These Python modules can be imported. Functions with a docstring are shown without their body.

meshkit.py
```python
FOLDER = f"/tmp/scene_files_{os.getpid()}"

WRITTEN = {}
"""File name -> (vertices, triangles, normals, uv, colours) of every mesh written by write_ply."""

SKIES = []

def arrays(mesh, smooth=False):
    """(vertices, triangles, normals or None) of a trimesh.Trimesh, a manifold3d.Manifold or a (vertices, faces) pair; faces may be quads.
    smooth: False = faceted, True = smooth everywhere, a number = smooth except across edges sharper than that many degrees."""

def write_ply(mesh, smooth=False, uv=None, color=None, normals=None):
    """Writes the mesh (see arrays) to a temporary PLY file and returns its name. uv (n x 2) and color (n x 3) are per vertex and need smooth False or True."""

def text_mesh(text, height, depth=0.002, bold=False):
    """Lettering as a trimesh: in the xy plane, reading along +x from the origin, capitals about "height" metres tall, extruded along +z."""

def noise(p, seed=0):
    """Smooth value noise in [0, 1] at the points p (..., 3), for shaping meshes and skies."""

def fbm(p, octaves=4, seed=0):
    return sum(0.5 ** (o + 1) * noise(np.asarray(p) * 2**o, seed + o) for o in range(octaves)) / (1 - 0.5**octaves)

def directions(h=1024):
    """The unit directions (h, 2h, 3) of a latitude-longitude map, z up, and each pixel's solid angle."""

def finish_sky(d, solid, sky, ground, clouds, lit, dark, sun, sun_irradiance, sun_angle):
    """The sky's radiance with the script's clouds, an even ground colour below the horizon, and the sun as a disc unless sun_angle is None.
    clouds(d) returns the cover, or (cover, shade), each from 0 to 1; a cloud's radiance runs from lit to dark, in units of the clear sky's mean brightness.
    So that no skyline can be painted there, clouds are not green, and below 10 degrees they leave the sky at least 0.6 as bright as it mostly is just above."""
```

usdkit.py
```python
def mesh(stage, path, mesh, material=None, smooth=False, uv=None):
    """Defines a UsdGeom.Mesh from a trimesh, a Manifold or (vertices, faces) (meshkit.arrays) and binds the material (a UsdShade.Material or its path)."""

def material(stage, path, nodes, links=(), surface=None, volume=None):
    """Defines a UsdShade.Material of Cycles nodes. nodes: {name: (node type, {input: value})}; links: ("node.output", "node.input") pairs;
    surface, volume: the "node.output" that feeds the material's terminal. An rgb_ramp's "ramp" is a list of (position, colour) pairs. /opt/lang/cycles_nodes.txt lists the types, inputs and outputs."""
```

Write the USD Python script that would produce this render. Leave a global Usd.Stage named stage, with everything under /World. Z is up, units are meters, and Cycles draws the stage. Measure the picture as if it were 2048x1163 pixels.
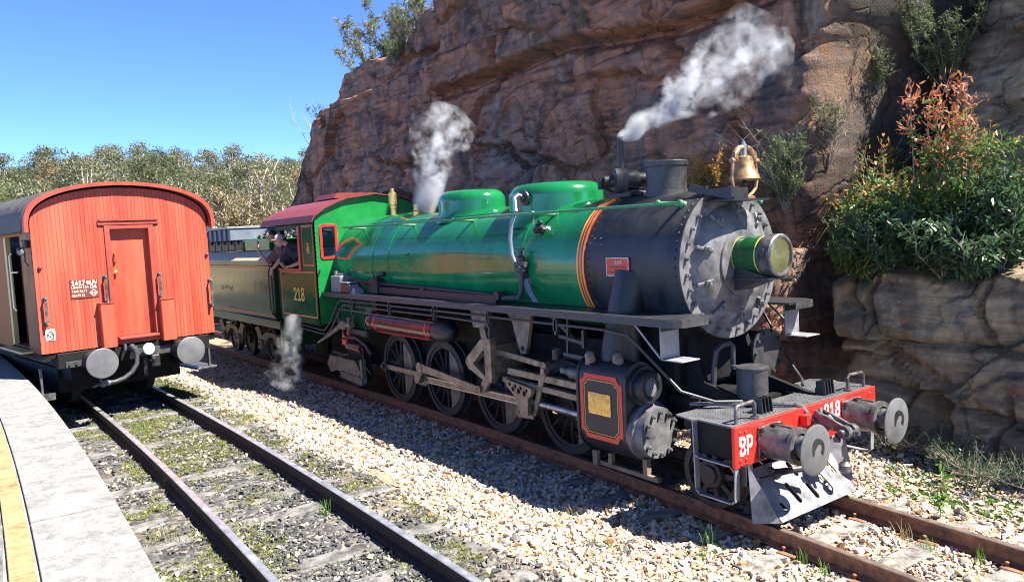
import math, random
import numpy as np, trimesh, manifold3d
import shapely, shapely.geometry as sg
from shapely import affinity
from scipy.spatial import ConvexHull
import usdkit, meshkit
from pxr import Usd, UsdGeom, UsdLux, UsdShade, Gf, Sdf, Vt

stage = Usd.Stage.CreateInMemory()
UsdGeom.SetStageUpAxis(stage, UsdGeom.Tokens.z)
UsdGeom.SetStageMetersPerUnit(stage, 1.0)
UsdGeom.Xform.Define(stage, '/World')
UsdGeom.Scope.Define(stage, '/World/Looks')
V = lambda *a: np.array(a, float)

# ---------------------------------------------------------------- camera, sky, sun, exposure
CAM = V(7.0835, -6.5767, 2.7299)
YAW, PITCH, ROLL, FPX = 2.5111, -.0759, -.0504, 1534.97
EXPOSURE = 2.08
SKY, SUN = .118, 1.25
SUNDIR = V(.60, .41, 1.0); SUNDIR /= np.linalg.norm(SUNDIR)
_f = V(math.cos(PITCH)*math.cos(YAW), math.cos(PITCH)*math.sin(YAW), math.sin(PITCH))
_r0 = V(math.sin(YAW), -math.cos(YAW), 0); _u0 = np.cross(_r0, _f)
_c, _s = math.cos(ROLL), math.sin(ROLL)
_r, _u = _c*_r0 + _s*_u0, -_s*_r0 + _c*_u0
cam = UsdGeom.Camera.Define(stage, '/World/camera')
cam.AddTransformOp().Set(Gf.Matrix4d(*_r, 0, *_u, 0, *(-_f), 0, *CAM, 1))
cam.CreateHorizontalApertureAttr(36.0); cam.CreateVerticalApertureAttr(36.0*581/1024)
cam.CreateFocalLengthAttr(36.0*FPX/2048); cam.CreateClippingRangeAttr(Gf.Vec2f(.05, 5000))
cam.CreateExposureAttr(EXPOSURE)

sky_mat = usdkit.material(stage, '/World/Looks/sky_air', {
    'sky': ('sky_texture', {'sky_type': 'single_scattering', 'sun_disc': False, 'sun_elevation': math.asin(SUNDIR[2]),
            'sun_rotation': math.atan2(SUNDIR[0], SUNDIR[1]), 'altitude': 900.0, 'air_density': .36, 'aerosol_density': 0.0, 'ozone_density': 10.0}),
    'bg': ('background_shader', {'strength': SKY})}, [('sky.color', 'bg.color')], surface='bg.background')
dome = UsdLux.DomeLight.Define(stage, '/World/sky')
UsdShade.MaterialBindingAPI.Apply(dome.GetPrim()).Bind(sky_mat)
sun = UsdLux.DistantLight.Define(stage, '/World/sun')
sun.CreateNormalizeAttr(True); sun.CreateIntensityAttr(SUN); sun.CreateAngleAttr(.5); sun.CreateColorAttr(Gf.Vec3f(1, .95, .86))
_z = SUNDIR; _x = np.cross(V(0, 0, 1), _z); _x /= np.linalg.norm(_x); _y = np.cross(_z, _x)
sun.AddTransformOp().Set(Gf.Matrix4d(*_x, 0, *_y, 0, *_z, 0, 0, 0, 50, 1))

# ---------------------------------------------------------------- naming, things and parts
_taken = {}
def numbered(parent, name):
    k = _taken.get((parent, name), -1) + 1
    _taken[(parent, name)] = k
    return f'{parent}/{name}' + (f'_{k:03d}' if k else '')

class T:
    def __init__(s, path, loc, rot=0.):
        s.path, s.loc, s.rot = path, np.array(loc, float), rot

def tagp(prim, label=None, cat=None, group=None, kind=None):
    for k, v in (('label', label), ('category', cat), ('group', group), ('kind', kind)):
        if v: prim.SetCustomDataByKey(k, v)

def thing(name, label, cat, loc=(0, 0, 0), group=None, kind=None, parent='/World'):
    p = numbered(parent, name)
    x = UsdGeom.Xform.Define(stage, p)
    x.AddTranslateOp().Set(Gf.Vec3d(*map(float, loc)))
    tagp(x.GetPrim(), label, cat, group, kind)
    return T(p, loc)

def copy_of(src, name, loc, rotz, scale, label, cat, group):
    p = numbered('/World', name)
    x = UsdGeom.Xform.Define(stage, p)
    x.AddTranslateOp().Set(Gf.Vec3d(*map(float, loc))); x.AddRotateZOp().Set(float(rotz))
    x.AddScaleOp().Set(Gf.Vec3f(*(scale if np.ndim(scale) else (scale,)*3)))
    tagp(x.GetPrim(), label, cat, group)
    x.GetPrim().GetReferences().AddInternalReference(src); x.GetPrim().SetInstanceable(True)
    return x

class MB:
    """Collects shapes into one mesh."""
    def __init__(s): s.v, s.f, s.n = [], [], 0
    def add(s, v, f):
        v, f = np.asarray(v, float), np.asarray(f, int)
        if f.shape[1] == 4: f = np.vstack([f[:, [0, 1, 2]], f[:, [0, 2, 3]]])
        s.v.append(v); s.f.append(f + s.n); s.n += len(v); return s
    def tm(s, m): return s.add(m.vertices, m.faces)
    def man(s, m):
        q = m.to_mesh(); return s.add(q.vert_properties[:, :3], q.tri_verts)
    def box(s, c, d, R=None, bev=0.0):
        d = np.array(d, float)/2
        if bev:
            b = min(bev, .45*2*d.min()); P = []
            for sx in (-1, 1):
                for sy in (-1, 1):
                    for sz in (-1, 1):
                        q = V(sx, sy, sz)*d
                        for k in range(3):
                            w = q - V(sx, sy, sz)*b; w[k] = q[k]; P.append(w)
            P = np.array(P); h = ConvexHull(P); f = h.simplices.copy()
            nn = np.cross(P[f[:, 1]]-P[f[:, 0]], P[f[:, 2]]-P[f[:, 0]])
            fl = (nn*h.equations[:, :3]).sum(1) < 0; f[fl] = f[fl][:, ::-1]
        else:
            P = np.array([(x, y, z) for x in (-1, 1) for y in (-1, 1) for z in (-1, 1)], float)*d
            f = np.array([(0, 1, 3, 2), (4, 6, 7, 5), (0, 4, 5, 1), (2, 3, 7, 6), (0, 2, 6, 4), (1, 5, 7, 3)])
        if R is not None: P = P @ np.asarray(R).T
        return s.add(P + np.array(c, float), f)
    def ab(s, lo, hi, bev=0.0):
        lo, hi = np.array(lo, float), np.array(hi, float)
        return s.box((lo+hi)/2, np.abs(hi-lo), None, bev)
    def beam(s, a, b, w, h, up=(0, 0, 1), bev=0.0):
        a, b = np.array(a, float), np.array(b, float); L = np.linalg.norm(b-a); x = (b-a)/L
        y = np.cross(np.array(up, float), x); y /= np.linalg.norm(y); z = np.cross(x, y)
        return s.box((a+b)/2, (L, w, h), np.c_[x, y, z], bev)
    def lathe(s, prof, o, ax=(0, 0, 1), n=24, ref=None, sq=(1, 1), caps=True):
        """prof: (distance along the axis, radius)"""
        ax = np.array(ax, float)/np.linalg.norm(ax)
        r = np.array(ref if ref is not None else ((1, 0, 0) if abs(ax[0]) < .9 else (0, 1, 0)), float)
        e1 = r - ax*(r@ax); e1 /= np.linalg.norm(e1); e2 = np.cross(ax, e1)
        a = np.linspace(0, 2*np.pi, n, endpoint=False); v, f = [], []
        for t, R in prof:
            v.append(np.array(o, float) + ax*t + R*(sq[0]*np.cos(a)[:, None]*e1 + sq[1]*np.sin(a)[:, None]*e2))
        v = np.vstack(v); m = len(prof)
        for i in range(m-1):
            for j in range(n):
                k = (j+1) % n
                f.append((i*n+j, i*n+k, (i+1)*n+k, (i+1)*n+j))
        f = [(a_, b_, c_) for q in f for (a_, b_, c_) in ((q[0], q[1], q[2]), (q[0], q[2], q[3]))]
        for i, fl in ((0, True), (m-1, False)):
            if caps and prof[i][1] > 1e-6:
                c = len(v); v = np.vstack([v, np.array(o, float)+ax*prof[i][0]])
                for j in range(n):
                    k = (j+1) % n
                    f.append((c, i*n+k, i*n+j) if fl else (c, i*n+j, i*n+k))
        return s.add(v, f)
    def cyl(s, a, b, r, r2=None, n=16):
        a, b = np.array(a, float), np.array(b, float)
        return s.lathe([(0, r), (np.linalg.norm(b-a), r if r2 is None else r2)], a, b-a, n)
    def tube(s, pts, r, n=8):
        P = np.array(pts, float); m = len(P)
        t = np.gradient(P, axis=0); t /= np.linalg.norm(t, axis=1)[:, None]
        e = np.cross(t[0], (0, 0, 1)) if abs(t[0][2]) < .9 else np.cross(t[0], (1, 0, 0)); e /= np.linalg.norm(e)
        a = np.linspace(0, 2*np.pi, n, endpoint=False); v = []
        rr = np.broadcast_to(r, m)
        for i in range(m):
            e = e - t[i]*(e@t[i]); e /= np.linalg.norm(e); g = np.cross(t[i], e)
            v.append(P[i] + rr[i]*(np.cos(a)[:, None]*e + np.sin(a)[:, None]*g))
        v = np.vstack(v + [P[:1], P[-1:]]); f = []
        for i in range(m-1):
            for j in range(n):
                k = (j+1) % n; f += [(i*n+j, (i+1)*n+k, i*n+k), (i*n+j, (i+1)*n+j, (i+1)*n+k)]
        for j in range(n):
            k = (j+1) % n; f += [(m*n, j, k), (m*n+1, (m-1)*n+k, (m-1)*n+j)]
        f = np.array(f)[:, ::-1]
        return s.add(v, f)
    def ball(s, c, r, sc=(1, 1, 1), sub=2):
        m = trimesh.creation.icosphere(sub, 1.0)
        return s.add(m.vertices*np.array(sc)*r + np.array(c, float), m.faces)
    def hull(s, P):
        P = np.array(P, float); h = ConvexHull(P); f = h.simplices.copy()
        nn = np.cross(P[f[:, 1]]-P[f[:, 0]], P[f[:, 2]]-P[f[:, 0]])
        fl = (nn*h.equations[:, :3]).sum(1) < 0; f[fl] = f[fl][:, ::-1]
        used = np.unique(f); mp = np.zeros(len(P), int); mp[used] = np.arange(len(used))
        return s.add(P[used], mp[f])
    def plate(s, poly, o, u, v, t):
        """Extrudes a 2-D shape that lies in the plane (u, v) by t along u x v."""
        u, v = np.array(u, float), np.array(v, float); w = np.cross(u, v)
        for g in getattr(poly, 'geoms', [poly]):
            if g.is_empty or g.area < 1e-9: continue
            m = trimesh.creation.extrude_polygon(g, t, engine='earcut')
            q = m.vertices
            s.add(np.array(o, float) + q[:, :1]*u + q[:, 1:2]*v + q[:, 2:3]*w, m.faces)
        return s
    def text(s, txt, h, o, u, v, t=.003, bold=True, width=None):
        m = meshkit.text_mesh(txt, h, t, bold); q = m.vertices.copy()
        if width: q[:, 0] *= width/q[:, 0].max()
        u, v = np.array(u, float), np.array(v, float); w = np.cross(u, v)
        return s.add(np.array(o, float) + q[:, :1]*u + q[:, 1:2]*v + q[:, 2:3]*w, m.faces)
    def mirror(s):
        m = MB(); m.v = [v*V(1, -1, 1) for v in s.v]; m.f = [f[:, ::-1] for f in s.f]; m.n = s.n; return m
    def both(s):
        m = s.mirror(); k = s.n
        s.v += m.v; s.f += [f + k for f in m.f]; s.n += m.n; return s

def part(parent, name, mb, mat, smooth=32, label=None, kind=None):
    p = numbered(parent.path, name)
    v, f = np.vstack(mb.v) - parent.loc, np.vstack(mb.f)
    m = usdkit.mesh(stage, p, trimesh.Trimesh(v, f, process=False), mat, smooth=smooth)
    tagp(m.GetPrim(), label, None, None, kind)
    return T(p, parent.loc)

def single(name, mb, mat, label=None, cat=None, group=None, kind=None, smooth=32, loc=None):
    """A thing or a piece of the setting that is one mesh."""
    p = numbered('/World', name)
    v, f = np.vstack(mb.v), np.vstack(mb.f)
    if loc is not None: v = v - np.array(loc, float)
    m = usdkit.mesh(stage, p, trimesh.Trimesh(v, f, process=False), mat, smooth=smooth)
    if loc is not None: m.AddTranslateOp().Set(Gf.Vec3d(*map(float, loc)))
    tagp(m.GetPrim(), label, cat, group, kind)
    return T(p, loc if loc is not None else (0, 0, 0))

def rrect(x0, y0, x1, y1, r=.02): return sg.box(x0+r, y0+r, x1-r, y1-r).buffer(r, 4)
def ring(poly, w): return poly.difference(poly.buffer(-w, join_style=2))
def notched(x0, y0, x1, y1, c):
    b = sg.box(x0, y0, x1, y1)
    for x in (x0, x1):
        for y in (y0, y1): b = b.difference(sg.Point(x, y).buffer(c, 6))
    return b

# ---------------------------------------------------------------- materials
def _chain(nodes, links, col, rough, var, scale, bump, bscale, metal, coat, col2, spec, streak, nr=.62):
    nodes['p'] = ('principled_bsdf', {'roughness': rough, 'metallic': metal, 'coat_weight': coat, 'coat_roughness': .04, 'specular_ior_level': spec, 'base_color': col})
    nodes['g'] = ('geometry', {})
    nodes['mp'] = ('mapping', {'scale': (1, 1, streak)})
    links.append(('g.position', 'mp.vector'))
    if var or col2:
        nodes['nz'] = ('noise_texture', {'scale': scale, 'detail': 8.0, 'roughness': nr})
        links.append(('mp.vector', 'nz.vector'))
        lo = tuple(max(c*(1-var), 0) for c in col); hi = tuple(min(c*(1+var), 1) for c in (col2 or col))
        nodes['rp'] = ('rgb_ramp', {'ramp': [(.32, lo), (.68, hi)]})
        links += [('nz.fac', 'rp.fac'), ('rp.color', 'p.base_color')]
        nodes['rr'] = ('map_range', {'clamp': True, 'from_min': .3, 'from_max': .7, 'to_min': max(rough*.8, .03), 'to_max': min(rough*1.25, 1)})
        links += [('nz.fac', 'rr.value'), ('rr.result', 'p.roughness')]
    if bump:
        nodes['nb'] = ('noise_texture', {'scale': bscale, 'detail': 4.0})
        nodes['bp'] = ('bump', {'strength': 1.0, 'distance': bump})
        links += [('mp.vector', 'nb.vector'), ('nb.fac', 'bp.height'), ('bp.normal', 'p.normal')]

def paint(name, col, rough=.45, var=.12, scale=5., bump=0., bscale=60., metal=0., coat=0., col2=None, spec=.5, streak=1., nr=.62):
    nodes, links = {}, []
    _chain(nodes, links, col, rough, var, scale, bump, bscale, metal, coat, col2, spec, streak, nr)
    return usdkit.material(stage, '/World/Looks/'+name, nodes, links, surface='p.BSDF')

M = {}
M['green'] = paint('gloss_green_paint', (.0055, .125, .038), .16, .25, 2.6, .0016, 3.2, coat=.4, streak=.5)
M['cabgreen'] = paint('cab_green_paint', (.004, .15, .028), .32, .12, 4., .0008, 12., coat=.2)
M['dkgreen'] = paint('dark_green_gloss', (.010, .055, .018), .12, .25, 4., .0016, 4., spec=.3)
M['black'] = paint('smokebox_black', (.009, .009, .0098), .46, .45, 4., .0015, 22., col2=(.021, .02, .02), spec=.5, streak=.4)
M['front'] = paint('smokebox_front_grey', (.06, .06, .062), .45, .35, 6., .0015, 30., col2=(.105, .103, .105), spec=.6)
M['blackmetal'] = paint('oily_black_iron', (.012, .012, .013), .45, .4, 9., .002, 40.)
M['chassis'] = paint('sooty_frame_black', (.004, .004, .004), .7, .4, 6., .002, 30., spec=.25)
M['deckgrey'] = paint('deck_grey_steel', (.085, .085, .09), .55, .25, 8., .0015, 60.)
M['boardtop'] = paint('running_board_steel', (.02, .02, .023), .4, .3, 6., .001, 50.)
M['steel'] = paint('worn_bright_steel', (.32, .31, .3), .34, .3, 14., .001, 60., metal=.85, col2=(.42, .41, .4))
M['buffer'] = paint('dark_buffer_steel', (.06, .057, .057), .42, .35, 12., .001, 40., metal=.5, col2=(.12, .115, .115))
M['face'] = paint('buffer_face_steel', (.10, .10, .103), .5, .15, 3., .001, 30., metal=.3, col2=(.13, .13, .132))
M['galv'] = paint('galvanised_steel', (.22, .22, .225), .5, .2, 10., .001, 60., metal=.3)
M['pilotsteel'] = paint('pilot_plate_steel', (.1, .1, .102), .48, .3, 7., .001, 40., metal=.25, col2=(.17, .17, .175))
M['rod'] = paint('oily_motion_steel', (.12, .085, .055), .42, .4, 8., .001, 40., metal=.4, col2=(.24, .18, .12))
M['tyre'] = paint('wheel_grey_grime', (.011, .0095, .008), .6, .4, 9., .002, 40., col2=(.028, .024, .02))
M['red'] = paint('signal_red_paint', (.62, .02, .014), .35, .1, 6.)
M['lining'] = paint('red_lining', (.5, .035, .025), .35, .1, 8.)
M['orange'] = paint('orange_lining', (.48, .09, .03), .35, .15, 8.)
M['gold'] = paint('gold_paint', (.62, .36, .05), .35, .1, 10.)
M['yellowline'] = paint('yellow_line', (.62, .55, .1), .35, .1, 10.)
M['brass'] = paint('polished_brass', (.72, .48, .16), .28, .15, 20., metal=.9)
M['bronze'] = paint('bell_bronze', (.17, .105, .05), .48, .3, 14., metal=.6, col2=(.27, .165, .085))
M['maroon'] = paint('maroon_paint', (.055, .010, .008), .25, .2, 6., .0008, 20., coat=.2)
M['roofred'] = paint('cab_roof_red', (.15, .028, .026), .45, .3, 4., .001, 20., spec=.3)
M['white'] = paint('white_paint', (.8, .8, .78), .5, .06, 12.)
M['cream'] = paint('cream_paint', (.46, .385, .235), .45, .15, 6., spec=.3)
M['tan'] = paint('grimy_tan_iron', (.1, .077, .052), .6, .35, 9., .002, 30., col2=(.17, .13, .09))
M['rubber'] = paint('black_rubber', (.03, .03, .033), .6, .3, 14.)
M['chrome'] = paint('plated_steel', (.62, .62, .64), .2, .15, 14., metal=.9)
M['railgreen'] = paint('handrail_green', (.03, .15, .06), .35, .2, 14., coat=.2)
M['greymetal'] = paint('grey_painted_iron', (.032, .03, .032), .5, .35, 14., .002, 40.)
M['coal'] = paint('coal', (.016, .016, .018), .55, .4, 30., .004, 40., col2=(.04, .04, .044))
M['hosebox'] = paint('grey_tool_metal', (.2, .2, .215), .45, .2, 12., metal=.3)
M['dark'] = paint('dark_interior', (.012, .01, .009), .8, .3, 6.)
M['bluegrey'] = paint('blue_grey_steel', (.11, .14, .18), .5, .15, 3.)
M['glassy'] = usdkit.material(stage, '/World/Looks/window_glass', {
    't': ('transparent_bsdf', {'color': (.75, .82, .8)}), 'g': ('glossy_bsdf', {'roughness': .03, 'color': (.9, .9, .9)}),
    'fr': ('fresnel', {'IOR': 1.6}), 'm': ('mix_closure', {})},
    [('fr.fac', 'm.fac'), ('t.BSDF', 'm.closure1'), ('g.BSDF', 'm.closure2')], surface='m.closure')
M['lens'] = usdkit.material(stage, '/World/Looks/lamp_lens', {
    't': ('transparent_bsdf', {'color': (.97, .96, .88)}), 'g': ('glossy_bsdf', {'roughness': .02, 'color': (.9, .9, .9)}),
    'fr': ('fresnel', {'IOR': 1.5}), 'm': ('mix_closure', {})},
    [('fr.fac', 'm.fac'), ('t.BSDF', 'm.closure1'), ('g.BSDF', 'm.closure2')], surface='m.closure')
M['mirror'] = paint('lamp_reflector', (.95, .86, .5), .35, .1, 30., metal=.25)
# carriage
M['carred'] = paint('carriage_red', (.33, .036, .016), .5, .22, 4., .0008, 40., col2=(.40, .06, .028), streak=.12)
M['carred_b'] = paint('carriage_red_faded', (.35, .042, .02), .55, .2, 4., .0008, 40., col2=(.41, .066, .033), streak=.12)
M['carred_c'] = paint('carriage_red_grimy', (.31, .034, .016), .5, .25, 4., .0008, 40., col2=(.37, .052, .026), streak=.12)
M['carred2'] = paint('carriage_red_trim', (.25, .036, .02), .5, .2, 5.)
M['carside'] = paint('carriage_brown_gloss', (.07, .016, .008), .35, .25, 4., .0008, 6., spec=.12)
M['varnish'] = paint('varnished_timber', (.24, .085, .025), .5, .35, 5., streak=.12, spec=.08)
M['canvas'] = paint('roof_canvas_black', (.018, .018, .018), .75, .45, 5., .008, 14., col2=(.06, .058, .056), nr=.75)
M['yellow'] = paint('cream_yellow_paint', (.42, .31, .11), .4, .12, 6.)
M['signbg'] = paint('sign_maroon', (.12, .02, .015), .5, .1, 6.)
M['signtx'] = paint('sign_cream_letters', (.78, .72, .52), .5, .05, 6.)
# persons
M['skin'] = paint('skin', (.45, .24, .17), .5, .1, 20.)
M['shirtblack'] = paint('black_shirt', (.012, .012, .016), .85, .2, 20.)
M['shirttan'] = paint('brown_pink_shirt', (.17, .10, .09), .9, .15, 20.)
M['hair'] = paint('dark_hair', (.02, .014, .01), .6, .3, 60.)
M['capgrey'] = paint('grey_cap', (.3, .29, .28), .85, .15, 30.)
M['trouser'] = paint('navy_trousers', (.02, .022, .04), .85, .2, 20.)
# track and ground
M['rust'] = paint('rusty_rail_side', (.11, .045, .022), .75, .45, 12., .002, 50., col2=(.2, .09, .045))
M['railtop'] = paint('rail_head_steel', (.5, .5, .52), .42, .2, 10., metal=.8)
M['railtop2'] = paint('rail_head_worn', (.22, .17, .14), .38, .3, 10., metal=.6)
M['raildark'] = paint('rail_side_brown', (.03, .018, .013), .75, .4, 12., .002, 50.)
M['sleeper'] = paint('weathered_sleeper', (.07, .062, .055), .85, .5, 7., .012, 40., col2=(.19, .175, .155))
M['sleeper2'] = paint('grey_sleeper', (.05, .047, .044), .85, .5, 7., .012, 40., col2=(.13, .125, .118))
M['slab'] = paint('platform_concrete', (.115, .112, .106), .85, .25, 7., .004, 60., col2=(.205, .202, .195), nr=.85)
M['tactile'] = paint('yellow_platform_line', (.15, .11, .055), .8, .3, 5., .003, 60., col2=(.28, .2, .09), nr=.8)
M['asphalt'] = paint('platform_asphalt', (.07, .07, .067), .9, .35, 8., .004, 120., col2=(.12, .12, .115))
M['pside'] = paint('platform_side', (.2, .19, .18), .9, .4, 3., .006, 30.)
# ---------------------------------------------------------------- ground, ballast, tracks, platform
_lt = np.polyfit([-14, -9, -5.6, -2.4, .3, 1.75, 2.8, 3.3, 4.35, 6], [-.16, -.05, -.015, -.035, -.08, -.175, -.26, -.29, -.385, -.53], 3)
def yloco(x): return np.polyval(_lt, np.clip(x, -14, 9)) - .01*np.clip(-14-np.asarray(x, float), 0, 200)**1.45
def yleft(x): x = np.asarray(x, float); return -4.235 - .5*.0068*(x+2.2)**2
ZL = .28
def yplat(x): x = np.asarray(x, float); return yleft(x) - 1.46
ZP = .9

def ground_z(x, y):
    x, y = np.asarray(x, float), np.asarray(y, float)
    d = y - yloco(x)
    z = np.interp(d, [-4.6, -3.05, -2.3, -1.35, 1.35, 2.2, 3.2], [.1, .1, -.02, -.185, -.185, -.16, .02])
    return z

def ground_noise(x, y):
    p = np.stack([x*2.2, y*2.2, np.zeros_like(x)], -1)
    return (meshkit.fbm(p, 4, 7)-.5)*.05 + (meshkit.noise(p*5, 3)-.5)*.018

gx = np.concatenate([np.arange(-70, -16, .6), np.arange(-16, -6, .14), np.arange(-6, 7.3, .07)])
gy = np.concatenate([np.arange(-9.5, -5.8, .5), np.arange(-5.8, 3.2, .07), np.arange(3.2, 5.0, .3)])
X, Y = np.meshgrid(gx, gy, indexing='ij')
Zg = ground_z(X, Y) + ground_noise(X, Y)
idx = np.arange(X.size).reshape(X.shape)
quads = np.stack([idx[:-1, :-1], idx[1:, :-1], idx[1:, 1:], idx[:-1, 1:]], -1).reshape(-1, 4)
groundmat = usdkit.material(stage, '/World/Looks/track_bed', {
    'g': ('geometry', {}), 'sx': ('separate_xyz', {}),
    'n1': ('noise_texture', {'scale': 1.1, 'detail': 5.0}), 'n2': ('noise_texture', {'scale': 3.5, 'detail': 6.0, 'roughness': .65}),
    'vo': ('voronoi_texture', {'scale': 24.0}), 've': ('voronoi_texture', {'scale': 24.0, 'feature': 'distance_to_edge'}),
    'sepc': ('separate_color', {}),
    # place: tan ballast right of the left track, dark cinders on and beside it
    'zoff': ('math', {'math_type': 'multiply_add', 'value2': 1.1, 'value3': -.55}), 'zz': ('math', {'math_type': 'add'}),
    'zr': ('map_range', {'clamp': True, 'from_min': -3.35, 'from_max': -2.85, 'to_min': 0.0, 'to_max': 1.0}),
    'tan': ('rgb_ramp', {'ramp': [(0, (.11, .08, .05)), (.35, (.24, .175, .11)), (.7, (.32, .25, .175)), (1, (.2, .13, .08))]}),
    'cin': ('rgb_ramp', {'ramp': [(0, (.025, .025, .027)), (.5, (.06, .06, .062)), (.8, (.11, .105, .1)), (1, (.2, .17, .13))]}),
    'mixz': ('mix', {}), 'pt': ('map_range', {'clamp': True, 'from_min': .56, 'from_max': .7, 'to_min': 0.0, 'to_max': .45}),
    'pat': ('rgb_ramp', {'ramp': [(0, (.11, .08, .045)), (.5, (.2, .15, .09)), (1, (.14, .115, .065))]}), 'mixp': ('mix', {}),
    'pm': ('math', {'math_type': 'multiply'}), 'inv': ('math', {'math_type': 'subtract', 'value1': 1.0}),
    'bh': ('math', {'math_type': 'multiply_add', 'value2': 1.0}), 'bp': ('bump', {'distance': .02, 'strength': .9}),
    'p': ('principled_bsdf', {'roughness': .9, 'specular_ior_level': .25})}, [
    ('g.position', 'sx.vector'), ('g.position', 'n1.vector'), ('g.position', 'n2.vector'), ('g.position', 'vo.vector'), ('g.position', 've.vector'),
    ('vo.color', 'sepc.color'), ('n1.fac', 'zoff.value1'), ('sx.y', 'zz.value1'), ('zoff.value', 'zz.value2'), ('zz.value', 'zr.value'),
    ('sepc.r', 'tan.fac'), ('sepc.g', 'cin.fac'), ('n1.fac', 'pt.value'), ('sepc.b', 'pat.fac'),
    ('zr.result', 'inv.value2'), ('pt.result', 'pm.value1'), ('inv.value', 'pm.value2'),
    ('zr.result', 'mixz.fac'), ('cin.color', 'mixz.color1'), ('tan.color', 'mixz.color2'),
    ('pm.value', 'mixp.fac'), ('mixz.color', 'mixp.color1'), ('pat.color', 'mixp.color2'),
    ('mixp.color', 'p.base_color'), ('ve.distance', 'bh.value1'), ('n2.fac', 'bh.value3'), ('bh.value', 'bp.height'), ('bp.normal', 'p.normal')], surface='p.BSDF')
mb = MB(); mb.add(np.stack([X, Y, Zg], -1).reshape(-1, 3), quads)
ballast = single('ballast', mb, groundmat, kind='structure', smooth=True)
# far ground: one sheet to the horizon, under everything
scrub = paint('dry_scrub_ground', (.16, .13, .08), .95, .4, .4, .01, 6., col2=(.25, .2, .13))
s = 2500.0
mb = MB(); mb.add([(-s, -s, -1.2), (s, -s, -1.2), (s, s, -1.2), (-s, s, -1.2)], [(0, 1, 2, 3)])
single('ground', mb, scrub, kind='structure', smooth=False)

def rail(mbh, mbs, xs, yc, side, z0):
    """One rail as head strip and body swept along the curve. side -1 near, +1 far."""
    prof_body = [(-.065, -.16), (-.065, -.148), (-.012, -.128), (-.009, -.045), (-.034, -.034), (-.0345, -.006), (.0345, -.006), (.034, -.034), (.009, -.045), (.012, -.128), (.065, -.148), (.065, -.16)]
    prof_head = [(-.0342, -.006), (-.028, -.0005), (0, 0), (.028, -.0005), (.0342, -.006)]
    y = yc(xs); t = np.gradient(y, xs); nrm = np.sqrt(1+t*t); nx, ny = -t/nrm, 1/nrm
    for mb, prof in ((mbs, prof_body), (mbh, prof_head)):
        v = []
        for (u, w) in prof:
            o = side*(.5335+.0345)+u
            v.append(np.c_[xs+nx*o, y+ny*o, np.full_like(xs, z0+w)])
        v = np.stack(v, 1); m, k = v.shape[:2]; id_ = np.arange(m*k).reshape(m, k)
        f = []
        for j in range(k-1):
            f.append(np.stack([id_[:-1, j], id_[:-1, j+1], id_[1:, j+1], id_[1:, j]], -1))
        f = np.vstack(f)[:, ::-1]
        mb.add(v.reshape(-1, 3), f)

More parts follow.
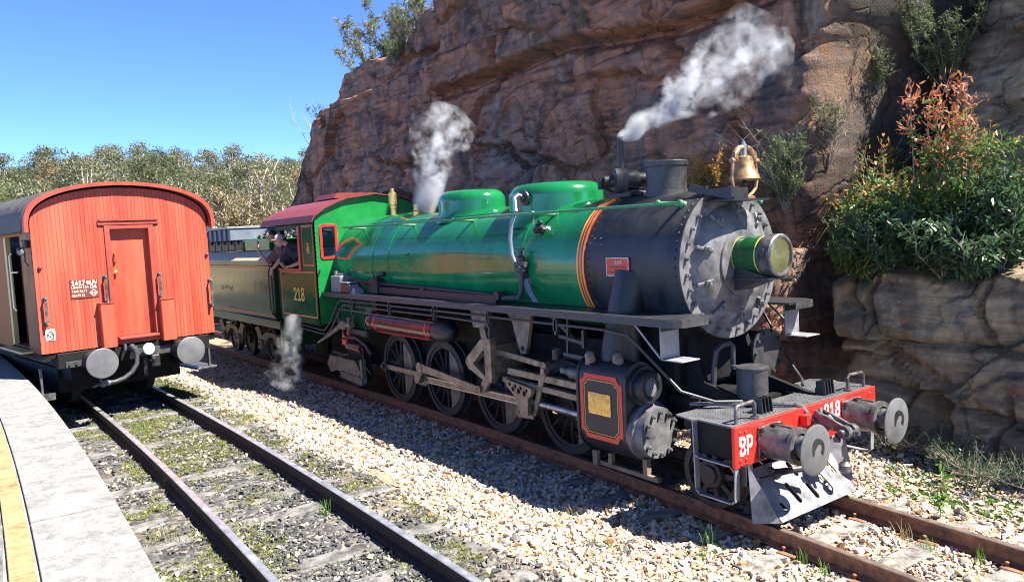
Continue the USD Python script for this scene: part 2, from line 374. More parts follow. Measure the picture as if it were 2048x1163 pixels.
xs = np.arange(-70, 8.01, .5)
tl = thing('railway_track', 'near railway track with dark shiny rails beside the platform, mossy cinders between', 'railway track', (0, -4.24, .1))
tr = thing('railway_track', 'rusty railway track under the green steam locomotive', 'railway track', (0, 0, -.18))
for t_, yc, z0, mh, ms in ((tl, yleft, ZL, 'railtop', 'raildark'), (tr, yloco, 0., 'railtop2', 'rust')):
    for side in (-1, 1):
        a, b = MB(), MB(); rail(a, b, xs, yc, side, z0)
        r_ = part(t_, 'rail', b, M[ms], smooth=False)
        part(r_, 'rail_head', a, M[mh], smooth=40)
rng = np.random.default_rng(11)
def sleeper(t_, x, yc, z0, half, mat, jitter=.02):
    y = float(yc(x)); th = math.atan2(float(yc(x+.1))-y, .1) + rng.normal(0, .01)
    n = 9; us = np.linspace(-half-rng.uniform(0, .12), half+rng.uniform(-.05, .15), n); w = .112
    v = []
    for u in us:
        ww = w*(1+rng.normal(0, .03)); dz = rng.normal(0, .004)
        for (a, b) in ((-ww, -.13), (-ww, -.012+dz), (-ww*.85, dz), (ww*.85, dz+rng.normal(0, .002)), (ww, -.012+dz), (ww, -.13)):
            v.append((x + a*math.cos(th) - u*math.sin(th), y + a*math.sin(th) + u*math.cos(th), z0-.162+b))
    v = np.array(v).reshape(n, 6, 3); id_ = np.arange(n*6).reshape(n, 6); f = []
    for i in range(n-1):
        for j in range(6):
            f.append((id_[i, j], id_[i, (j+1) % 6], id_[i+1, (j+1) % 6], id_[i+1, j]))
    f = [(q[0], q[1], q[2]) for q in f] + [(q[0], q[2], q[3]) for q in f]
    for e, fl in ((0, 1), (n-1, 0)):
        for j in range(1, 5): f.append((id_[e, 0], id_[e, j+1], id_[e, j]) if fl else (id_[e, 0], id_[e, j], id_[e, j+1]))
    m = MB(); m.add(v.reshape(-1, 3), np.array(f)[:, ::-1]); return part(t_, 'sleeper', m, mat, smooth=False)
for k in range(44): sleeper(tl, 3.69-.65*k, yleft, ZL-.002-.009*(k % 3), 1.13, M['sleeper2'])
for k in range(-4, 8): sleeper(tr, 3.9-.68*k, yloco, 0.004, 1.13, M['sleeper'])
# tie plates and spikes on the rusty track's visible sleepers
for k in range(-3, 3):
    x = 3.9-.68*k
    for sd in (-1, 1):
        m = MB(); yy = float(yloco(x))+sd*.568
        m.box((x, yy, -.155), (.17, .3, .016), None, .004)
        for q in (-1, 1): m.box((x+q*.05, yy+q*.085, -.135), (.02, .02, .035)); m.ball((x+q*.05, yy+q*.085, -.118), .018, (1, 1, .6), 1)
        part(tr, 'tie_plate', m, M['rust'], smooth=False)

# platform
pl = thing('platform', 'grey concrete edged station platform with a yellow safety line', 'platform', (0, -7, .0), kind='structure')
def strip(xa, xb, o0, o1, z0, z1, gap=0.018, bev=.012):
    """a piece of paving between two offsets from the platform's edge"""
    xx = np.linspace(xa+gap/2, xb-gap/2, 7); v = []
    for x in xx:
        y = float(yplat(x)); t_ = (float(yplat(x+.05))-y)/.05; nx, ny = t_/math.hypot(1, t_), -1/math.hypot(1, t_)
        v.append([(x+nx*o0, y+ny*o0, z0), (x+nx*o0, y+ny*o0, z1-bev), (x+nx*(o0+bev), y+ny*(o0+bev), z1), (x+nx*(o1-bev*.3), y+ny*(o1-bev*.3), z1), (x+nx*o1, y+ny*o1, z1-bev*.3), (x+nx*o1, y+ny*o1, z0)])
    v = np.array(v); n = len(xx); id_ = np.arange(n*6).reshape(n, 6); f = []
    for i in range(n-1):
        for j in range(6): f.append((id_[i, j], id_[i+1, j], id_[i+1, (j+1) % 6], id_[i, (j+1) % 6]))
    f = [(q[0], q[1], q[2]) for q in f] + [(q[0], q[2], q[3]) for q in f]
    for e, fl in ((0, 0), (n-1, 1)):
        for j in range(1, 5): f.append((id_[e, 0], id_[e, j+1], id_[e, j]) if fl else (id_[e, 0], id_[e, j], id_[e, j+1]))
    m = MB(); m.add(v.reshape(-1, 3), np.array(f)[:, ::-1]); return m
rs = np.random.default_rng(5)
for k in range(20):
    xa, xb = 8.1-2.4*(k+1), 8.1-2.4*k
    part(pl, 'paving_slab', strip(xa, xb, 0., .545, ZP-.14, ZP+rs.normal(0, .002)), M['slab'], smooth=False)
    part(pl, 'yellow_slab', strip(xa+1.0, xb+1.0, .565, .70, ZP-.12, ZP+.002), M['tactile'], smooth=False)
part(pl, 'asphalt_surface', strip(-40, 9, .705, 6.0, ZP-.12, ZP-.004, bev=.0), M['asphalt'], smooth=False)
part(pl, 'platform_wall', strip(-40, 9, .10, 5.9, -.6, ZP-.16, bev=.0), M['pside'], smooth=False)
part(pl, 'joint_filler', strip(-40, 9, .03, 5.95, ZP-.15, ZP-.022, bev=.0), M['pside'], smooth=False)

# ballast stones
rng = np.random.default_rng(3)
def stone_mesh(seed, flat=.7):
    r = np.random.default_rng(seed); p = r.normal(size=(11, 3)); p /= np.linalg.norm(p, axis=1)[:, None]
    p *= r.uniform(.75, 1.1, (11, 1)); p *= V(1, r.uniform(.65, .9), flat*r.uniform(.75, 1))
    m = MB(); m.hull(p*.5); return m
smats = {}
for nm, c, c2 in (('tan', (.36, .26, .16), (.45, .35, .24)), ('cream', (.4, .32, .22), (.48, .41, .3)), ('grey', (.31, .28, .27), (.43, .385, .37)), ('rusty', (.26, .13, .07), (.34, .19, .105)),
                  ('cinder', (.035, .035, .037), (.07, .07, .07)), ('cinder_grey', (.09, .088, .085), (.14, .135, .13))):
    smats[nm] = paint('stone_'+nm, c, .85, .12, 18., .003, 60., col2=c2, spec=.3)
def scatter(name, x, y, size, mats, weights, parent=ballast, sink=.25):
    inst = UsdGeom.PointInstancer.Define(stage, f'{parent.path}/{name}')
    protos = []
    for i, mn in enumerate(mats):
        for k in range(2):
            p = f'{parent.path}/{name}/stone_shape_{i}{k}'
            q = stone_mesh(100+i*7+k)
            usdkit.mesh(stage, p, trimesh.Trimesh(np.vstack(q.v), np.vstack(q.f), process=False), smats[mn], smooth=False)
            protos.append(p)
    inst.CreatePrototypesRel().SetTargets([Sdf.Path(p) for p in protos])
    n = len(x)
    kind = rng.choice(len(mats), n, p=weights)*2 + rng.integers(0, 2, n)
    z = ground_z(x, y) + ground_noise(x, y) + size*.5*(.6-sink)
    inst.CreatePositionsAttr(Vt.Vec3fArray.FromNumpy(np.c_[x, y, z].astype(np.float32)))
    inst.CreateScalesAttr(Vt.Vec3fArray.FromNumpy(np.repeat(size[:, None], 3, 1).astype(np.float32)))
    q = rng.normal(size=(n, 4)); q[:, 1:3] *= .35; q /= np.linalg.norm(q, axis=1)[:, None]
    inst.CreateOrientationsAttr(Vt.QuathArray([Gf.Quath(float(a), float(b), float(c), float(d)) for a, b, c, d in q]))
    inst.CreateProtoIndicesAttr(Vt.IntArray.FromNumpy(kind.astype(np.int32)))
    tagp(inst.GetPrim(), None, None, None, 'stuff')
def in_view(x, y, z=0., m=300):
    d = np.stack([x-CAM[0], y-CAM[1], z-CAM[2]+0*x], -1); w = d@_f
    u, v = 1024+FPX*(d@_r)/w, 581.5-FPX*(d@_u)/w
    return (w > .5) & (u > -m) & (u < 2048+m) & (v > -m) & (v < 1163+m), w
def candidates(n, x0, x1, y0, y1):
    x, y = rng.uniform(x0, x1, n), rng.uniform(y0, y1, n)
    ok, w = in_view(x, y); return x[ok], y[ok], w[ok]
def off_rails(x, y, m=.075):
    ok = np.ones(len(x), bool)
    for yc in (yloco, yleft):
        d = np.abs(y-yc(x)); ok &= np.abs(d-.568) > m
    return ok
def off_sleepers(x, y, keep):
    d = y-yloco(x); k = (x-3.9)/.68; on = (np.abs(k-np.round(k))*.68 < .12) & (np.abs(d) < 1.12)
    d2 = y-yleft(x); k2 = (x-3.69)/.65; on |= (np.abs(k2-np.round(k2))*.65 < .115) & (np.abs(d2) < 1.13)
    return ~on | (rng.uniform(size=len(x)) < keep)
cx, cy, cw = candidates(125000, -16, 7, -3.6, 3.0)
edge = -3.05 + .5*(meshkit.noise(np.stack([cx*1.3, cx*0, cx*0], -1), 5)-.5) + .35*(meshkit.noise(np.stack([cx*4, cy*4, cx*0], -1), 9)-.5)
ok = (cy > edge) & off_rails(cx, cy) & off_sleepers(cx, cy, .10) & (rng.uniform(size=len(cx)) < np.clip(13/cw**1.15, 0, 1)) & ~((cx < 1.2) & (np.abs(cy) < .5)) & (cy < 2.6)
cx, cy, cw = cx[ok], cy[ok], cw[ok]
cs = rng.lognormal(-2.92, .38, len(cx)); cs = np.clip(cs, .025, .13)
print('tan stones', len(cx))
app = cs/cw; big = np.argsort(-app)[:300]; rest = np.setdiff1d(np.arange(len(cx)), big)
scatter('small_stones', cx[rest], cy[rest], cs[rest], ['tan', 'cream', 'grey', 'rusty', 'cinder_grey'], [.25, .29, .28, .1, .08])
for i in big:
    q = stone_mesh(int(i)+999); R_ = trimesh.transformations.random_rotation_matrix(rng.uniform(size=3))[:3, :3]
    v = np.vstack(q.v)*cs[i]; a = rng.uniform(0, 6.3); v = v @ np.array([(math.cos(a), -math.sin(a), 0), (math.sin(a), math.cos(a), 0), (0, 0, 1)]).T
    q2 = MB(); q2.add(v + V(cx[i], cy[i], float(ground_z(cx[i], cy[i]) + ground_noise(cx[i:i+1], cy[i:i+1])[0]) + cs[i]*.17), np.vstack(q.f))
    part(ballast, 'stone', q2, smats[['tan', 'cream', 'grey', 'rusty', 'cream'][int(rng.integers(0, 5))]], smooth=False)
cx, cy, cw = candidates(60000, -12, 7, -5.75, -2.95)
pz = meshkit.fbm(np.stack([cx*.9, cy*.9, cx*0], -1), 3, 21)
ok = off_rails(cx, cy) & off_sleepers(cx, cy, .25) & (rng.uniform(size=len(cx)) < np.clip(7.5/cw**1.15, 0, 1)*np.clip((.62-pz)*6, .12, 1))
cx, cy, cw = cx[ok], cy[ok], cw[ok]; cs = np.clip(rng.lognormal(-3.15, .35, len(cx)), .02, .09)
print('cinder stones', len(cx))
scatter('cinder_stones', cx, cy, cs, ['cinder', 'cinder_grey', 'grey', 'tan'], [.52, .33, .06, .09])
# ---------------------------------------------------------------- cliff
rockmat = usdkit.material(stage, '/World/Looks/sandstone', {
    'g': ('geometry', {}), 'm2': ('mapping', {'scale': (1, 1, .4)}), 'm3': ('mapping', {'scale': (.45, .45, 3.2)}),
    'n1': ('noise_texture', {'scale': .8, 'detail': 8.0, 'roughness': .66, 'distortion': .8}), 'n2': ('noise_texture', {'scale': 1.3, 'detail': 8.0, 'roughness': .7, 'distortion': .5}),
    'n3': ('noise_texture', {'scale': 11.0, 'detail': 7.0, 'roughness': .72}), 'n4': ('noise_texture', {'scale': 1.8, 'detail': 7.0, 'roughness': .66, 'distortion': 1.2}), 'n5': ('noise_texture', {'scale': 45.0, 'detail': 4.0, 'roughness': .7}),
    'n6': ('noise_texture', {'scale': 2.1, 'detail': 7.0, 'roughness': .68, 'distortion': .5}), 'wp': ('noise_texture', {'scale': 2.6, 'detail': 5.0}), 'wv': ('vector_math', {'math_type': 'scale', 'scale': .8}), 'wa': ('vector_math', {'math_type': 'add'}),
    'base': ('rgb_ramp', {'ramp': [(.22, (.09, .056, .042)), (.36, (.17, .09, .06)), (.46, (.33, .145, .085)), (.53, (.22, .115, .08)), (.62, (.24, .16, .118)), (.72, (.14, .105, .088)), (.85, (.1, .078, .068))]}),
    'right': ('rgb_ramp', {'ramp': [(.25, (.13, .105, .075)), (.4, (.24, .18, .115)), (.5, (.37, .265, .15)), (.58, (.25, .195, .135)), (.7, (.31, .265, .2)), (.82, (.18, .15, .118))]}),
    'sx': ('separate_xyz', {}), 'rz': ('map_range', {'clamp': True, 'from_min': .3, 'from_max': 1.6}), 'mx': ('mix', {}),
    'dk': ('map_range', {'clamp': True, 'from_min': .47, 'from_max': .62, 'to_min': 0., 'to_max': .85}), 'rzi': ('map_range', {'clamp': True, 'from_min': 1.2, 'from_max': 1.9, 'to_min': 1., 'to_max': .7}), 'dkm': ('math', {'math_type': 'multiply'}), 'mdk': ('mix', {'color2': (.05, .043, .043)}),
    'or': ('map_range', {'clamp': True, 'from_min': .56, 'from_max': .66, 'to_min': 0., 'to_max': .7}), 'mor': ('mix', {'color2': (.3, .13, .055)}),
    'li': ('map_range', {'clamp': True, 'from_min': .6, 'from_max': .68, 'to_min': 0., 'to_max': .6}), 'mli': ('mix', {'color2': (.34, .31, .29)}),
    'lay': ('map_range', {'clamp': True, 'from_min': .35, 'from_max': .65, 'to_min': .62, 'to_max': 1.2}), 'mul': ('mix', {'mix_type': 'multiply', 'fac': 1.0}), 'cc': ('combine_color', {}),
    'ga': ('math', {'math_type': 'multiply_add', 'value2': -.14, 'value3': -.80}), 'gb': ('math', {'math_type': 'add'}), 'gc': ('math', {'math_type': 'absolute'}), 'gn': ('math', {'math_type': 'multiply_add', 'value2': .9, 'value3': -.45}), 'gd': ('math', {'math_type': 'add'}), 'gr': ('map_range', {'clamp': True, 'from_min': .35, 'from_max': .75, 'to_min': .88, 'to_max': 0.}), 'gz': ('map_range', {'clamp': True, 'from_min': 1.7, 'from_max': 3.0}), 'gp': ('math', {'math_type': 'multiply'}), 'gm': ('mix', {'color2': (.03, .029, .028)}),  # gully mask: shade painted into the rock colour to dim the sunlit wall
    'vo': ('voronoi_texture', {'scale': .36, 'feature': 'distance_to_edge'}), 'vc': ('map_range', {'clamp': True, 'from_min': 0., 'from_max': .012, 'to_min': .4, 'to_max': 0.}), 'mck': ('mix', {'color2': (.018, .016, .016)}),
    'vh': ('map_range', {'clamp': True, 'from_min': 0., 'from_max': .02, 'to_min': 0., 'to_max': .6}),
    'h': ('math', {'math_type': 'multiply_add', 'value2': .6}), 'h2': ('math', {'math_type': 'multiply_add', 'value2': .28}), 'h3': ('math', {'math_type': 'add'}), 'bp': ('bump', {'distance': .06, 'strength': 1.0}),
    'p': ('principled_bsdf', {'roughness': .88, 'specular_ior_level': .25})}, [
    ('g.position', 'm2.vector'), ('g.position', 'm3.vector'), ('g.position', 'n1.vector'), ('m2.vector', 'n2.vector'), ('g.position', 'n3.vector'), ('m3.vector', 'n4.vector'), ('g.position', 'n5.vector'), ('g.position', 'n6.vector'),
    ('g.position', 'wp.vector'), ('wp.color', 'wv.vector1'), ('g.position', 'wa.vector1'), ('wv.vector', 'wa.vector2'), ('wa.vector', 'vo.vector'), ('vo.distance', 'vc.value'), ('vo.distance', 'vh.value'),
    ('n1.fac', 'base.fac'), ('n1.fac', 'right.fac'), ('g.position', 'sx.vector'), ('sx.x', 'rz.value'), ('rz.result', 'mx.fac'), ('base.color', 'mx.color1'), ('right.color', 'mx.color2'),
    ('n2.fac', 'dk.value'), ('dk.result', 'dkm.value1'), ('sx.x', 'rzi.value'), ('rzi.result', 'dkm.value2'), ('dkm.value', 'mdk.fac'), ('mx.color', 'mdk.color1'), ('n6.fac', 'or.value'), ('or.result', 'mor.fac'), ('mdk.color', 'mor.color1'),
    ('n3.fac', 'li.value'), ('li.result', 'mli.fac'), ('mor.color', 'mli.color1'),
    ('n4.fac', 'lay.value'), ('lay.result', 'cc.r'), ('lay.result', 'cc.g'), ('lay.result', 'cc.b'), ('mli.color', 'mul.color1'), ('cc.color', 'mul.color2'),
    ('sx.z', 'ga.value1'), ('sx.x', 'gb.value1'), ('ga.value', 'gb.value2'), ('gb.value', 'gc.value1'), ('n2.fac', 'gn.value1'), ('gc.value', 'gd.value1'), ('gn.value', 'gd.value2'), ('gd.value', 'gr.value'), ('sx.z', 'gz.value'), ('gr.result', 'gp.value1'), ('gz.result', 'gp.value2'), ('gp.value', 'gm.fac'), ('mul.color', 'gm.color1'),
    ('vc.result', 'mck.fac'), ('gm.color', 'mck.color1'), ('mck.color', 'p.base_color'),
    ('n3.fac', 'h.value1'), ('n2.fac', 'h.value3'), ('n5.fac', 'h2.value1'), ('h.value', 'h2.value3'), ('h2.value', 'h3.value1'), ('vh.result', 'h3.value2'), ('h3.value', 'bp.height'), ('bp.normal', 'p.normal')], surface='p.BSDF')

from scipy.spatial import cKDTree
def sstep(a, b, t): t = np.clip((t-a)/(b-a), 0, 1); return t*t*(3-2*t)
def cliff_top(x):
    return np.interp(x, [-20, -19.0, -18.4, -17.6, -16.8, -15.9, -14, -12.1, -11.8, -10, -9, -8.4, -7.4, -4, 6, 9], [3.0, 4.3, 5.4, 6.6, 7.3, 7.95, 8.1, 8.1, 8.6, 8.6, 8.9, 9.9, 10.6, 11.4, 12, 12]) + .22*(meshkit.fbm(np.stack([x*1.3, 0*x, 0*x], -1), 3, 4)-.5)
_ft = {}
def facets(x, z, seed, sx, sz, amp, tilt, edge):
    """fractured faces: every cell of an uneven net stands at its own depth and tilt, with a dark joint between cells"""
    if seed not in _ft:
        r = np.random.default_rng(seed); n = int(32*14/(sx*sz)); pts = np.c_[r.uniform(-24, 9, n)/sx, r.uniform(-2, 13, n)/sz]
        # rows of beds: pull the seeds towards courses
        pts[:, 1] = np.round(pts[:, 1]) + r.normal(0, .16, n)
        _ft[seed] = (cKDTree(pts), pts, r.normal(size=(n, 3)))
    tr, pts, rv = _ft[seed]; sh = x.shape
    w = np.stack([x, z, 0*x], -1); u = x/sx + .55*(meshkit.fbm(w*1.1, 4, seed+50)-.5); v = z/sz + .55*(meshkit.fbm(w*1.1+9, 4, seed+60)-.5)
    d, i = tr.query(np.c_[u.ravel(), v.ravel()], k=2); a = i[:, 0]; du = u.ravel()-pts[a, 0]; dv = v.ravel()-pts[a, 1]
    y = amp*np.clip(rv[a, 0], -1.6, 1.6) + tilt*(rv[a, 1]*du + rv[a, 2]*dv)
    e = np.exp(-((d[:, 1]-d[:, 0])/.09)**2)*edge*(np.abs(rv[a, 2]) > .3)
    return (y+e).reshape(sh)
def cliff_y(x, z):
    x, z = np.asarray(x, float), np.asarray(z, float); P = np.stack([x, z, 0*x], -1)
    rt = sstep(1.0, 1.5, x - .1*(z-2)); up = sstep(2.1, 2.6, z)
    y = 2.95 + .085*z + (.15+.09*rt)*(meshkit.fbm(P*V(.45, .5, 1), 4, 2)-.5)*2
    y += facets(x, z, 3, 3.0, 1.5, .13, .06, .14)*(1-.25*rt) + facets(x, z, 8, 1.1, .7, .022, .045, .035)*(1+.7*rt) + facets(x, z, 18, .34, .22, .010, .02, .008)
    y += .08*(meshkit.fbm(P*V(1.2, 3.4, 1), 5, 6)-.5) + .055*(meshkit.fbm(P*V(6, 14, 1), 4, 12)-.5)
    y += (.09*(meshkit.fbm(P*V(.35, 4.5, 1), 3, 26)-.5) + .05*(meshkit.fbm(P*V(.8, 11, 1), 2, 27)-.5))*(1-.4*rt)
    # the overhanging upper bed and the shadowed seam under it
    zs = 6.2 - .03*(x+5) + .12*np.sin(x*.9)
    y += np.where(x > -9.5, -.32*sstep(zs, zs+.1, z) + .28*np.exp(-((z-zs+.05)/.1)**2), 0)
    y += .45*sstep(7.0, 7.1, z)*(x < -6)
    # gully between the big face and the right hand blocks
    gx = 1.0 + .14*(z-2.0) + .12*np.sin(z*2.3)
    y += 1.9*np.exp(-((x-gx)/.40)**4)*sstep(.2, 1.5, z)
    # right of the gully: a lower step of layered blocks, then rock leaning back
    zb = 1.95 + .5*(meshkit.fbm(np.stack([x*1.4, 0*x, 0*x], -1), 3, 31)-.5)
    y += rt*(.95*sstep(zb-.05, zb+.6, z) - .32*(1-sstep(zb-.1, zb+.05, z)))
    y += rt*(.42*np.clip(z-2.2, 0, 20)) + rt*up*-.5*sstep(2.2, 3.0, x-.25*(z-3.4))*sstep(2.6, 3.6, z)
    for (za, sl, am) in ((1.12, .02, .17), (.58, -.10, .13)):
        zc = za + sl*(x-2) + .07*(meshkit.fbm(np.stack([x*2.2, 0*x+za*9, 0*x], -1), 3, 41)-.5)
        y += rt*am*np.exp(-((z-zc)/.03)**2) + rt*.10*(meshkit.noise(np.stack([x*.8, 0*x+za, 0*x], -1), 43)-.5)*sstep(zc-.02, zc+.02, z)
    for (xa, sl, z0, z1) in ((1.75, -.3, 1.1, 2.1), (1.9, .12, 1.1, 2.1), (3.25, -.12, 1.1, 2.1), (2.5, .1, -.4, .62), (3.6, .05, -.4, .7)):
        y += rt*.14*np.exp(-((x-xa-sl*(z-1.5)-.05*np.sin(z*9+xa))/.028)**2)*((z > z0) & (z < z1))
    y += rt*-.22*sstep(.35, -.25, z)
    return y
cxs = np.concatenate([np.arange(-20, -8, .07), np.arange(-8, -.2, .045), np.arange(-.2, 6.4, .03)])
nz = 300
Xc, Tz = np.meshgrid(cxs, np.linspace(0, 1, nz), indexing='ij')
top = cliff_top(cxs)[:, None]
Zc = -.5 + (top+.5)*Tz**1.08
Yc = cliff_y(Xc, Zc)
Zc = Zc + .05*(meshkit.fbm(np.stack([Xc*3, Zc*3, Yc], -1), 3, 14)-.5)
pts = np.stack([Xc, Yc, Zc], -1)
back = []
for k, d in enumerate((.25, .8, 2., 5., 12., 30.)):
    q = pts[:, -1].copy(); q[:, 1] += d; q[:, 2] += .10*d**.9 + .25*(meshkit.fbm(np.stack([q[:, 0]*1.1, q[:, 1], q[:, 2]*0], -1), 3, 3)-.5); back.append(q)
pts = np.concatenate([pts, np.stack(back, 1)], 1)
left = []
for k, (dx, dy) in enumerate(((-.9, 6.), (-.75, 3.2), (-.55, 1.5), (-.35, .7), (-.15, .28))):
    q = pts[0].copy(); q[:, 0] += dx*1.4 - .16*np.clip(q[:, 2], 0, 9); q[:, 1] += dy
    q[:, 1] += .4*(meshkit.fbm(q*1.2, 3, 8)-.5); q[:, 0] += .5*(meshkit.fbm(q*1.1+5, 4, 9)-.5); left.append(q)
pts = np.concatenate([np.stack(left, 0), pts], 0)
id_ = np.arange(pts.shape[0]*pts.shape[1]).reshape(pts.shape[:2])
qd = np.stack([id_[:-1, :-1], id_[1:, :-1], id_[1:, 1:], id_[:-1, 1:]], -1).reshape(-1, 4)
mb = MB(); mb.add(pts.reshape(-1, 3), qd)
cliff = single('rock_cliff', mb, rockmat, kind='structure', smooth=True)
# ---------------------------------------------------------------- the green locomotive
LO = thing('steam_locomotive', 'green and black steam locomotive numbered 218 with red buffer beam and round headlight', 'locomotive', (-2, 0, 0))
P = lambda name, mb, m, parent=LO, **k: part(parent, name, mb, M[m], **k)
ZB = 2.30            # boiler centre
# --- boiler barrel, bands, smokebox
m = MB(); m.lathe([(-6.35, .86), (-4.75, .86), (-4.35, .82), (-.62, .80), (.52, .792)], (0, 0, ZB), (1, 0, 0), 72); boiler = P('boiler', m, 'green')
for x, r in ((-.62, .803), (-1.93, .805), (-3.15, .812), (-4.2, .825), (-4.72, .865)):
    m = MB(); m.lathe([(x-.022, r-.01), (x-.02, r+.0035), (x+.02, r+.0035), (x+.022, r-.01)], (0, 0, ZB), (1, 0, 0), 72); P('boiler_band', m, 'green', boiler)
m = MB(); m.lathe([(.44, .78), (.441, .800), (.565, .800), (.566, .78)], (0, 0, ZB), (1, 0, 0), 72); bb = P('lined_band', m, 'lining')
for x, w in ((.452, .012), (.553, .012), (.502, .006)):
    m = MB(); m.lathe([(x-w, .79), (x-w, .8025), (x+w, .8025), (x+w, .79)], (0, 0, ZB), (1, 0, 0), 72); P('gold_line', m, 'gold', bb)
m = MB(); m.lathe([(.5, .78), (.57, .784), (1.93, .784), (1.935, .79), (1.957, .79)], (0, 0, ZB), (1, 0, 0), 80); smb = P('smokebox', m, 'black')
m = MB(); m.lathe([(1.9575, .788), (1.966, .786), (1.967, .62), (1.975, .606), (2.03, .575), (2.075, .50), (2.10, .40), (2.112, .31), (2.118, .30), (2.122, .02), (2.122, 0)], (0, 0, ZB), (1, 0, 0), 80); fr = P('smokebox_front', m, 'front')
m = MB(); m.lathe([(2.112, .345), (2.128, .34), (2.131, .31), (2.131, 0)], (0, 0, ZB), (1, 0, 0), 56); P('door_centre', m, 'front', fr)
for k in range(28):
    a = 2*math.pi*(k+.5)/28; c = V(1.967, .70*math.cos(a), ZB+.70*math.sin(a))
    m = MB(); m.cyl(c, c+V(.028, 0, 0), .021, n=6); m.cyl(c+V(.028, 0, 0), c+V(.05, 0, 0), .012, n=8); P('bolt', m, 'front', fr)
for k in range(10):   # dogs round the door
    a = 2*math.pi*(k+.5)/10; d = V(0, math.cos(a), math.sin(a)); t = V(0, -math.sin(a), math.cos(a)); c = V(2.05, 0, ZB)
    m = MB(); m.beam(c+d*.62+V(-.04, 0, 0), c+d*.47+V(.055, 0, 0), .05, .035, t, .008); m.cyl(c+d*.55, c+d*.55+V(.09, 0, 0), .022, n=6); m.box(c+d*.55+V(.05, 0, 0), (.03, .06, .06), None, .008); P('door_dog', m, 'front', fr)
m = MB()   # rivet rows
for x in (.62, 1.90):
    for k in range(56):
        a = 2*math.pi*k/56; m.ball((x, .785*math.cos(a), ZB+.785*math.sin(a)), .013, (1, 1, 1), 1)
for k in range(4): m.ball((.70+.10*(k % 2), -.74, ZB+.24+.07*(k//2)), .016, sub=1)
P('rivets', m, 'black', smb, kind='stuff')
m = MB(); m.plate(rrect(-.172, -.1, .172, .1, .015), (1.108, -.788, ZB+.005), (1, 0, 0), (0, .0, 1), .014); wp = P('works_plate', m, 'lining')
m = MB(); m.text('218', .042, (1.065, -.803, ZB+.035), (1, 0, 0), (0, 0, 1), .002)
P('plate_number', m, 'cream', wp)
m = MB(); rr = np.random.default_rng(2)
for z, w in ((.075, .12), (.0, .26), (-.03, .12), (-.055, .27)):
    x = 1.108-w/2
    while x < 1.108+w/2: l = rr.uniform(.008, .022); m.ab((x, -.8045, ZB+.005+z-.006), (x+l, -.802, ZB+.005+z+.006)); x += l+.006
P('relief', m, 'maroon', wp, kind='stuff')
m = MB(); m.plate(ring(rrect(-.172, -.1, .172, .1, .015), .01), (1.108, -.802, ZB+.005), (1, 0, 0), (0, 0, 1), .003); P('plate_rim', m, 'steel', wp)
# --- chimney, generator, whistle pipe
m = MB(); m.lathe([(-.25, .27), (.02, .235), (.05, .222), (.29, .226), (.30, .238), (.345, .242), (.355, .235), (.36, .215), (.30, .19), (.0, .17)], (1.12, 0, 3.08), (0, 0, 1), 40); P('chimney', m, 'greymetal')
g = MB(); c = V(.56, -.10, 3.27)
g.lathe([(-.17, .0), (-.17, .06), (-.13, .075), (-.12, .135), (.02, .14), (.03, .12), (.16, .115), (.17, .09), (.25, .085), (.26, 0)], c, (.55, .83, 0), 24)
g.ab((.42, -.2, 3.06), (.74, .1, 3.14), .02); gen = P('steam_generator', g, 'blackmetal')
m = MB(); m.lathe([(-.115, .142), (-.115, .148), (.015, .148), (.015, .142)], c, (.55, .83, 0), 24); P('generator_casing', m, 'rubber', gen)
m = MB(); m.tube([(.30, -.22, 3.22), (.45, -.2, 3.14), (.7, -.14, 3.12), (.85, -.1, 3.1)], .02); m.cyl((.40, -.28, 3.27), (.47, -.16, 3.27), .07, n=12); m.cyl((.36, -.3, 3.31), (.36, -.3, 3.18), .035, n=10); P('valve', m, 'blackmetal', gen)
m = MB(); m.tube([(.41, 0, 3.22), (.41, 0, 3.5), (.41, 0, 3.80)], .038, 14); P('exhaust_pipe', m, 'blackmetal')
# --- domes
def dome(cx, rx, ry, z0, z1, er, name, n=48):
    m = MB(); pr = [(z0, 1.12), (z0+.10, 1.03), (z0+.17, 1.0), (z1-er, 1.0)]
    for k in range(1, 9):
        a = k/8*math.pi/2; pr.append((z1-er+er*math.sin(a), 1-er/rx*(1-math.cos(a))))
    pr.append((z1+.012, .3)); pr.append((z1+.015, 0))
    m.lathe([(z, r*rx) for z, r in pr], (cx, 0, 0), (0, 0, 1), n, (1, 0, 0), (1, ry/rx)); return P(name, m, 'green')
dome(-2.86, .56, .50, 2.92, 3.40, .17, 'steam_dome'); sd = dome(-.83, .66, .60, 2.78, 3.345, .16, 'sand_dome')
# --- handrail with knobs
for sy in (-1, 1):
    m = MB(); y = sy*.86; m.tube([(-5.75, y, 2.965), (-3, y, 2.955), (0, y, 2.945), (2.06 if sy < 0 else 1.72, y, 2.932)], .017, 10); m.ball((2.07 if sy < 0 else 1.73, y, 2.932), .032); hr = P('handrail', m, 'railgreen')
    for x in (-5.45, -3.75, -2.05, -.25, 1.78 if sy < 0 else 1.6):
        a = math.radians(128 if sy < 0 else 52); b = V(x, .79*math.cos(a), ZB+.79*math.sin(a)); e = V(x, y, 2.95)
        m = MB(); m.cyl(b, e, .026, .016, 10); m.ball(e, .03, sub=2); m.lathe([(0, .045), (.025, .035)], b, e-b, 12); P('handrail_post', m, 'railgreen', hr)
    m = MB(); m.tube([(-4.6, y+sy*-.01, 2.985), (-2, y, 2.98), (-.5, y*.93, 2.985)], .006, 6); P('conduit', m, 'blackmetal', hr)
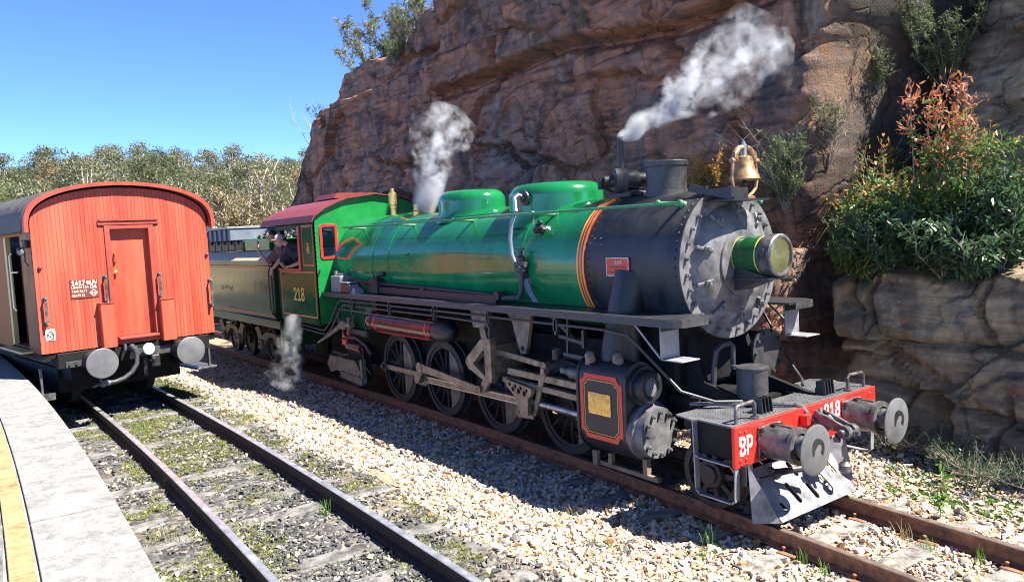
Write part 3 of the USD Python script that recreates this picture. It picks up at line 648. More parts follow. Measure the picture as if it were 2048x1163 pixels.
# --- headlight
HX = 2.0
m = MB(); m.lathe([(2.08, 0), (2.08, .19), (2.10, .195), (2.44, .195)], (0, 0, 2.375), (1, 0, 0), 48, caps=False); hl = P('headlight', m, 'dkgreen')
for x in (2.13, 2.40): m = MB(); m.lathe([(x-.006, .19), (x-.006, .1965), (x+.006, .1965), (x+.006, .19)], (0, 0, 2.375), (1, 0, 0), 48, caps=False); P('yellow_line', m, 'yellowline', hl)
m = MB(); m.lathe([(2.43, .18), (2.43, .205), (2.45, .213), (2.57, .213), (2.58, .2), (2.58, .178), (2.55, .172), (2.44, .17)], (0, 0, 2.375), (1, 0, 0), 48, caps=False); P('headlight_rim', m, 'buffer', hl)
m = MB(); pr = [(2.25+.3*t*t, .172*t) for t in np.linspace(1, .03, 14)]; m.lathe(pr, (0, 0, 2.375), (1, 0, 0), 40, caps=False)
P('reflector', m, 'mirror', hl)
m = MB(); m.cyl((2.26, 0, 2.375), (2.33, 0, 2.375), .012, n=10); m.ball((2.345, 0, 2.375), .025); P('bulb', m, 'glassy', hl)
m = MB(); m.lathe([(2.556, .172), (2.562, .172), (2.568, .1), (2.572, 0)], (0, 0, 2.375), (1, 0, 0), 40, caps=False); P('headlight_glass', m, 'lens', hl)
m = MB(); m.ab((2.46, -.228, 2.36), (2.53, -.205, 2.45), .006); m.cyl((2.47, -.235, 2.31), (2.47, -.235, 2.40), .012, n=8); m.cyl((2.47, .235, 2.31), (2.47, .235, 2.40), .012, n=8); P('latch', m, 'blackmetal', hl)
m = MB(); m.hull([(2.06, y, z) for y in (-.16, .16) for z in (2.0, 2.3)]+[(2.5, y, 2.17) for y in (-.14, .14)]+[(2.5, y, 2.155) for y in (-.14, .14)]); m.ab((2.08, -.2, 2.14), (2.56, .2, 2.16)); m.cyl((2.5, .1, 2.13), (2.62, .12, 2.13), .02, n=8); P('headlight_bracket', m, 'blackmetal')
# --- bell on its tray
m = MB(); BX = 2.17
m.ab((1.92, -.36, 2.93), (2.30, .22, 2.948)); m.plate(sg.Polygon([(1.72, 3.06), (2.28, 2.94), (2.3, 2.948), (2.3, 2.97), (1.75, 3.14)]), (0, -.33, 0), (1, 0, 0), (0, 0, 1), .012); m.hull([(2.27, y, z) for y in (-.36, -.1) for z in (2.96, 3.06)]+[(2.282, y, z) for y in (-.36, -.1) for z in (2.95, 3.06)]+[(1.8, y, 3.07) for y in (-.36, -.1)])
m.ab((1.85, -.33, 2.9), (1.95, .2, 3.1)); P('bell_tray', m, 'blackmetal')
m = MB(); m.lathe([(0, .145), (.012, .155), (.05, .142), (.075, .125), (.13, .102), (.2, .088), (.235, .075), (.25, .05), (.255, 0)], (BX, 0, 3.135), (0, 0, 1), 36); m.lathe([(.012, .14), (.05, .125), (.2, .075), (.2, 0)], (BX, 0, 3.135), (0, 0, 1), 24); bell = P('bell', m, 'bronze')
m = MB(); m.tube([(BX, -.15, 3.345), (BX, -.14, 3.40), (BX, -.09, 3.455), (BX, -.03, 3.465)], [.035, .035, .03, .03], 10); m.tube([(BX, .03, 3.465), (BX, .09, 3.455), (BX, .14, 3.40), (BX, .15, 3.345)], [.03, .03, .035, .035], 10); m.cyl((BX, -.21, 3.335), (BX, -.12, 3.335), .026, n=10); m.cyl((BX, .12, 3.335), (BX, .22, 3.335), .026, n=10); P('bell_yoke', m, 'bronze', bell)
m = MB(); m.cyl((BX, 0, 3.385), (BX, 0, 3.50), .03, n=8); m.cyl((BX, 0, 3.5), (BX, 0, 3.53), .018, n=8); P('bell_bolt', m, 'steel', bell)
m = MB(); m.tube([(BX, y, z) for y, z in ((-.18, 3.36), (-.19, 3.25), (-.205, 3.16), (-.18, 3.06), (-.11, 3.0), (0, 2.98), (.11, 3.0), (.18, 3.06), (.205, 3.16), (.19, 3.25), (.18, 3.36))], .017, 8); m.lathe([(0, .1), (.02, .1), (.04, .05)], (BX, 0, 2.95), (0, 0, 1), 20); m.cyl((BX, 0, 2.95), (BX, 0, 3.0), .04); P('bell_stand', m, 'bronze', bell)
m = MB(); m.tube([(BX, .235, 3.33), (BX, .24, 3.42), (BX+.0, .215, 3.47), (BX, .255, 3.54)], .009, 6); P('bell_crank', m, 'greymetal', bell)
m = MB(); m.cyl((BX, 0, 3.2), (BX, 0, 3.12), .012); m.ball((BX, 0, 3.11), .03, sub=1); P('clapper', m, 'blackmetal', bell)
# --- running boards, front steps
for sy in (-1, 1):
    Q = (lambda mb: mb) if sy < 0 else (lambda mb: mb.mirror())
    m = MB(); pl_ = sg.Polygon([(-6.2, -1.15), (2.08, -1.15), (2.2, -1.10), (2.235, -1.0), (2.235, -.62), (-6.2, -.62)])
    m.plate(pl_, (0, 0, 1.806), (1, 0, 0), (0, 1, 0), .024); rb = P('running_board', Q(m), 'boardtop')
    m = MB(); e = sg.LineString([(-6.2, -1.15), (2.06, -1.15), (2.16, -1.13), (2.22, -1.07), (2.24, -.98), (2.24, -.72)]).buffer(.008, cap_style=2); m.plate(e, (0, 0, 1.752), (1, 0, 0), (0, 1, 0), .072); P('valance', Q(m), 'greymetal', rb)
    m = MB(); m.box((2.0, -1.005, 1.625), (.012, .26, .37)); m.box((2.13, -1.005, 1.437), (.27, .26, .012), None, .004)
    m.beam((1.98, -1.12, 1.45), (1.6, -1.1, 1.78), .012, .02); st = P('front_step', Q(m), 'galv')
    m = MB(); m.box((2.008, -1.005, 1.745), (.006, .258, .075)); P('step_shade_strip', Q(m), 'blackmetal', st)  # valance shadow on the step plate, built as a thin dark strip
    m = MB(); m.tube([(-6.0, -.93, 2.02), (-5.6, -.9, 2.03), (-4.5, -.86, 2.0), (-1.4, -.86, 1.93), (-.9, -.88, 1.9)], .03, 10); m.tube([(-4.55, -.86, 2.03), (-4.5, -.86, 2.14), (-4.3, -.84, 2.16)], .035, 8)
    m.beam((-4.4, -.88, 1.9), (-1.0, -.92, 1.875), .05, .1); m.ab((-4.7, -.95, 1.83), (-4.4, -.78, 2.08), .02); m.ab((-3.0, -.92, 1.83), (-2.9, -.8, 1.97)); m.cyl((-.98, -.95, 1.93), (-.98, -.8, 1.93), .06, n=12); P('side_pipe', Q(m), 'blackmetal')
    for k, (y, z, r) in enumerate(((-1.12, 1.70, .016), (-1.1, 1.62, .016), (-1.13, 1.545, .008))):
        m = MB()
        if k < 2: m.tube([(-7.9, -1.14, 1.17-.07*k), (-6.6, -1.14, 1.13-.07*k), (-6.25+.1*k, -1.14, 1.12-.07*k), (-6.05+.1*k, -1.14, 1.22-.07*k), (-5.62+.1*k, y, 1.63-.07*k), (-5.5+.1*k, y, z), (-5.2, y, z), (-2, y, z-.01), (1.2 if k == 0 else -.9, y, z-.03)] + ([(1.55, y, z-.06), (2.05, y+.2, 1.1), (2.3, y+.4, 1.0), (2.45, -.5, .99)] if k == 0 else []), r, 8)
        else: m.tube([(-5.6, y, z), (-3, y, z-.02), (-2.3, y, z-.03)], r, 6)
        P('pipe', Q(m), 'tan' if k == 2 else 'greymetal')
    m = MB()
    for x in np.arange(-5, 1.6, 1.35): m.ab((x, -1.14, 1.55), (x+.03, -1.09, 1.8)); m.ab((x-.02, -1.14, 1.6), (x+.05, -1.12, 1.72))
    P('pipe_clips', Q(m), 'greymetal', rb, kind='stuff')
    # air reservoir
    m = MB(); z = 1.39; r = .165; y = -.98
    m.lathe([(-4.62, 0), (-4.62, .05), (-4.6, .10), (-4.55, .145), (-4.45, r), (-2.30, r), (-2.3, 0)], (0, y, z), (1, 0, 0), 36); ar = P('air_reservoir', Q(m), 'maroon')
    m = MB(); m.lathe([(-2.37, r-.01), (-2.37, r+.003), (-2.27, r+.003), (-2.12, .153), (-2.04, .103), (-2.012, .05), (-2.0, 0)], (0, y, z), (1, 0, 0), 36); P('reservoir_end', Q(m), 'blackmetal', ar)
    m = MB()
    for x in (-4.2, -2.55): m.lathe([(x-.022, r), (x-.02, r+.004), (x+.02, r+.004), (x+.022, r)], (0, y, z), (1, 0, 0), 36)
    a = math.radians(238); m.beam((-4.2, y+(r+.003)*math.cos(a), z+(r+.003)*math.sin(a)), (-2.55, y+(r+.003)*math.cos(a), z+(r+.003)*math.sin(a)), .008, .03, (0, math.cos(a), math.sin(a)))
    P('red_line', Q(m), 'lining', ar)
    m = MB()
    for x in (-4.35, -2.42):
        m.lathe([(x-.02, r), (x-.02, r+.008), (x+.02, r+.008), (x+.02, r)], (0, y, z), (1, 0, 0), 36); m.ab((x-.02, y-.02, z+r), (x+.02, y+.02, 1.805))
    P('reservoir_strap', Q(m), 'maroon', ar)
# --- boxes on the running board by the cab
m = MB(); m.ab((-5.95, -1.08, 1.83), (-5.55, -.82, 2.12), .012); P('lubricator_box', m, 'hosebox')
m = MB(); m.ab((-5.5, -1.1, 1.83), (-5.2, -.86, 2.0), .012); lb = P('oil_box', m, 'maroon')
m = MB(); m.ab((-5.51, -1.11, 2.0), (-5.19, -.85, 2.02), .006); m.ab((-5.2, -1.08, 1.84), (-5.17, -.9, 1.98)); P('lid', m, 'hosebox', lb)
m = MB(); m.hull([(-5.12, -1.08, 1.83), (-5.12, -.9, 1.83), (-4.95, -1.08, 1.83), (-4.95, -.9, 1.83), (-5.08, -1.06, 1.93), (-5.08, -.92, 1.93), (-5.0, -1.06, 1.91), (-5.0, -.92, 1.91)]); P('bracket', m, 'galv')
m = MB(); m.ab((-5.85, -1.0, 2.12), (-5.6, -.88, 2.16), .01); m.cyl((-5.9, -.98, 2.12), (-5.9, -.98, 2.2), .04); P('box_cap', m, 'hosebox')
# --- feed pipe on the sand dome with check valve and blue hose
m = MB(); m.lathe([(0, .10), (.02, .10), (.03, .05)], (-.72, -.60, 3.16), (-.1, -1, -.1), 16); m.ball((-.72, -.63, 3.155), .05); P('valve_flange', m, 'blackmetal', sd)
m = MB(); m.tube([(-.72, -.62, 3.17), (-.74, -.70, 3.2), (-.73, -.76, 3.16), (-.7, -.78, 3.05), (-.66, -.80, 2.98)], .027, 10); P('feed_bend', m, 'chrome')
m = MB(); m.tube([(-.66, -.79, 3.0), (-.7, -.85, 2.85), (-.72, -.87, 2.65), (-.7, -.87, 2.45), (-.62, -.86, 2.3)], .026, 10); P('hose', m, 'bluegrey')
m = MB()
for k in range(3): m.tube([(-.52+.035*k, -.84, 2.15), (-.42+.035*k, -.86, 2.0), (-.3+.035*k, -.86, 1.87)], .013, 8)
P('hose_bundle', m, 'bluegrey')
m = MB(); m.lathe([(-.14, .05), (-.1, .06), (-.06, .06), (-.05, .085), (.0, .085), (.01, .06), (.12, .055), (.14, .03), (.2, .025)], (-.52, -.87, 2.3), (0, 0, 1), 14); m.cyl((-.62, -.87, 2.33), (-.42, -.87, 2.33), .035); m.box((-.52, -.87, 2.52), (.14, .03, .02)); m.cyl((-.52, -.87, 2.2), (-.52, -.78, 2.2), .05); m.tube([(-.52, -.87, 2.16), (-.52, -.88, 1.98), (-.55, -.9, 1.92), (-.9, -.9, 1.9)], .032, 10); P('clack_valve', m, 'greymetal')
m = MB(); m.cyl((-.29, -.67, 2.74), (-.29, -.77, 2.77), .055, n=10); m.ball((-.26, -.77, 2.78), .05, sub=1); m.ball((-.33, -.76, 2.74), .04, sub=1); m.cyl((-.22, -.76, 2.83), (-.22, -.8, 2.84), .03, n=8); P('washout_plug', m, 'blackmetal', boiler)
m = MB(); m.lathe([(0, .02), (.02, .02)], (-3.55, -.8, 2.47), (0, -1, .2), 10); P('lifting_eye', m, 'blackmetal', boiler)
# safety valves and whistle near the cab
m = MB(); m.cyl((-5.45, 0, 3.1), (-5.45, 0, 3.3), .05); m.lathe([(0, .06), (.06, .06), (.07, .075), (.27, .075), (.3, .04), (.36, .03), (.37, 0)], (-5.45, 0, 3.27), (0, 0, 1), 16); m.cyl((-5.6, .0, 3.37), (-5.45, 0, 3.33), .015, n=6); P('whistle', m, 'brass')
for y in (-.13, .13):
    m = MB(); m.lathe([(0, .08), (.08, .08), (.1, .06), (.2, .055), (.22, 0)], (-4.35, y, 3.08), (0, 0, 1), 16); P('safety_valve', m, 'brass')
# --- frames, cylinders, motion
for sy in (-1, 1):
    m = MB(); m.plate(sg.Polygon([(-7.6, .55), (-7.6, 1.2), (-5.2, 1.2), (-4.9, 1.35), (.6, 1.42), (1.0, 1.75), (1.75, 1.75), (1.95, 1.1), (2.8, .9), (2.8, .62), (1.9, .62), (1.4, .5), (.7, .42), (-4.9, .42)]), (0, sy*.42+.03, 0), (1, 0, 0), (0, 0, 1), .06); P('frame_plate', m, 'chassis')
m = MB(); m.ab((-5.6, -.62, 1.15), (-.9, .62, 1.62), .05); m.lathe([(-4.9, .66), (-.2, .66)], (0, 0, 1.98), (1, 0, 0), 24); m.ab((-4.5, -.4, .55), (1.6, .4, 1.2)); P('ashpan_and_stays', m, 'chassis')
m = MB(); m.ab((-6.15, -.86, 1.15), (-4.75, .86, 2.0), .05); P('firebox', m, 'dkgreen')
m = MB(); m.ab((1.0, -.60, 1.0), (1.72, .6, 1.7), .04); m.hull([(x, y, 1.55) for x in (.95, 1.75) for y in (-.5, .5)]+[(x, y, 1.75) for x in (.75, 1.9) for y in (-.6, .6)]); P('smokebox_saddle', m, 'chassis')
wheelx = [0., -1.4427, -2.8854, -4.3281]
def circ(c, r, n=24): return sg.Point(*c).buffer(r, n)
for sy in (-1, 1):
    S = lambda mb: mb if sy < 0 else mb.mirror()
    for i, xw in enumerate(wheelx):
        c = V(xw, -.655, .577); R = .577
        w = T(numbered(LO.path, 'driving_wheel'), LO.loc)
        m = MB(); m.lathe([(.0, .50), (-.0, .565), (.006, R), (.02, R), (.10, R+.004), (.108, R+.03), (.135, R+.025), (.14, .5)], c, (0, 1, 0), 56, caps=False)
        v, f = np.vstack(S(m).v)-LO.loc, np.vstack(S(m).f); usdkit.mesh(stage, w.path, trimesh.Trimesh(v, f, process=False), M['tyre'], smooth=32)
        m = MB(); m.plate(circ((0, 0), .507, 40).difference(circ((0, 0), .452, 40)), c+V(0, .03, 0), (1, 0, 0), (0, 0, 1), .012); m.plate(circ((0, 0), .507, 40).difference(circ((0, 0), .455, 40)), c+V(0, .10, 0), (1, 0, 0), (0, 0, 1), .06); P('rim', S(m), 'tyre', w)
        m = MB(); m.lathe([(-.01, 0), (-.01, .10), (.0, .125), (.09, .13)], c, (0, 1, 0), 24); m.lathe([(-.02, 0), (-.02, .07), (0, .07)], c, (0, 1, 0), 20)
        m.hull([c+V(.0, q, 0)+V(math.cos(a)*.12, 0, math.sin(a)*.12) for a in np.linspace(1.2, 5.1, 8) for q in (0, .08)]+[c+V(-.30, q, 0)+V(math.cos(a)*.085, 0, math.sin(a)*.085) for a in np.linspace(0, 6.2, 10) for q in (0, .08)]); P('hub', S(m), 'tyre', w)
        for k in range(14):
            a = 2*math.pi*(k+.5)/14; d = V(math.cos(a), 0, math.sin(a)); m = MB()
            m.hull([c+d*.11+V(0, .045, 0)+q for q in (V(-d[2], 0, d[0])*.024, V(d[2], 0, -d[0])*.024, V(0, -.022, 0), V(0, .022, 0))]+[c+d*.46+V(0, .055, 0)+q for q in (V(-d[2], 0, d[0])*.016, V(d[2], 0, -d[0])*.016, V(0, -.016, 0), V(0, .016, 0))]); P('spoke', S(m), 'tyre', w)
        cw = circ((0, 0), .462, 32).intersection(sg.box(.17 if i != 1 else .12, -.5, .5, .5)); m = MB(); m.plate(cw, c+V(0, .08, 0), (1, 0, 0), (0, 0, 1), .075); P('counterweight', S(m), 'tan' if i < 4 else 'tyre', w)
    m = MB()
    for xw in wheelx: m.cyl((xw, -.6, .577), (xw, 0, .577), .09, n=12)
    P('axles', S(m), 'chassis', kind='stuff')
    pin = lambda xw: V(xw-.30, 0, .585)
    # coupling rods
    m = MB()
    for a, b in zip(wheelx[:-1], wheelx[1:]): m.beam(pin(a)+V(-.06, -.755, 0), pin(b)+V(.06, -.755, 0), .04, .085, bev=.008)
    cr = P('coupling_rod', S(m), 'rod')
    for xw in wheelx:
        m = MB(); m.lathe([(-.035, 0), (-.035, .07), (-.03, .085), (.03, .085)], pin(xw)+V(0, -.755, 0), (0, 1, 0), 20); m.cyl(pin(xw)+V(0, -.83, 0), pin(xw)+V(0, -.6, 0), .045, n=14); m.cyl(pin(xw)+V(0, -.745, .08), pin(xw)+V(0, -.745, .14), .025, n=8); P('crank_pin', S(m), 'greymetal', cr)
    # main rod
    A, B = pin(wheelx[2])+V(0, -.865, -.01), V(-.52, -.90, .605); m = MB()
    m.beam(A+V(.1, 0, -.0), B+V(-.05, 0, 0), .045, .11, bev=.006); m.box(A, (.26, .06, .24), None, .03); mr = P('main_rod', S(m), 'rod')
    m = MB(); m.beam(A+V(.16, -.024, .04), B+V(-.1, -.024, .035), .01, .012); m.beam(A+V(.16, -.024, -.04), B+V(-.1, -.024, -.035), .01, .012); m.lathe([(-.05, 0), (-.05, .06), (.05, .06)], A, (0, 1, 0), 16); P('rod_fluting', S(m), 'steel', mr)
    # return crank and eccentric rod
    E0, E1 = V(-3.02, -.985, .775), V(-1.42, -.985, .665)
    m = MB(); m.hull([A+V(0, -.06, 0)+V(math.cos(a)*.075, q, math.sin(a)*.075) for a in np.linspace(0, 6, 9) for q in (0, -.045)]+[E0+V(math.cos(a)*.06, q, math.sin(a)*.06) for a in np.linspace(0, 6, 9) for q in (.03, .07)]); P('return_crank', S(m), 'rod')
    m = MB(); m.hull([E0+V(.06, q, s_) for q in (-.02, .02) for s_ in (-.06, .06)]+[E1+V(-.05, q, s_) for q in (-.02, .02) for s_ in (-.035, .035)]); m.lathe([(-.035, 0), (-.035, .06), (-.03, .082), (.03, .082)], E0, (0, 1, 0), 20); m.lathe([(-.03, 0), (-.03, .05), (.03, .05)], E1, (0, 1, 0), 16); P('eccentric_rod', S(m), 'rod')
    # expansion link and its yoke
    m = MB(); yk = sg.Polygon([(-1.53, 1.04), (-1.48, 1.11), (-1.15, 1.36), (-.97, 1.38), (-.95, 1.34), (-.95, .86), (-1.0, .82), (-1.1, .84), (-1.48, .97)]).buffer(.012).difference(sg.Polygon([(-1.34, 1.04), (-1.1, 1.22), (-1.1, .91)]).buffer(.015)); m.plate(yk, (0, -1.02, 0), (1, 0, 0), (0, 0, 1), .09); m.lathe([(-.03, 0), (-.03, .045), (.12, .05)], (-1.44, -1.02, 1.04), (0, 1, 0), 16); m.ab((-1.02, -1.02, .88), (-.95, -.6, 1.3)); P('link_bracket', S(m), 'rod')
    m = MB(); ln = sg.LineString([(-1.36, .68), (-1.27, .8), (-1.22, .95), (-1.21, 1.1), (-1.24, 1.28), (-1.3, 1.45)]).buffer(.06).difference(sg.LineString([(-1.26, .86), (-1.21, 1.1), (-1.26, 1.3)]).buffer(.025)); m.plate(ln, (0, -.93, 0), (1, 0, 0), (0, 0, 1), .05); P('expansion_link', S(m), 'rod')
    m = MB(); m.beam((-1.22, -.95, 1.22), (-.02, -.95, 1.13), .035, .075, bev=.006); m.lathe([(-.04, 0), (-.04, .05), (.04, .05)], (-.02, -.95, 1.13), (0, 1, 0), 14); P('radius_rod', S(m), 'rod')
    m = MB(); m.hull([(.01, q, z) for q in (-.98, -.95) for z in (1.13, 1.05)]+[(-.08, q, 1.1) for q in (-.98, -.95)]+[(-.29, q, .5) for q in (-.98, -.95)]+[(-.23, q, .49) for q in (-.98, -.95)]); m.lathe([(-.04, 0), (-.04, .04), (.04, .04)], (-.02, -.97, 1.07), (0, 1, 0), 12); P('combination_lever', S(m), 'rod')
    m = MB(); m.beam((-.3, -.95, .46), (-.62, -.95, .44), .03, .05); m.tube([(-.62, -.95, .44), (-.6, -.94, .55), (-.5, -.93, .62)], .03, 8); P('union_link', S(m), 'rod')
    # crosshead and guide bars
    m = MB(); ch = sg.Polygon([(-.74, .90), (-.20, .84), (-.2, .78), (-.28, .70), (-.29, .5), (-.45, .5), (-.5, .66), (-.62, .76), (-.72, .82)])
    for k in range(4): ch = ch.difference(circ((-.64+.115*k, .845-.013*k), .026, 8))
    for k in range(3): ch = ch.difference(circ((-.575+.115*k, .79-.012*k), .032, 8))
    m.plate(ch, (0, -.99, 0), (1, 0, 0), (0, 0, 1), .06); m.lathe([(-.02, 0), (-.02, .06), (.05, .07)], (-.52, -.98, .61), (0, 1, 0), 14); P('crosshead', S(m), 'rod')
    m = MB(); m.beam((-.78, -.93, .985), (.8, -.93, .955), .09, .085, bev=.006); P('guide_bar', S(m), 'rod')
    m = MB(); m.beam((-.9, -.93, .865), (.8, -.93, .815), .09, .075, bev=.006); P('guide_bar', S(m), 'rod')
    m = MB(); m.cyl((-.3, -.93, .64), (.82, -.93, .62), .04, n=14); P('piston_rod', S(m), 'steel')
    # cylinder
    m = MB(); prof = [(-1.18, 1.12)]
    prof += [(-.98+.2*math.cos(a), 1.14+.2*math.sin(a)) for a in np.linspace(math.pi, .3, 10)] + [(-.62, 1.0), (-.58, .5)] + [(-.875+.305*math.cos(a), .60+.305*math.sin(a)) for a in np.linspace(-.3, -math.pi, 12)]
    poly = sg.Polygon([(p[0], p[1]) for p in prof]).buffer(0); m.plate(poly, (.80, 0, 0), (0, 1, 0), (0, 0, 1), .74); cy = P('cylinder', S(m), 'blackmetal', smooth=40)
    
    for xf_ in (.795, 1.52): m = MB(); m.plate(poly.buffer(.012), (xf_, 0, 0), (0, 1, 0), (0, 0, 1), .035); P('cylinder_flange', S(m), 'blackmetal', cy)
    o = V(0, -1.181, 0)
    m = MB(); b_ = notched(.855, .50, 1.495, 1.195, .075); m.plate(b_.difference(b_.buffer(-.05, join_style=2)), o+V(0, 0, 0), (1, 0, 0), (0, 0, 1), .004); P('red_lining', S(m), 'lining', cy)
    m = MB(); m.plate(b_.buffer(-.062, join_style=2).difference(b_.buffer(-.069, join_style=2)), o, (1, 0, 0), (0, 0, 1), .003); P('gold_lining', S(m), 'gold', cy)
    m = MB(); m.plate(sg.box(.985, .77, 1.325, 1.0), o, (1, 0, 0), (0, 0, 1), .008); bp = P('brass_plate', S(m), 'brass', cy)
    m = MB(); rr = np.random.default_rng(9)
    for k in range(7): x = 1.01+.04*k; m.ab((x, -1.192, .80), (x+rr.uniform(.014, .03), -1.188, .80+rr.uniform(.03, .05)))
    for x, z in ((.997, .782), (1.313, .782), (.997, .988), (1.313, .988)): m.ball((x, -1.189, z), .006, sub=1)
    P('plate_relief', S(m), 'brass', bp, kind='stuff')
    m = MB(); m.lathe([(1.54, .31), (1.60, .31), (1.62, .27), (1.72, .26), (1.73, 0)], (0, -.885, .62), (1, 0, 0), 40); cc = P('cylinder_cover', S(m), 'front', cy)
    for k in range(12):
        a = 2*math.pi*k/12; c = V(1.73, -.885+.215*math.cos(a), .62+.215*math.sin(a)); m = MB(); m.cyl(c, c+V(.03, 0, 0), .02, n=6); m.cyl(c+V(.03, 0, 0), c+V(.05, 0, 0), .011, n=6); P('nut', S(m), 'front', cc)
    m = MB(); m.lathe([(1.52, .205), (1.6, .205), (1.60, .17), (1.68, .165), (1.70, .14), (1.70, .1), (1.66, .09), (1.66, 0)], (0, -.95, 1.1), (1, 0, 0), 36); vc = P('valve_cover', S(m), 'blackmetal', cy)
    m = MB(); m.lathe([(1.66, .105), (1.675, .1), (1.68, 0)], (0, -.95, 1.1), (1, 0, 0), 24); P('valve_cap', S(m), 'face', vc)
    m = MB(); m.cyl((.45, -.95, 1.11), (.82, -.95, 1.1), .075, n=18); m.cyl((.3, -.95, 1.115), (.5, -.95, 1.11), .05, n=14); m.lathe([(0, .12), (.06, .12)], (.72, -.95, 1.1), (1, 0, 0), 20); P('valve_spindle_guide', S(m), 'buffer', cy)
    m = MB(); m.lathe([(1.84, .19), (1.70, .175), (1.2, .165)], (1.18, -.80, 0), (0, 0, 1), 24) ; m.tube([(1.2, -.66, 2.2), (1.19, -.76, 1.95), (1.15, -.85, 1.6), (1.12, -.9, 1.28)], [.2, .185, .165, .165], 20); P('steam_pipe', S(m), 'black')
    for (x, y, z) in ((.92, -1.08, 1.33), (1.28, -1.02, 1.34)):
        m = MB(); m.cyl((x, y, z-.06), (x, y, z+.03), .055, n=12); m.ball((x, y, z+.03), .06, sub=1); m.cyl((x+.03, y-.03, z), (x+.1, y-.06, z+.01), .04, n=10); P('relief_valve', S(m), 'tan', cy)
    m = MB(); m.beam((.98, -1.02, .19), (1.8, -1.0, .17), .05, .045); m.ab((1.6, -1.03, .16), (1.66, -.97, .36)); m.ab((1.1, -1.04, .16), (1.15, -.99, .32)); m.ab((.86, -1.05, .15), (.93, -1.0, .31)); P('drain_cock_gear', S(m), 'tan', cy)
    # brackets hanging below the running board, brake gear, hangers
    m = MB(); m.plate(sg.Polygon([(-.95, 1.74), (-.4, 1.74), (-.42, 1.62), (-.5, 1.3), (-.56, 1.2), (-.64, 1.2), (-.7, 1.32), (-.8, 1.6)]).difference(circ((-.6, 1.27), .035)), (0, -.8, 0), (1, 0, 0), (0, 0, 1), .05); m.plate(sg.Polygon([(-1.5, 1.74), (-1.1, 1.74), (-1.12, 1.6), (-1.2, 1.5), (-1.45, 1.5)]), (0, -.95, 0), (1, 0, 0), (0, 0, 1), .07); m.cyl((-1.18, -.95, 1.55), (-1.18, -.95, 1.3), .012, n=6); P('motion_bracket', S(m), 'tan')
    m = MB()
    for (a, b) in (((.2, -.9, 1.5), (.62, -.9, 1.45)), ((.3, -.92, 1.3), (.7, -.9, 1.28)), ((.35, -.88, 1.72), (.35, -.9, 1.3)), ((.66, -.9, 1.7), (.66, -.9, 1.28)), ((.05, -.9, 1.74), (.45, -.85, 1.45))): m.beam(a, b, .03, .04)
    m.ab((.1, -.92, 1.28), (.2, -.84, 1.36), .01); m.cyl((.15, -.92, 1.22), (.15, -.92, 1.34), .05, n=10); m.ab((.62, -.93, 1.4), (.66, -.88, 1.6)); P('reverser_linkage', S(m), 'greymetal')
    # trailing truck, injector and pipework below the cab
    c = V(-6.05, -.655, .40)
    w = T(numbered(LO.path, 'trailing_wheel'), LO.loc); m = MB(); m.lathe([(0, .33), (0, .39), (.006, .40), (.10, .405), (.108, .43), (.13, .425), (.135, .33)], c, (0, 1, 0), 40); m.lathe([(.02, 0), (.02, .34)], c, (0, 1, 0), 30)
    usdkit.mesh(stage, w.path, trimesh.Trimesh(np.vstack(S(m).v)-LO.loc, np.vstack(S(m).f), process=False), M['tyre'], smooth=32)
    m = MB(); m.plate(sg.Polygon([(-6.75, .42), (-6.6, .6), (-5.5, .6), (-5.3, .42), (-5.4, .3), (-5.75, .34), (-6.35, .34), (-6.6, .28)]), (0, -.84, 0), (1, 0, 0), (0, 0, 1), .08); m.beam((-6.1, -.92, .3), (-5.2, -.92, .26), .06, .12); m.ab((-6.3, -.9, .35), (-6.15, -.8, .62)); m.ab((-5.28, -.93, .22), (-5.2, -.85, .65)); P('trailing_truck_frame', S(m), 'tan')
    m = MB(); m.lathe([(-5.62, 0), (-5.62, .085), (-5.58, .1), (-5.08, .1), (-5.05, .085), (-5.05, 0)], (0, -.95, .86), (1, 0, 0), 20); P('air_pump_cylinder', S(m), 'maroon')
    m = MB(); m.tube([(-5.7, -.98, 1.2), (-5.75, -.98, 1.12), (-5.6, -1.0, 1.03), (-5.2, -1.0, 1.05), (-4.9, -.98, .95), (-4.75, -.95, .8)], .03, 8); m.beam((-5.6, -.9, 1.14), (-4.95, -.9, 1.12), .08, .1); m.tube([(-4.98, -1.0, .9), (-4.95, -1.0, .6), (-4.8, -.95, .45)], .012, 6); m.tube([(-6.2, -1.0, .72), (-5.8, -1.0, .7), (-5.6, -.96, .72)], .022, 8); P('brake_pipes', S(m), 'greymetal')
    m = MB(); m.tube([(-6.55, -1.16, .87), (-6.1, -1.12, 1.04), (-5.75, -1.08, 1.2), (-5.65, -1.06, 1.25)], [.02, .03, .045, .05], 10); m.cyl((-5.7, -1.06, 1.24), (-5.3, -1.02, 1.28), .06, n=12); m.box((-5.55, -1.04, 1.26), (.14, .14, .16), None, .02); m.cyl((-5.4, -1.02, 1.15), (-5.4, -1.02, 1.4), .04, n=10); P('injector', S(m), 'tan')
    m = MB(); m.ab((-6.15, -.85, .95), (-5.85, -.7, 1.1), .02); m.ab((-5.95, -.95, .85), (-5.75, -.8, .98), .02); P('pipe_fitting', S(m), 'lining')
    m = MB(); m.tube([(-5.2, -1.05, 1.6), (-5.18, -1.05, 1.45), (-5.25, -1.02, 1.3)], .015, 6); m.tube([(-4.85, -1.05, 1.66), (-4.75, -1.05, 1.45), (-4.7, -1.02, 1.1)], .012, 6); m.tube([(-5.75, -1.08, 1.5), (-5.65, -1.08, 1.35), (-5.9, -1.05, 1.12)], .025, 8); P('drip_pipes', S(m), 'greymetal')
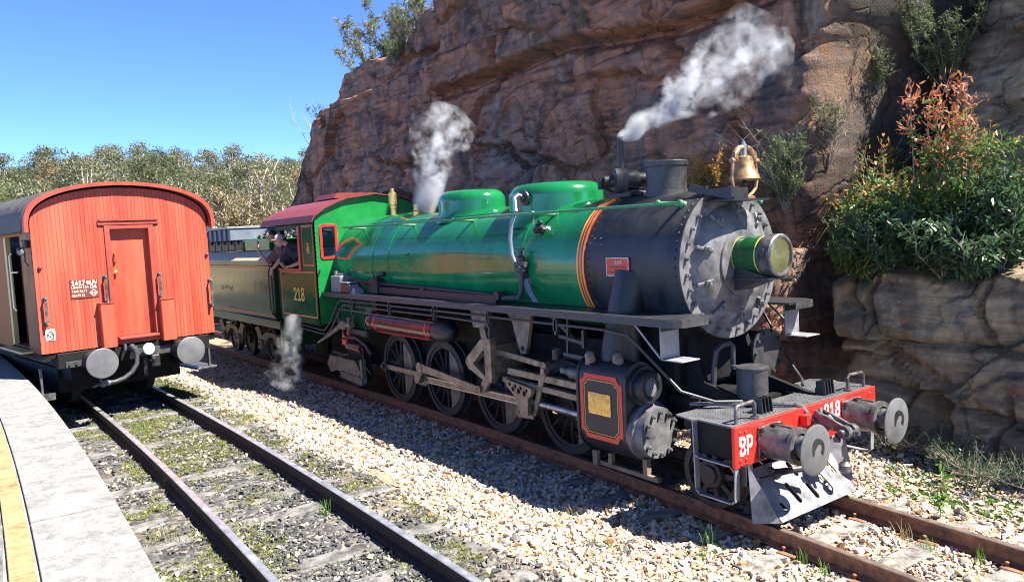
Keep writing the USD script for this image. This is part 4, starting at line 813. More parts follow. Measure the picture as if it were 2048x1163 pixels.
# --- front end: deck, beam, buffers, pony truck, pilot
m = MB(); dk = sg.Polygon([(2.16, -1.13), (2.40, -1.19), (2.44, -1.14), (2.83, -1.16), (2.83, 1.16), (2.44, 1.14), (2.40, 1.19), (2.16, 1.08), (2.2, .42), (2.45, .36), (2.45, -.36), (2.18, -.44)])
m.plate(dk, (0, 0, .915), (1, 0, 0), (0, 1, 0), .016)
deck = P('deck_plate', m, 'deckgrey')
m = MB()
for i in range(22):
    for j in range(60):
        x, y = 2.2+.0285*i, -1.1+.0372*j
        if dk.buffer(-.03).contains(sg.Point(x, y)): a = .8 if (i+j) % 2 else -.8; m.box((x, y, .933), (.022, .006, .004), [(math.cos(a), -math.sin(a), 0), (math.sin(a), math.cos(a), 0), (0, 0, 1)])
P('tread_pattern', m, 'deckgrey', deck, smooth=False, kind='stuff')
m = MB(); m.ab((2.83, -1.17, .556), (2.868, 1.17, .928), .006); beam = P('buffer_beam', m, 'red')
m = MB()
for y in (-1.1, -1.02, -.2, 0, .2, .35, 1.05):
    for z in (.62, .74, .87):
        if abs(y) > .9 or z < .8: m.ball((2.868, y, z), .016, sub=1)
P('beam_rivets', m, 'red', beam, kind='stuff')
m = MB(); m.text('BP', .165, (2.868, -1.12, .665), (0, 1, 0), (0, 0, 1), .003, True, .20); P('letters_BP', m, 'white', beam)
m = MB(); m.text('218', .15, (2.868, .2, .745), (0, 1, 0), (0, 0, 1), .003, True, .29); P('number', m, 'white', beam)
m = MB(); m.ab((2.3, -1.1, .60), (2.83, -1.06, .91), .01); m.ab((2.3, 1.06, .60), (2.83, 1.1, .91), .01); m.ab((1.85, -.5, .66), (2.83, -.4, .91)); m.ab((1.85, .4, .66), (2.83, .5, .91)); m.ab((2.2, -1.06, .8), (2.3, 1.06, .91)); P('front_frame', m, 'chassis')
for sy in (-1, 1):
    y = sy*.685; z = .728; o = (0, y, z)
    m = MB(); m.ab((2.868, y-.17, z-.15), (2.89, y+.17, z+.15), .008); m.lathe([(2.885, .165), (3.13, .150), (3.15, .150), (3.155, .168), (3.20, .168), (3.205, .12), (3.10, .11)], o, (1, 0, 0), 40)
    m.ab((2.89, y-.02, z+.155), (3.12, y+.02, z+.165)); bu = P('buffer', m, 'buffer')
    m = MB(); m.lathe([(3.1, .10), (3.335, .10)], o, (1, 0, 0), 32); P('plunger', m, 'buffer', bu)
    m = MB(); m.lathe([(3.322, .09), (3.325, .212), (3.33, .222), (3.342, .223), (3.352, .20), (3.362, .1), (3.365, 0)], o, (1, 0, 0), 56); bf = P('buffer_head', m, 'face', bu)
    t = np.linspace(-.5, math.pi+.35, 22); ro = .105+.008*np.sin(3*t+1); ri = .055+.012*np.sin(2*t)
    m = MB(); blob = sg.Polygon(np.r_[np.c_[ro*np.cos(t)*.8, ro*np.sin(t)], np.c_[ri*np.cos(t), ri*np.sin(t)][::-1]]).buffer(.012).buffer(-.006)
    m.plate(blob, (3.3615, y, z), (0, 1, 0), (0, 0, 1), .0035); P('grease_mark', m, 'blackmetal', bf)
    m = MB()
    for dy in (-.145, .145):
        for dz in (-.12, .12): m.cyl((2.885, y+dy, z+dz), (2.915, y+dy, z+dz), .02, n=6)
    for q in (.1, .17): m.ab((2.90+q*.3, y-.06, z+.155), (2.93+q*.3, y+.03, z+.168))
    P('buffer_bolts', m, 'blackmetal', bu, kind='stuff')
    m = MB(); h = .935
    m.tube([(2.80, sy*1.06, h-.1), (2.80, sy*1.06, h+.12), (2.79, sy*1.04, h+.15), (2.79, sy*.80, h+.16), (2.79, sy*.775, h+.13), (2.79, sy*.775, h)], .016, 8); m.lathe([(0, .04), (.015, .04)], (2.79, sy*.775, h), (0, 0, 1), 12); P('grab_iron', m, 'buffer', deck)
    m = MB()
    for k in range(4): m.plate(sg.Polygon([(-.055, 0), (.055, 0), (.04, .14), (-.055, .14)]), (2.70, sy*.52-.075+.05*k, .931), (1, 0, 0), (0, 0, 1), .012)
    m.ab((2.64, sy*.52-.095, .931), (2.70, sy*.52+.095, 1.0)); P('lamp_bracket', m, 'blackmetal', deck)
    # pony wheel, guard frame
    yo = float(yloco(2.3)); c = V(2.34, sy*.655+yo, .335)
    w = T(numbered(LO.path, 'pony_wheel'), LO.loc); m = MB(); m.lathe([(0, .27), (0, .325), (.006, .335), (.10, .338), (.108, .363), (.13, .36), (.135, .27), (0, .27)], c, (0, -sy*1.0, 0), 44, caps=False)
    usdkit.mesh(stage, w.path, trimesh.Trimesh(np.vstack(m.v)-LO.loc, np.vstack(m.f), process=False), M['tyre'], smooth=32)
    m = MB(); m.lathe([(-.02, 0), (-.02, .13), (.0, .145), (.06, .15)], c, (0, -sy, 0), 24); m.lathe([(-.045, 0), (-.045, .085), (-.02, .09)], c, (0, -sy, 0), 20)
    for k in range(9):
        a = 2*math.pi*k/9; d = V(math.cos(a), 0, math.sin(a)); m.beam(c+d*.12-V(0, sy*.04, 0), c+d*.29-V(0, sy*.05, 0), .05, .04, (0, 1, 0))
    P('wheel_centre', m, 'tyre', w)
    g0 = V(0, sy*1.13, 0); m = MB()
    def bar(pts, wd=.05, th=.012):
        for a, b in zip(pts[:-1], pts[1:]): m.beam(V(a[0], sy*1.13, a[1]), V(b[0], sy*1.13, b[1]), wd, th, (0, 1, 0) if False else (.0, .0, 1.) if abs(a[0]-b[0]) > abs(a[1]-b[1]) else (1, 0, 0))
    for a, b in (((2.385, .91), (2.40, .27)), ((2.40, .27), (2.44, .232)), ((2.44, .232), (2.80, .228)), ((2.80, .228), (2.835, .26)), ((2.835, .26), (2.845, .56)), ((2.395, .60), (2.44, .575)), ((2.44, .575), (2.80, .565)), ((2.80, .565), (2.83, .52))):
        m.beam((a[0], sy*1.13, a[1]), (b[0], sy*1.13, b[1]), .016, .055, (0, 1, 0))
    m2 = MB()
    for a, b in (((2.385, .91), (2.40, .27)), ((2.40, .27), (2.44, .232)), ((2.44, .232), (2.80, .228)), ((2.80, .228), (2.84, .26)), ((2.84, .26), (2.85, .56)), ((2.395, .60), (2.44, .575)), ((2.44, .575), (2.80, .565)), ((2.80, .565), (2.845, .52))):
        A_, B_ = V(a[0], 0, a[1]), V(b[0], 0, b[1]); t = (B_-A_)/np.linalg.norm(B_-A_); nrm = V(-t[2], 0, t[0])*.007
        m2.hull([V(q[0], sy*1.13+w_, q[2]) for e in (A_-t*.006, B_+t*.006) for q in (e+nrm, e-nrm) for w_ in (-.03, .03)])
    P('shunters_step', m2, 'galv')
m = MB(); yo = float(yloco(2.3)); m.cyl((2.34, yo-.6, .335), (2.34, yo+.6, .335), .08, n=12); m.ab((1.9, yo-.45, .3), (2.75, yo+.45, .5), .03); P('pony_axle', m, 'chassis')
# deck fittings
m = MB(); m.lathe([(.93, .15), (1.28, .15), (1.283, .158), (1.30, .158), (1.31, .12), (1.312, 0)], (2.42, -.30, 0), (0, 0, 1), 28); m.ab((2.2, -.34, 1.28), (2.3, -.26, 1.29)); P('vent_pot', m, 'greymetal')
m = MB(); m.tube([(2.1, -.86, .975), (2.35, -.62, .975), (2.62, -.34, .965), (2.80, -.16, .955), (2.845, -.12, .93), (2.92, -.08, .82), (2.95, -.05, .78)], .02, 8); m.lathe([(0, .035), (.07, .035)], (2.94, -.06, .8), (.2, .3, -1), 10); P('brake_pipe', m, 'buffer')
m = MB(); m.tube([(2.868, .03, .78), (2.93, .03, .86), (2.96, .0, .9), (2.98, -.03, .86), (2.97, -.06, .78), (2.95, -.08, .7)], .024, 8); P('hose_bend', m, 'rubber')
for k, y in enumerate((-.16, .08)):
    m = MB(); m.lathe([(-.04, .0), (-.04, .05), (.05, .05), (.06, 0)], (2.9, y, .82), (0, 0, 1), 10); P('fitting', m, 'red', beam)
m = MB(); m.hull([(2.2, y, .93) for y in (.1, .34)]+[(2.25, y, 1.5) for y in (.12, .34)]+[(2.05, y, 1.5) for y in (.12, .34)]+[(2.0, y, .93) for y in (.1, .34)]) if False else None
m.tube([(2.0, -.38, .95), (2.0, -.36, 1.2), (2.02, -.34, 1.42), (2.04, -.28, 1.47), (2.04, -.15, 1.48), (2.04, -.1, 1.44), (2.04, -.1, 1.2)], .028, 8); m.beam((2.0, -.4, .94), (2.1, -.36, .94), .1, .02); P('frame_brace', m, 'greymetal')
m = MB(); m.lathe([(1.9, 0), (1.9, .24), (1.93, .26), (1.95, .26), (1.96, .2), (1.97, 0)], (0, .62, 1.28), (1, 0, 0), 28); m.cyl((1.7, .62, 1.28), (1.9, .62, 1.28), .22, n=24)
for k in range(10): a = 2*math.pi*k/10; m.cyl((1.95, .62+.23*math.cos(a), 1.28+.23*math.sin(a)), (1.985, .62+.23*math.cos(a), 1.28+.23*math.sin(a)), .02, n=6)
P('air_compressor', m, 'greymetal')
m = MB(); m.beam((1.62, -.42, .95), (1.62, -.42, 1.62), .05, .02); P('frame_stay', m, 'chassis'); m = MB(); m.ab((1.3, -.55, .7), (1.95, .55, .95)); P('frame_stretcher', m, 'chassis')
# coupling: screw link hanging from the hook
m = MB(); m.tube([(2.868, 0, .74), (2.95, 0, .74), (3.02, 0, .73), (3.07, 0, .76), (3.08, 0, .81), (3.05, 0, .85), (3.0, 0, .84)], [.035, .035, .038, .036, .03, .024, .014], 10); P('coupling_hook', m, 'buffer')
for y in (-.055, .055):
    m = MB(); m.hull([(3.02+.05*math.cos(a), y+q, .83+.05*math.sin(a)) for a in np.linspace(0, 6, 8) for q in (-.016, .016)]+[(3.2+.03*math.cos(a), y+q, .78+.03*math.sin(a)) for a in np.linspace(0, 6, 8) for q in (-.016, .016)]); m.lathe([(-.03, 0), (-.03, .06), (.03, .06), (.03, 0)], (3.24, y, .745), (0, 1, 0), 18); m.beam((3.0, y, .84), (2.93, y, .88), .03, .07, (0, 0, 1), .01); P('coupling_link', m, 'buffer')
m = MB(); m.cyl((3.24, -.14, .745), (3.24, .14, .745), .03, n=12); m.cyl((3.1, 0, .735), (3.35, 0, .74), .022, n=10); m.tube([(3.2, 0, .72), (3.2, .01, .55), (3.19, .02, .42)], .013, 6); m.lathe([(-.05, 0), (-.05, .035), (-.02, .06), (.03, .06), (.06, .03), (.06, 0)], (3.19, .02, .38), (0, 0, 1), 16); P('coupling_screw', m, 'buffer')
# pilot plate with slots
def slot(cx, cy, l, a=0, r=.03): return affinity.rotate(sg.LineString([(cx, cy-l/2), (cx, cy+l/2)]).buffer(r, 6), a, origin=(cx, cy))
cyo = -.30
fp = sg.box(-.60, 0, .60, .52)
for q, zz, l in ((-.46, .12, .04), (-.24, .2, .16), (0.02, .16, .12), (.26, .18, .13), (.46, .3, .12), (-.06, .40, .10), (.16, .38, .12)): fp = fp.difference(slot(q, zz, l, 14))
upv = V(-.42, 0, .5); upv /= np.linalg.norm(upv)
m = MB(); m.plate(fp, (3.13, cyo, .075), (0, 1, 0), upv, .014); pilot = P('pilot_plate', m, 'pilotsteel')
for sy in (-1, 1):
    y = cyo+sy*.60; a, b = V(3.13, y, .075), V(3.13, y, .075)+upv*.52; c, d = V(2.92, y+sy*.17, .60), V(2.98, y+sy*.2, .085)
    if sy < 0: side = sg.Polygon([(0, 0), (.245, 0), (.245, .06), (.27, .53), (0, .5)]).difference(slot(.13, .30, .22, 0, .025))
    u_ = (a-d)/np.linalg.norm(a-d)
    q = [d, a, b, c] if sy < 0 else [a, d, c, b]
    m = MB(); n_ = np.cross(q[1]-q[0], q[3]-q[0]); n_ /= np.linalg.norm(n_)
    m.hull([p_ + n_*e for p_ in q for e in (0, -.013)]); P('pilot_wing', m, 'pilotsteel', pilot)

for q in (-.8, .7): m = MB(); m.ab((2.86, cyo+q, .40), (2.92, cyo+q+.1, .58)); P('pilot_hanger', m, 'blackmetal')
m = MB(); m.cyl((2.96, -.75, .46), (3.16, -.35, .47), .03, n=10); m.tube([(2.95, -.98, .45), (3.0, -.8, .45), (3.05, -.66, .46)], .014, 6); m.ball((3.0, -.78, .46), .05, sub=1); m.ball((2.98, -.82, .5), .035, sub=1); m.tube([(2.93, -.93, .60), (2.97, -.9, .56), (3.0, -.86, .48), (3.0, -.8, .42)], .007, 5); P('uncoupling_gear', m, 'blackmetal')
# --- cab
roofp = [(-1.30, 3.10), (-1.24, 3.22), (-1.02, 3.36), (-.6, 3.52), (0, 3.60), (.6, 3.52), (1.02, 3.36), (1.24, 3.22), (1.30, 3.10)]
m = MB(); outer = sg.Polygon(roofp + [(1.28, 3.09), (1.22, 3.2), (1.01, 3.34), (.6, 3.50), (0, 3.58), (-.6, 3.50), (-1.01, 3.34), (-1.22, 3.2), (-1.28, 3.09)])
m.plate(outer, (-8.92, 0, 0), (0, 1, 0), (0, 0, 1), 2.80); roof = P('cab_roof', m, 'roofred', smooth=25)
m = MB(); m.plate(sg.Polygon([(-.5, 3.56), (.5, 3.56), (.42, 3.66), (-.42, 3.66)]), (-7.9, 0, 0), (0, 1, 0), (0, 0, 1), 1.0); P('roof_vent', m, 'roofred', roof)
fp = sg.Polygon([(-1.235, 1.24), (1.235, 1.24), (1.235, 3.18), (1.0, 3.335), (.6, 3.495), (0, 3.575), (-.6, 3.495), (-1.0, 3.335), (-1.235, 3.18)]).difference(sg.Point(0, ZB).buffer(.84, 32))
fp = fp.difference(sg.box(-.8, 1.2, .8, 2.3))
for sy in (-1, 1): fp = fp.difference(affinity.scale(rrect(-1.10, 2.45, -.82, 3.02, .05), sy, 1, origin=(0, 0)))
m = MB(); m.plate(fp, (-6.22, 0, 0), (0, 1, 0), (0, 0, 1), .02); cf = P('cab_front', m, 'cabgreen')
for sy in (-1, 1):
    wf = affinity.scale(rrect(-1.13, 2.42, -.79, 3.05, .06), sy, 1, origin=(0, 0)); m = MB(); m.plate(wf.difference(wf.buffer(-.045)), (-6.20, 0, 0), (0, 1, 0), (0, 0, 1), .02); wn = P('window_frame', m, 'red', cf)
    m = MB(); m.plate(wf.buffer(-.044), (-6.212, 0, 0), (0, 1, 0), (0, 0, 1), .006); P('window_pane', m, 'glassy', wn)
m = MB()
for sy in (-1, 1):
    for k in range(22): m.ball((-6.198, sy*1.205, 1.3+.085*k), .011, sub=1)
for k in range(15):
    y = -1.05+.15*k; m.ball((-6.198, y, np.interp(abs(y), [0, .6, 1.0, 1.2], [3.5, 3.42, 3.28, 3.15])), .011, sub=1)
P('cab_rivets', m, 'cabgreen', cf, kind='stuff')
for sy in (-1, 1):
    S = lambda mb: mb if sy < 0 else mb.mirror()
    op = sg.box(-8.02, 2.25, -7.0, 3.0); pn = sg.box(-6.74, 2.36, -6.32, 2.99)
    sp = sg.Polygon([(-8.12, 1.24), (-6.2, 1.24), (-6.2, 3.17), (-8.12, 3.17)]).difference(op).difference(sg.box(-8.2, 2.25, -8.0, 3.0)).difference(pn)
    m = MB(); m.plate(sp, (0, -1.215, 0), (1, 0, 0), (0, 0, 1), .02); cs = P('cab_side', S(m), 'dkgreen')
    m = MB(); m.plate(ring(sg.box(-8.05, 1.34, -6.27, 2.2), .03), (0, -1.2355, 0), (1, 0, 0), (0, 0, 1), .003); m.plate(ring(sg.box(-6.80, 2.30, -6.26, 3.05), .03), (0, -1.2355, 0), (1, 0, 0), (0, 0, 1), .003); P('orange_lining', S(m), 'orange', cs)
    m = MB(); m.plate(sg.box(-6.98, 2.25, -6.88, 3.04), (0, -1.2405, 0), (1, 0, 0), (0, 0, 1), .018); m.plate(sg.box(-8.1, 2.215, -6.88, 2.25), (0, -1.2405, 0), (1, 0, 0), (0, 0, 1), .02); P('window_post', S(m), 'lining', cs)
    m = MB(); m.plate(pn.buffer(-.002), (0, -1.222, 0), (1, 0, 0), (0, 0, 1), .008); wp_ = P('side_pane', S(m), 'dkgreen', cs)
    m = MB()
    if sy < 0:
        m.text('Z', .13, (-6.61, -1.2305, 2.59), (1, 0, 0), (0, 0, 1), .003); m.text('R', .13, (-6.57, -1.2335, 2.53), (1, 0, 0), (0, 0, 1), .003); P('monogram', m, 'gold', wp_)
        m = MB(); m.text('218', .24, (-7.42, -1.2355, 1.64), (1, 0, 0), (0, 0, 1), .003, True, .56); P('cab_number', m, 'gold', cs)
    m = MB()
    for k in range(20): m.ball((-8.08+.098*k, -1.236, 1.28), .012, sub=1); m.ball((-8.08+.098*k, -1.236, 3.08), .014, sub=1); m.ball((-8.08+.098*k, -1.236, 3.13), .014, sub=1)
    P('side_rivets', S(m), 'dkgreen', cs, kind='stuff')
    m = MB(); m.tube([(-8.2, -1.22, 2.32), (-8.2, -1.22, 1.5), (-8.2, -1.2, 1.25)], .018, 8); P('cab_handrail', S(m), 'blackmetal')
m = MB(); m.ab((-8.1, -1.2, 1.2), (-6.22, 1.2, 1.25)); P('cab_floor', m, 'chassis')
m = MB(); m.lathe([(0, .0), (0, .7), (.1, .75)], (-6.5, 0, ZB-.1), (1, 0, 0), 32); m.ab((-6.45, -.7, 1.25), (-6.25, .7, 2.3)); P('backhead', m, 'blackmetal')
m = MB(); m.ab((-8.1, -1.19, 1.25), (-8.04, -.75, 2.2)); m.ab((-8.1, .75, 1.25), (-8.04, 1.19, 3.15)); m.ab((-8.12, -1.18, 2.2), (-8.06, -1.10, 3.16)); P('cab_back_sheet', m, 'blackmetal')
# ---------------------------------------------------------------- tender
TE = thing('tender', 'brown-green reflecting tender with cream sloped top, coupled behind the cab', 'tender', (-11.3, 0, 0))
P2 = lambda name, mb, m, parent=TE, **k: part(parent, name, mb, M[m] if isinstance(m, str) else m, **k)
m = MB(); m.ab((-14.1, -1.2, 1.17), (-8.62, 1.2, 2.30), .015); tank = P2('tank', m, 'dkgreen')
m = MB(); tp = sg.Polygon([(-1.2, 2.38), (1.2, 2.38), (1.2, 2.40), (.98, 2.60), (-.98, 2.60), (-1.2, 2.40)]); m.plate(tp, (-14.1, 0, 0), (0, 1, 0), (0, 0, 1), 5.2); m.hull([(-8.9, y, z) for y, z in ((-1.2, 2.38), (1.2, 2.38), (1.2, 2.40), (.98, 2.6), (-.98, 2.6), (-1.2, 2.40))]+[(-8.6, -1.18, 2.38), (-8.6, 1.18, 2.38)]); P2('sloped_top', m, 'cream', smooth=20)
m = MB(); m.ab((-14.1, -1.205, 2.30), (-8.61, 1.205, 2.38), .004); P2('top_angle', m, 'dkgreen', tank)
m = MB(); m.plate(sg.box(-14.0, 2.235, -8.68, 2.27), (0, -1.2005, 0), (1, 0, 0), (0, 0, 1), .003); m.plate(sg.box(-14.0, 1.22, -8.68, 1.25), (0, -1.2005, 0), (1, 0, 0), (0, 0, 1), .003); m.plate(sg.box(-8.71, 1.25, -8.68, 2.235), (0, -1.2005, 0), (1, 0, 0), (0, 0, 1), .003); P2('orange_lining', m, 'orange', tank)
m = MB()
for k in range(54): m.ball((-14+.1*k, -1.206, 2.34), .01, sub=1)
P2('tank_rivets', m, 'cream', tank, kind='stuff')
m = MB()   # arched lettering on a ribbon
for k, ch in enumerate('ZIG ZAG RAILWAY'):
    if ch != ' ':
        t = (k-7)/7; m.text(ch, .085 if abs(k-7) < 6.5 else .12, (-11.95+.062*(k-7)-.03, -1.2005, 1.71+.02*math.cos(3.1*t)), (1, 0, 0), (0, 0, 1), .003)
m.plate(sg.box(-12.33, 1.665, -11.55, 1.678), (0, -1.2005, 0), (1, 0, 0), (0, 0, 1), .003); P2('lettering', m, 'cream', tank)
m = MB(); m.ab((-11.1, -.98, 2.6), (-9.35, .98, 2.86), .02); P2('coal_bunker', m, 'cabgreen')
for k in range(5):
    x = -11.72-.56*k; m = MB(); m.ab((x, -1.0, 2.61), (x+.52, -.6, 2.86), .02); tb = P2('tool_locker', m, 'maroon' if k > 9 else 'blackmetal')
    m = MB(); m.ab((x-.01, -1.01, 2.86), (x+.53, -.59, 2.88), .006); m.ab((x+.2, -1.02, 2.78), (x+.32, -1.0, 2.86)); P2('locker_lid', m, 'chassis', tb)
m = MB(); m.ab((-11.18, -1.0, 2.6), (-11.1, .9, 2.87)); P2('bunker_end', m, 'blackmetal')
rr = np.random.default_rng(8)
for k in range(150):   # coal heap
    x, y = rr.uniform(-11.0, -9.3), rr.uniform(-.9, .9); s = rr.uniform(.09, .2)
    h = 2.82 + .16*math.exp(-((x+10.1)/.7)**2)*(1-abs(y)*.5) + rr.uniform(-.03, .06)
    q = stone_mesh(4000+k, .9); mm = MB(); mm.add(np.vstack(q.v)*s + V(x, y, h), np.vstack(q.f)); P2('coal_lump', mm, 'coal', smooth=False)
m = MB(); m.ab((-14.2, -1.18, .97), (-8.4, -1.0, 1.15), .01); m.ab((-14.2, 1.0, .97), (-8.4, 1.18, 1.15), .01); m.ab((-8.46, -1.18, .6), (-8.4, 1.18, 1.16)); P2('underframe', m, 'dkgreen')
m = MB(); m.ab((-14, -.6, .6), (-8.6, .6, 1.0)); P2('centre_sill', m, 'chassis')
for xb in (-9.95, -12.9):
    for sy in (-1, 1):
        m = MB(); fr_ = sg.LineString([(xb-1.05, .78), (xb-.95, .5), (xb-.55, .34), (xb-.25, .62), (xb+.25, .62), (xb+.55, .34), (xb+.95, .5), (xb+1.05, .78)]).buffer(.07)
        fr_ = fr_.union(sg.box(xb-1.1, .66, xb+1.1, .78)).difference(sg.Point(xb, .3).buffer(.2))
        fr_ = sg.Polygon([(xb-1.05, .8), (xb-.95, .72), (xb-.8, .40), (xb-.5, .38), (xb-.33, .56), (xb-.1, .68), (xb+.1, .68), (xb+.33, .56), (xb+.5, .38), (xb+.8, .40), (xb+.95, .72), (xb+1.05, .8), (xb+.8, .84), (xb+.62, .62), (xb+.3, .74), (xb-.3, .74), (xb-.62, .62), (xb-.8, .84)]).buffer(.02)
        m.plate(fr_, (0, sy*.86+.04, 0), (1, 0, 0), (0, 0, 1), .08); P2('truck_frame', m, 'tan')
        for dx in (-.62, .62):
            c = V(xb+dx, sy*.655, .42); w = T(numbered(TE.path, 'tender_wheel'), TE.loc); m = MB()
            m.lathe([(-.02, 0), (-.02, .1), (.03, .12), (.03, .34), (0, .35), (0, .415), (.006, .42), (.1, .425), (.108, .445), (.13, .44), (.135, 0)], c, (0, -sy, 0), 36)
            usdkit.mesh(stage, w.path, trimesh.Trimesh(np.vstack(m.v)-TE.loc, np.vstack(m.f), process=False), M['tyre'], smooth=32)
            m = MB(); m.ab((xb+dx-.13, sy*.9-.06, .33), (xb+dx+.13, sy*.9+.06, .56), .02); m.ab((xb+dx-.02, sy*.97-.02, .45), (xb+dx+.02, sy*.97+.02, .5)); P2('axle_box', m, 'tan')
    m = MB(); m.ab((xb-.2, -.85, .5), (xb+.2, .85, .7)); P2('bolster', m, 'chassis')
m = MB(); m.tube([(-8.55, -1.215, 2.35), (-8.55, -1.26, 2.2), (-8.55, -1.26, 1.3), (-8.55, -1.215, 1.2)], .016, 8); m.tube([(-8.72, -1.215, 2.3), (-8.72, -1.26, 2.15), (-8.72, -1.26, 1.4), (-8.72, -1.215, 1.25)], .012, 8); P2('tender_handrail', m, 'blackmetal')
m = MB(); m.ab((-8.6, -1.15, .35), (-8.42, -1.0, .38)); m.ab((-8.43, -1.12, .35), (-8.41, -1.02, 1.0)); P2('footstep', m, 'galv')

# ---------------------------------------------------------------- the red carriage
CX, CY, CZ = -6.365, -4.28, ZL
ca = math.radians(9.2); fx, lx = V(math.cos(ca), math.sin(ca), 0), V(-math.sin(ca), math.cos(ca), 0)   # forward (out of the end), sideways to the right in view
CA = thing('railway_carriage', 'red timber boarded passenger carriage seen from its end with a closed red door', 'carriage', (CX, CY, 0))
def W(f, l, z): return V(CX, CY, 0) + fx*f + lx*l + V(0, 0, z)
Rc = np.c_[fx, lx, V(0, 0, 1)]
def P3(name, mb, m, parent=CA, **k):
    q = MB(); q.v = [v @ Rc.T + V(CX, CY, 0) for v in mb.v]; q.f = mb.f; q.n = mb.n     # parts are built along (forward, sideways, up)
    return part(parent, name, q, M[m] if isinstance(m, str) else m, **k)
HW = 1.315
def arch(hw, z0, ze, zt, n=40):
    pts = []
    for t in np.linspace(-1, 1, n):
        a = abs(t)**2.6; pts.append((hw*math.sin(t*math.pi/2) if abs(t) < 1 else hw*t, ze+(zt-ze)*max(math.cos(t*math.pi/2), 0)**.72))
    return sg.Polygon([(-hw, z0)] + pts + [(hw, z0)])
face = arch(HW, 1.28, 3.13, 3.74)
bm = face.bounds; step = 2*HW/46
door = sg.box(-.235, 1.40, .345, 3.11); case = sg.box(-.315, 1.40, .425, 3.16); lint = sg.box(-.40, 3.14, .51, 3.235)
rest = face.difference(case).difference(lint)
boards = []
for k in range(46):
    x0 = -HW + k*step; g = rest.intersection(sg.box(x0+.0022, 0, x0+step-.0022, 9))
    for gg in getattr(g, 'geoms', [g]):
        if gg.area > .002:
            m = MB(); m.plate(gg, (-.016, 0, 0), (0, 1, 0), (0, 0, 1), .018+.0012*math.sin(k*7.3)); P3('end_board', m, ('carred', 'carred_b', 'carred', 'carred_c', 'carred')[(k*7+k//3) % 5], smooth=False)
m = MB(); m.plate(face.difference(door), (-.05, 0, 0), (0, 1, 0), (0, 0, 1), .04); P3('end_backing', m, 'carred2')
rim = arch(HW+.095, 3.02, 3.17, 3.83).difference(arch(HW+.04, 2.9, 3.13, 3.775)); rim = rim.intersection(sg.box(-9, 3.08, 9, 9))
m = MB(); m.plate(rim, (-.02, 0, 0), (0, 1, 0), (0, 0, 1), .13); P3('roof_end_hood', m, 'carred2', smooth=20)
m = MB(); m.plate(door, (-.13, 0, 0), (0, 1, 0), (0, 0, 1), .03); dr = P3('end_door', m, 'carred', smooth=False)
m = MB(); m.tube([(-.1, -.165, 2.72), (-.06, -.165, 2.70), (-.06, -.165, 2.58), (-.1, -.165, 2.55)], .012, 8); P3('door_handle', m, 'carred2', dr)
m = MB(); m.lathe([(-.1, .012), (-.075, .012), (-.065, .032), (-.045, .034), (-.035, 0)], (0, -.17, 2.42), (1, 0, 0), 16); P3('door_knob', m, 'brass', dr)
m = MB(); m.ab((-.02, -.315, 1.40), (.022, -.235, 3.16), .004); m.ab((-.02, .345, 1.40), (.022, .425, 3.16), .004); m.ab((-.13, -.235, 3.10), (.02, .345, 3.16)); cs_ = P3('door_casing', m, 'carred2', smooth=False)
m = MB(); m.ab((-.13, -.245, 1.40), (-.021, -.2345, 3.10)); m.ab((-.13, .3445, 1.40), (-.021, .355, 3.10)); P3('door_reveal', m, 'carred2', cs_, smooth=False)
m = MB(); m.hull([(q, y, z) for q in (.0, .03) for y, z in ((-.40, 3.165), (.51, 3.165), (.51, 3.235), (-.40, 3.235))]); m.hull([(q, y, z) for q in (.0, .05) for y, z in ((-.38, 3.225), (.49, 3.225), (.5, 3.245), (-.39, 3.245))]); P3('door_lintel', m, 'carred2', smooth=False)
m = MB(); m.ab((-.02, -.24, 1.36), (.10, .36, 1.395), .004); m.ab((-.02, -.22, 1.29), (.05, .34, 1.36), .004); P3('door_sill', m, 'carred2', smooth=False)
for l, z1 in ((-.395, 1.95), (.43, 1.93)):
    m = MB(); m.ab((.0, l-.10 if l < 0 else l-.02, 1.26), (.13, l+.10 if l < 0 else l+.19, z1), .008); q = P3('buffer_plate_box', m, 'carred', smooth=False)
    m = MB(); m.ab((.0, l-.11 if l < 0 else l-.03, z1), (.14, l+.11 if l < 0 else l+.20, z1+.012)); P3('box_cap', m, 'carred2', q, smooth=False)
for l, z0, z1 in ((-.37, 1.97, 2.36), (.44, 1.98, 2.35), (-1.22, 1.72, 2.1), (1.28, 1.75, 2.18)):
    m = MB(); m.ab((.075, l-.02, z0+.02), (.092, l+.02, z1-.02), .004)
    for z in (z0, z1): m.cyl((.0, l, z), (.09, l, z), .014, n=8); m.lathe([(0, .035), (.012, .03)], (.0, l, z), (1, 0, 0), 10); m.ball((.09, l, z), .02, sub=1)
    P3('grab_handle', m, 'buffer')
for l, z in ((-1.235, 2.56), (1.275, 2.62)):
    m = MB(); m.lathe([(0, .03), (.03, .028), (.05, .012), (.055, 0)], (0, l, z), (1, 0, 0), 12); P3('lamp_iron', m, 'carred2')
m = MB(); m.ab((.0025, -.862, 2.06), (.014, -.465, 2.345), .002); sg_ = P3('data_panel', m, 'signbg', smooth=False)
m = MB(); y0 = -.842
for t, h, l, z, w in (('1417', .068, y0, 2.262, .19), ('BUV', .055, y0+.21, 2.268, .155), ('LENGTH 17m', .034, y0, 2.212, .235), ('D4', .055, y0+.255, 2.20, .095), ('TARE 25.7T', .034, y0, 2.152, .21), ('SEATS 52', .034, y0, 2.09, .175), ('3.4', .028, y0+.275, 2.122, .055)):
    m.text(t, h, (.0142, l, z), (0, 1, 0), (0, 0, 1), .002, h > .05, w)
dm = sg.Polygon([(-.06, 0), (0, .055), (.06, 0), (0, -.055)]); m.plate(ring(dm, .010), (.0142, y0+.303, 2.135), (0, 1, 0), (0, 0, 1), .002); P3('panel_lettering', m, 'signtx', sg_, smooth=False)
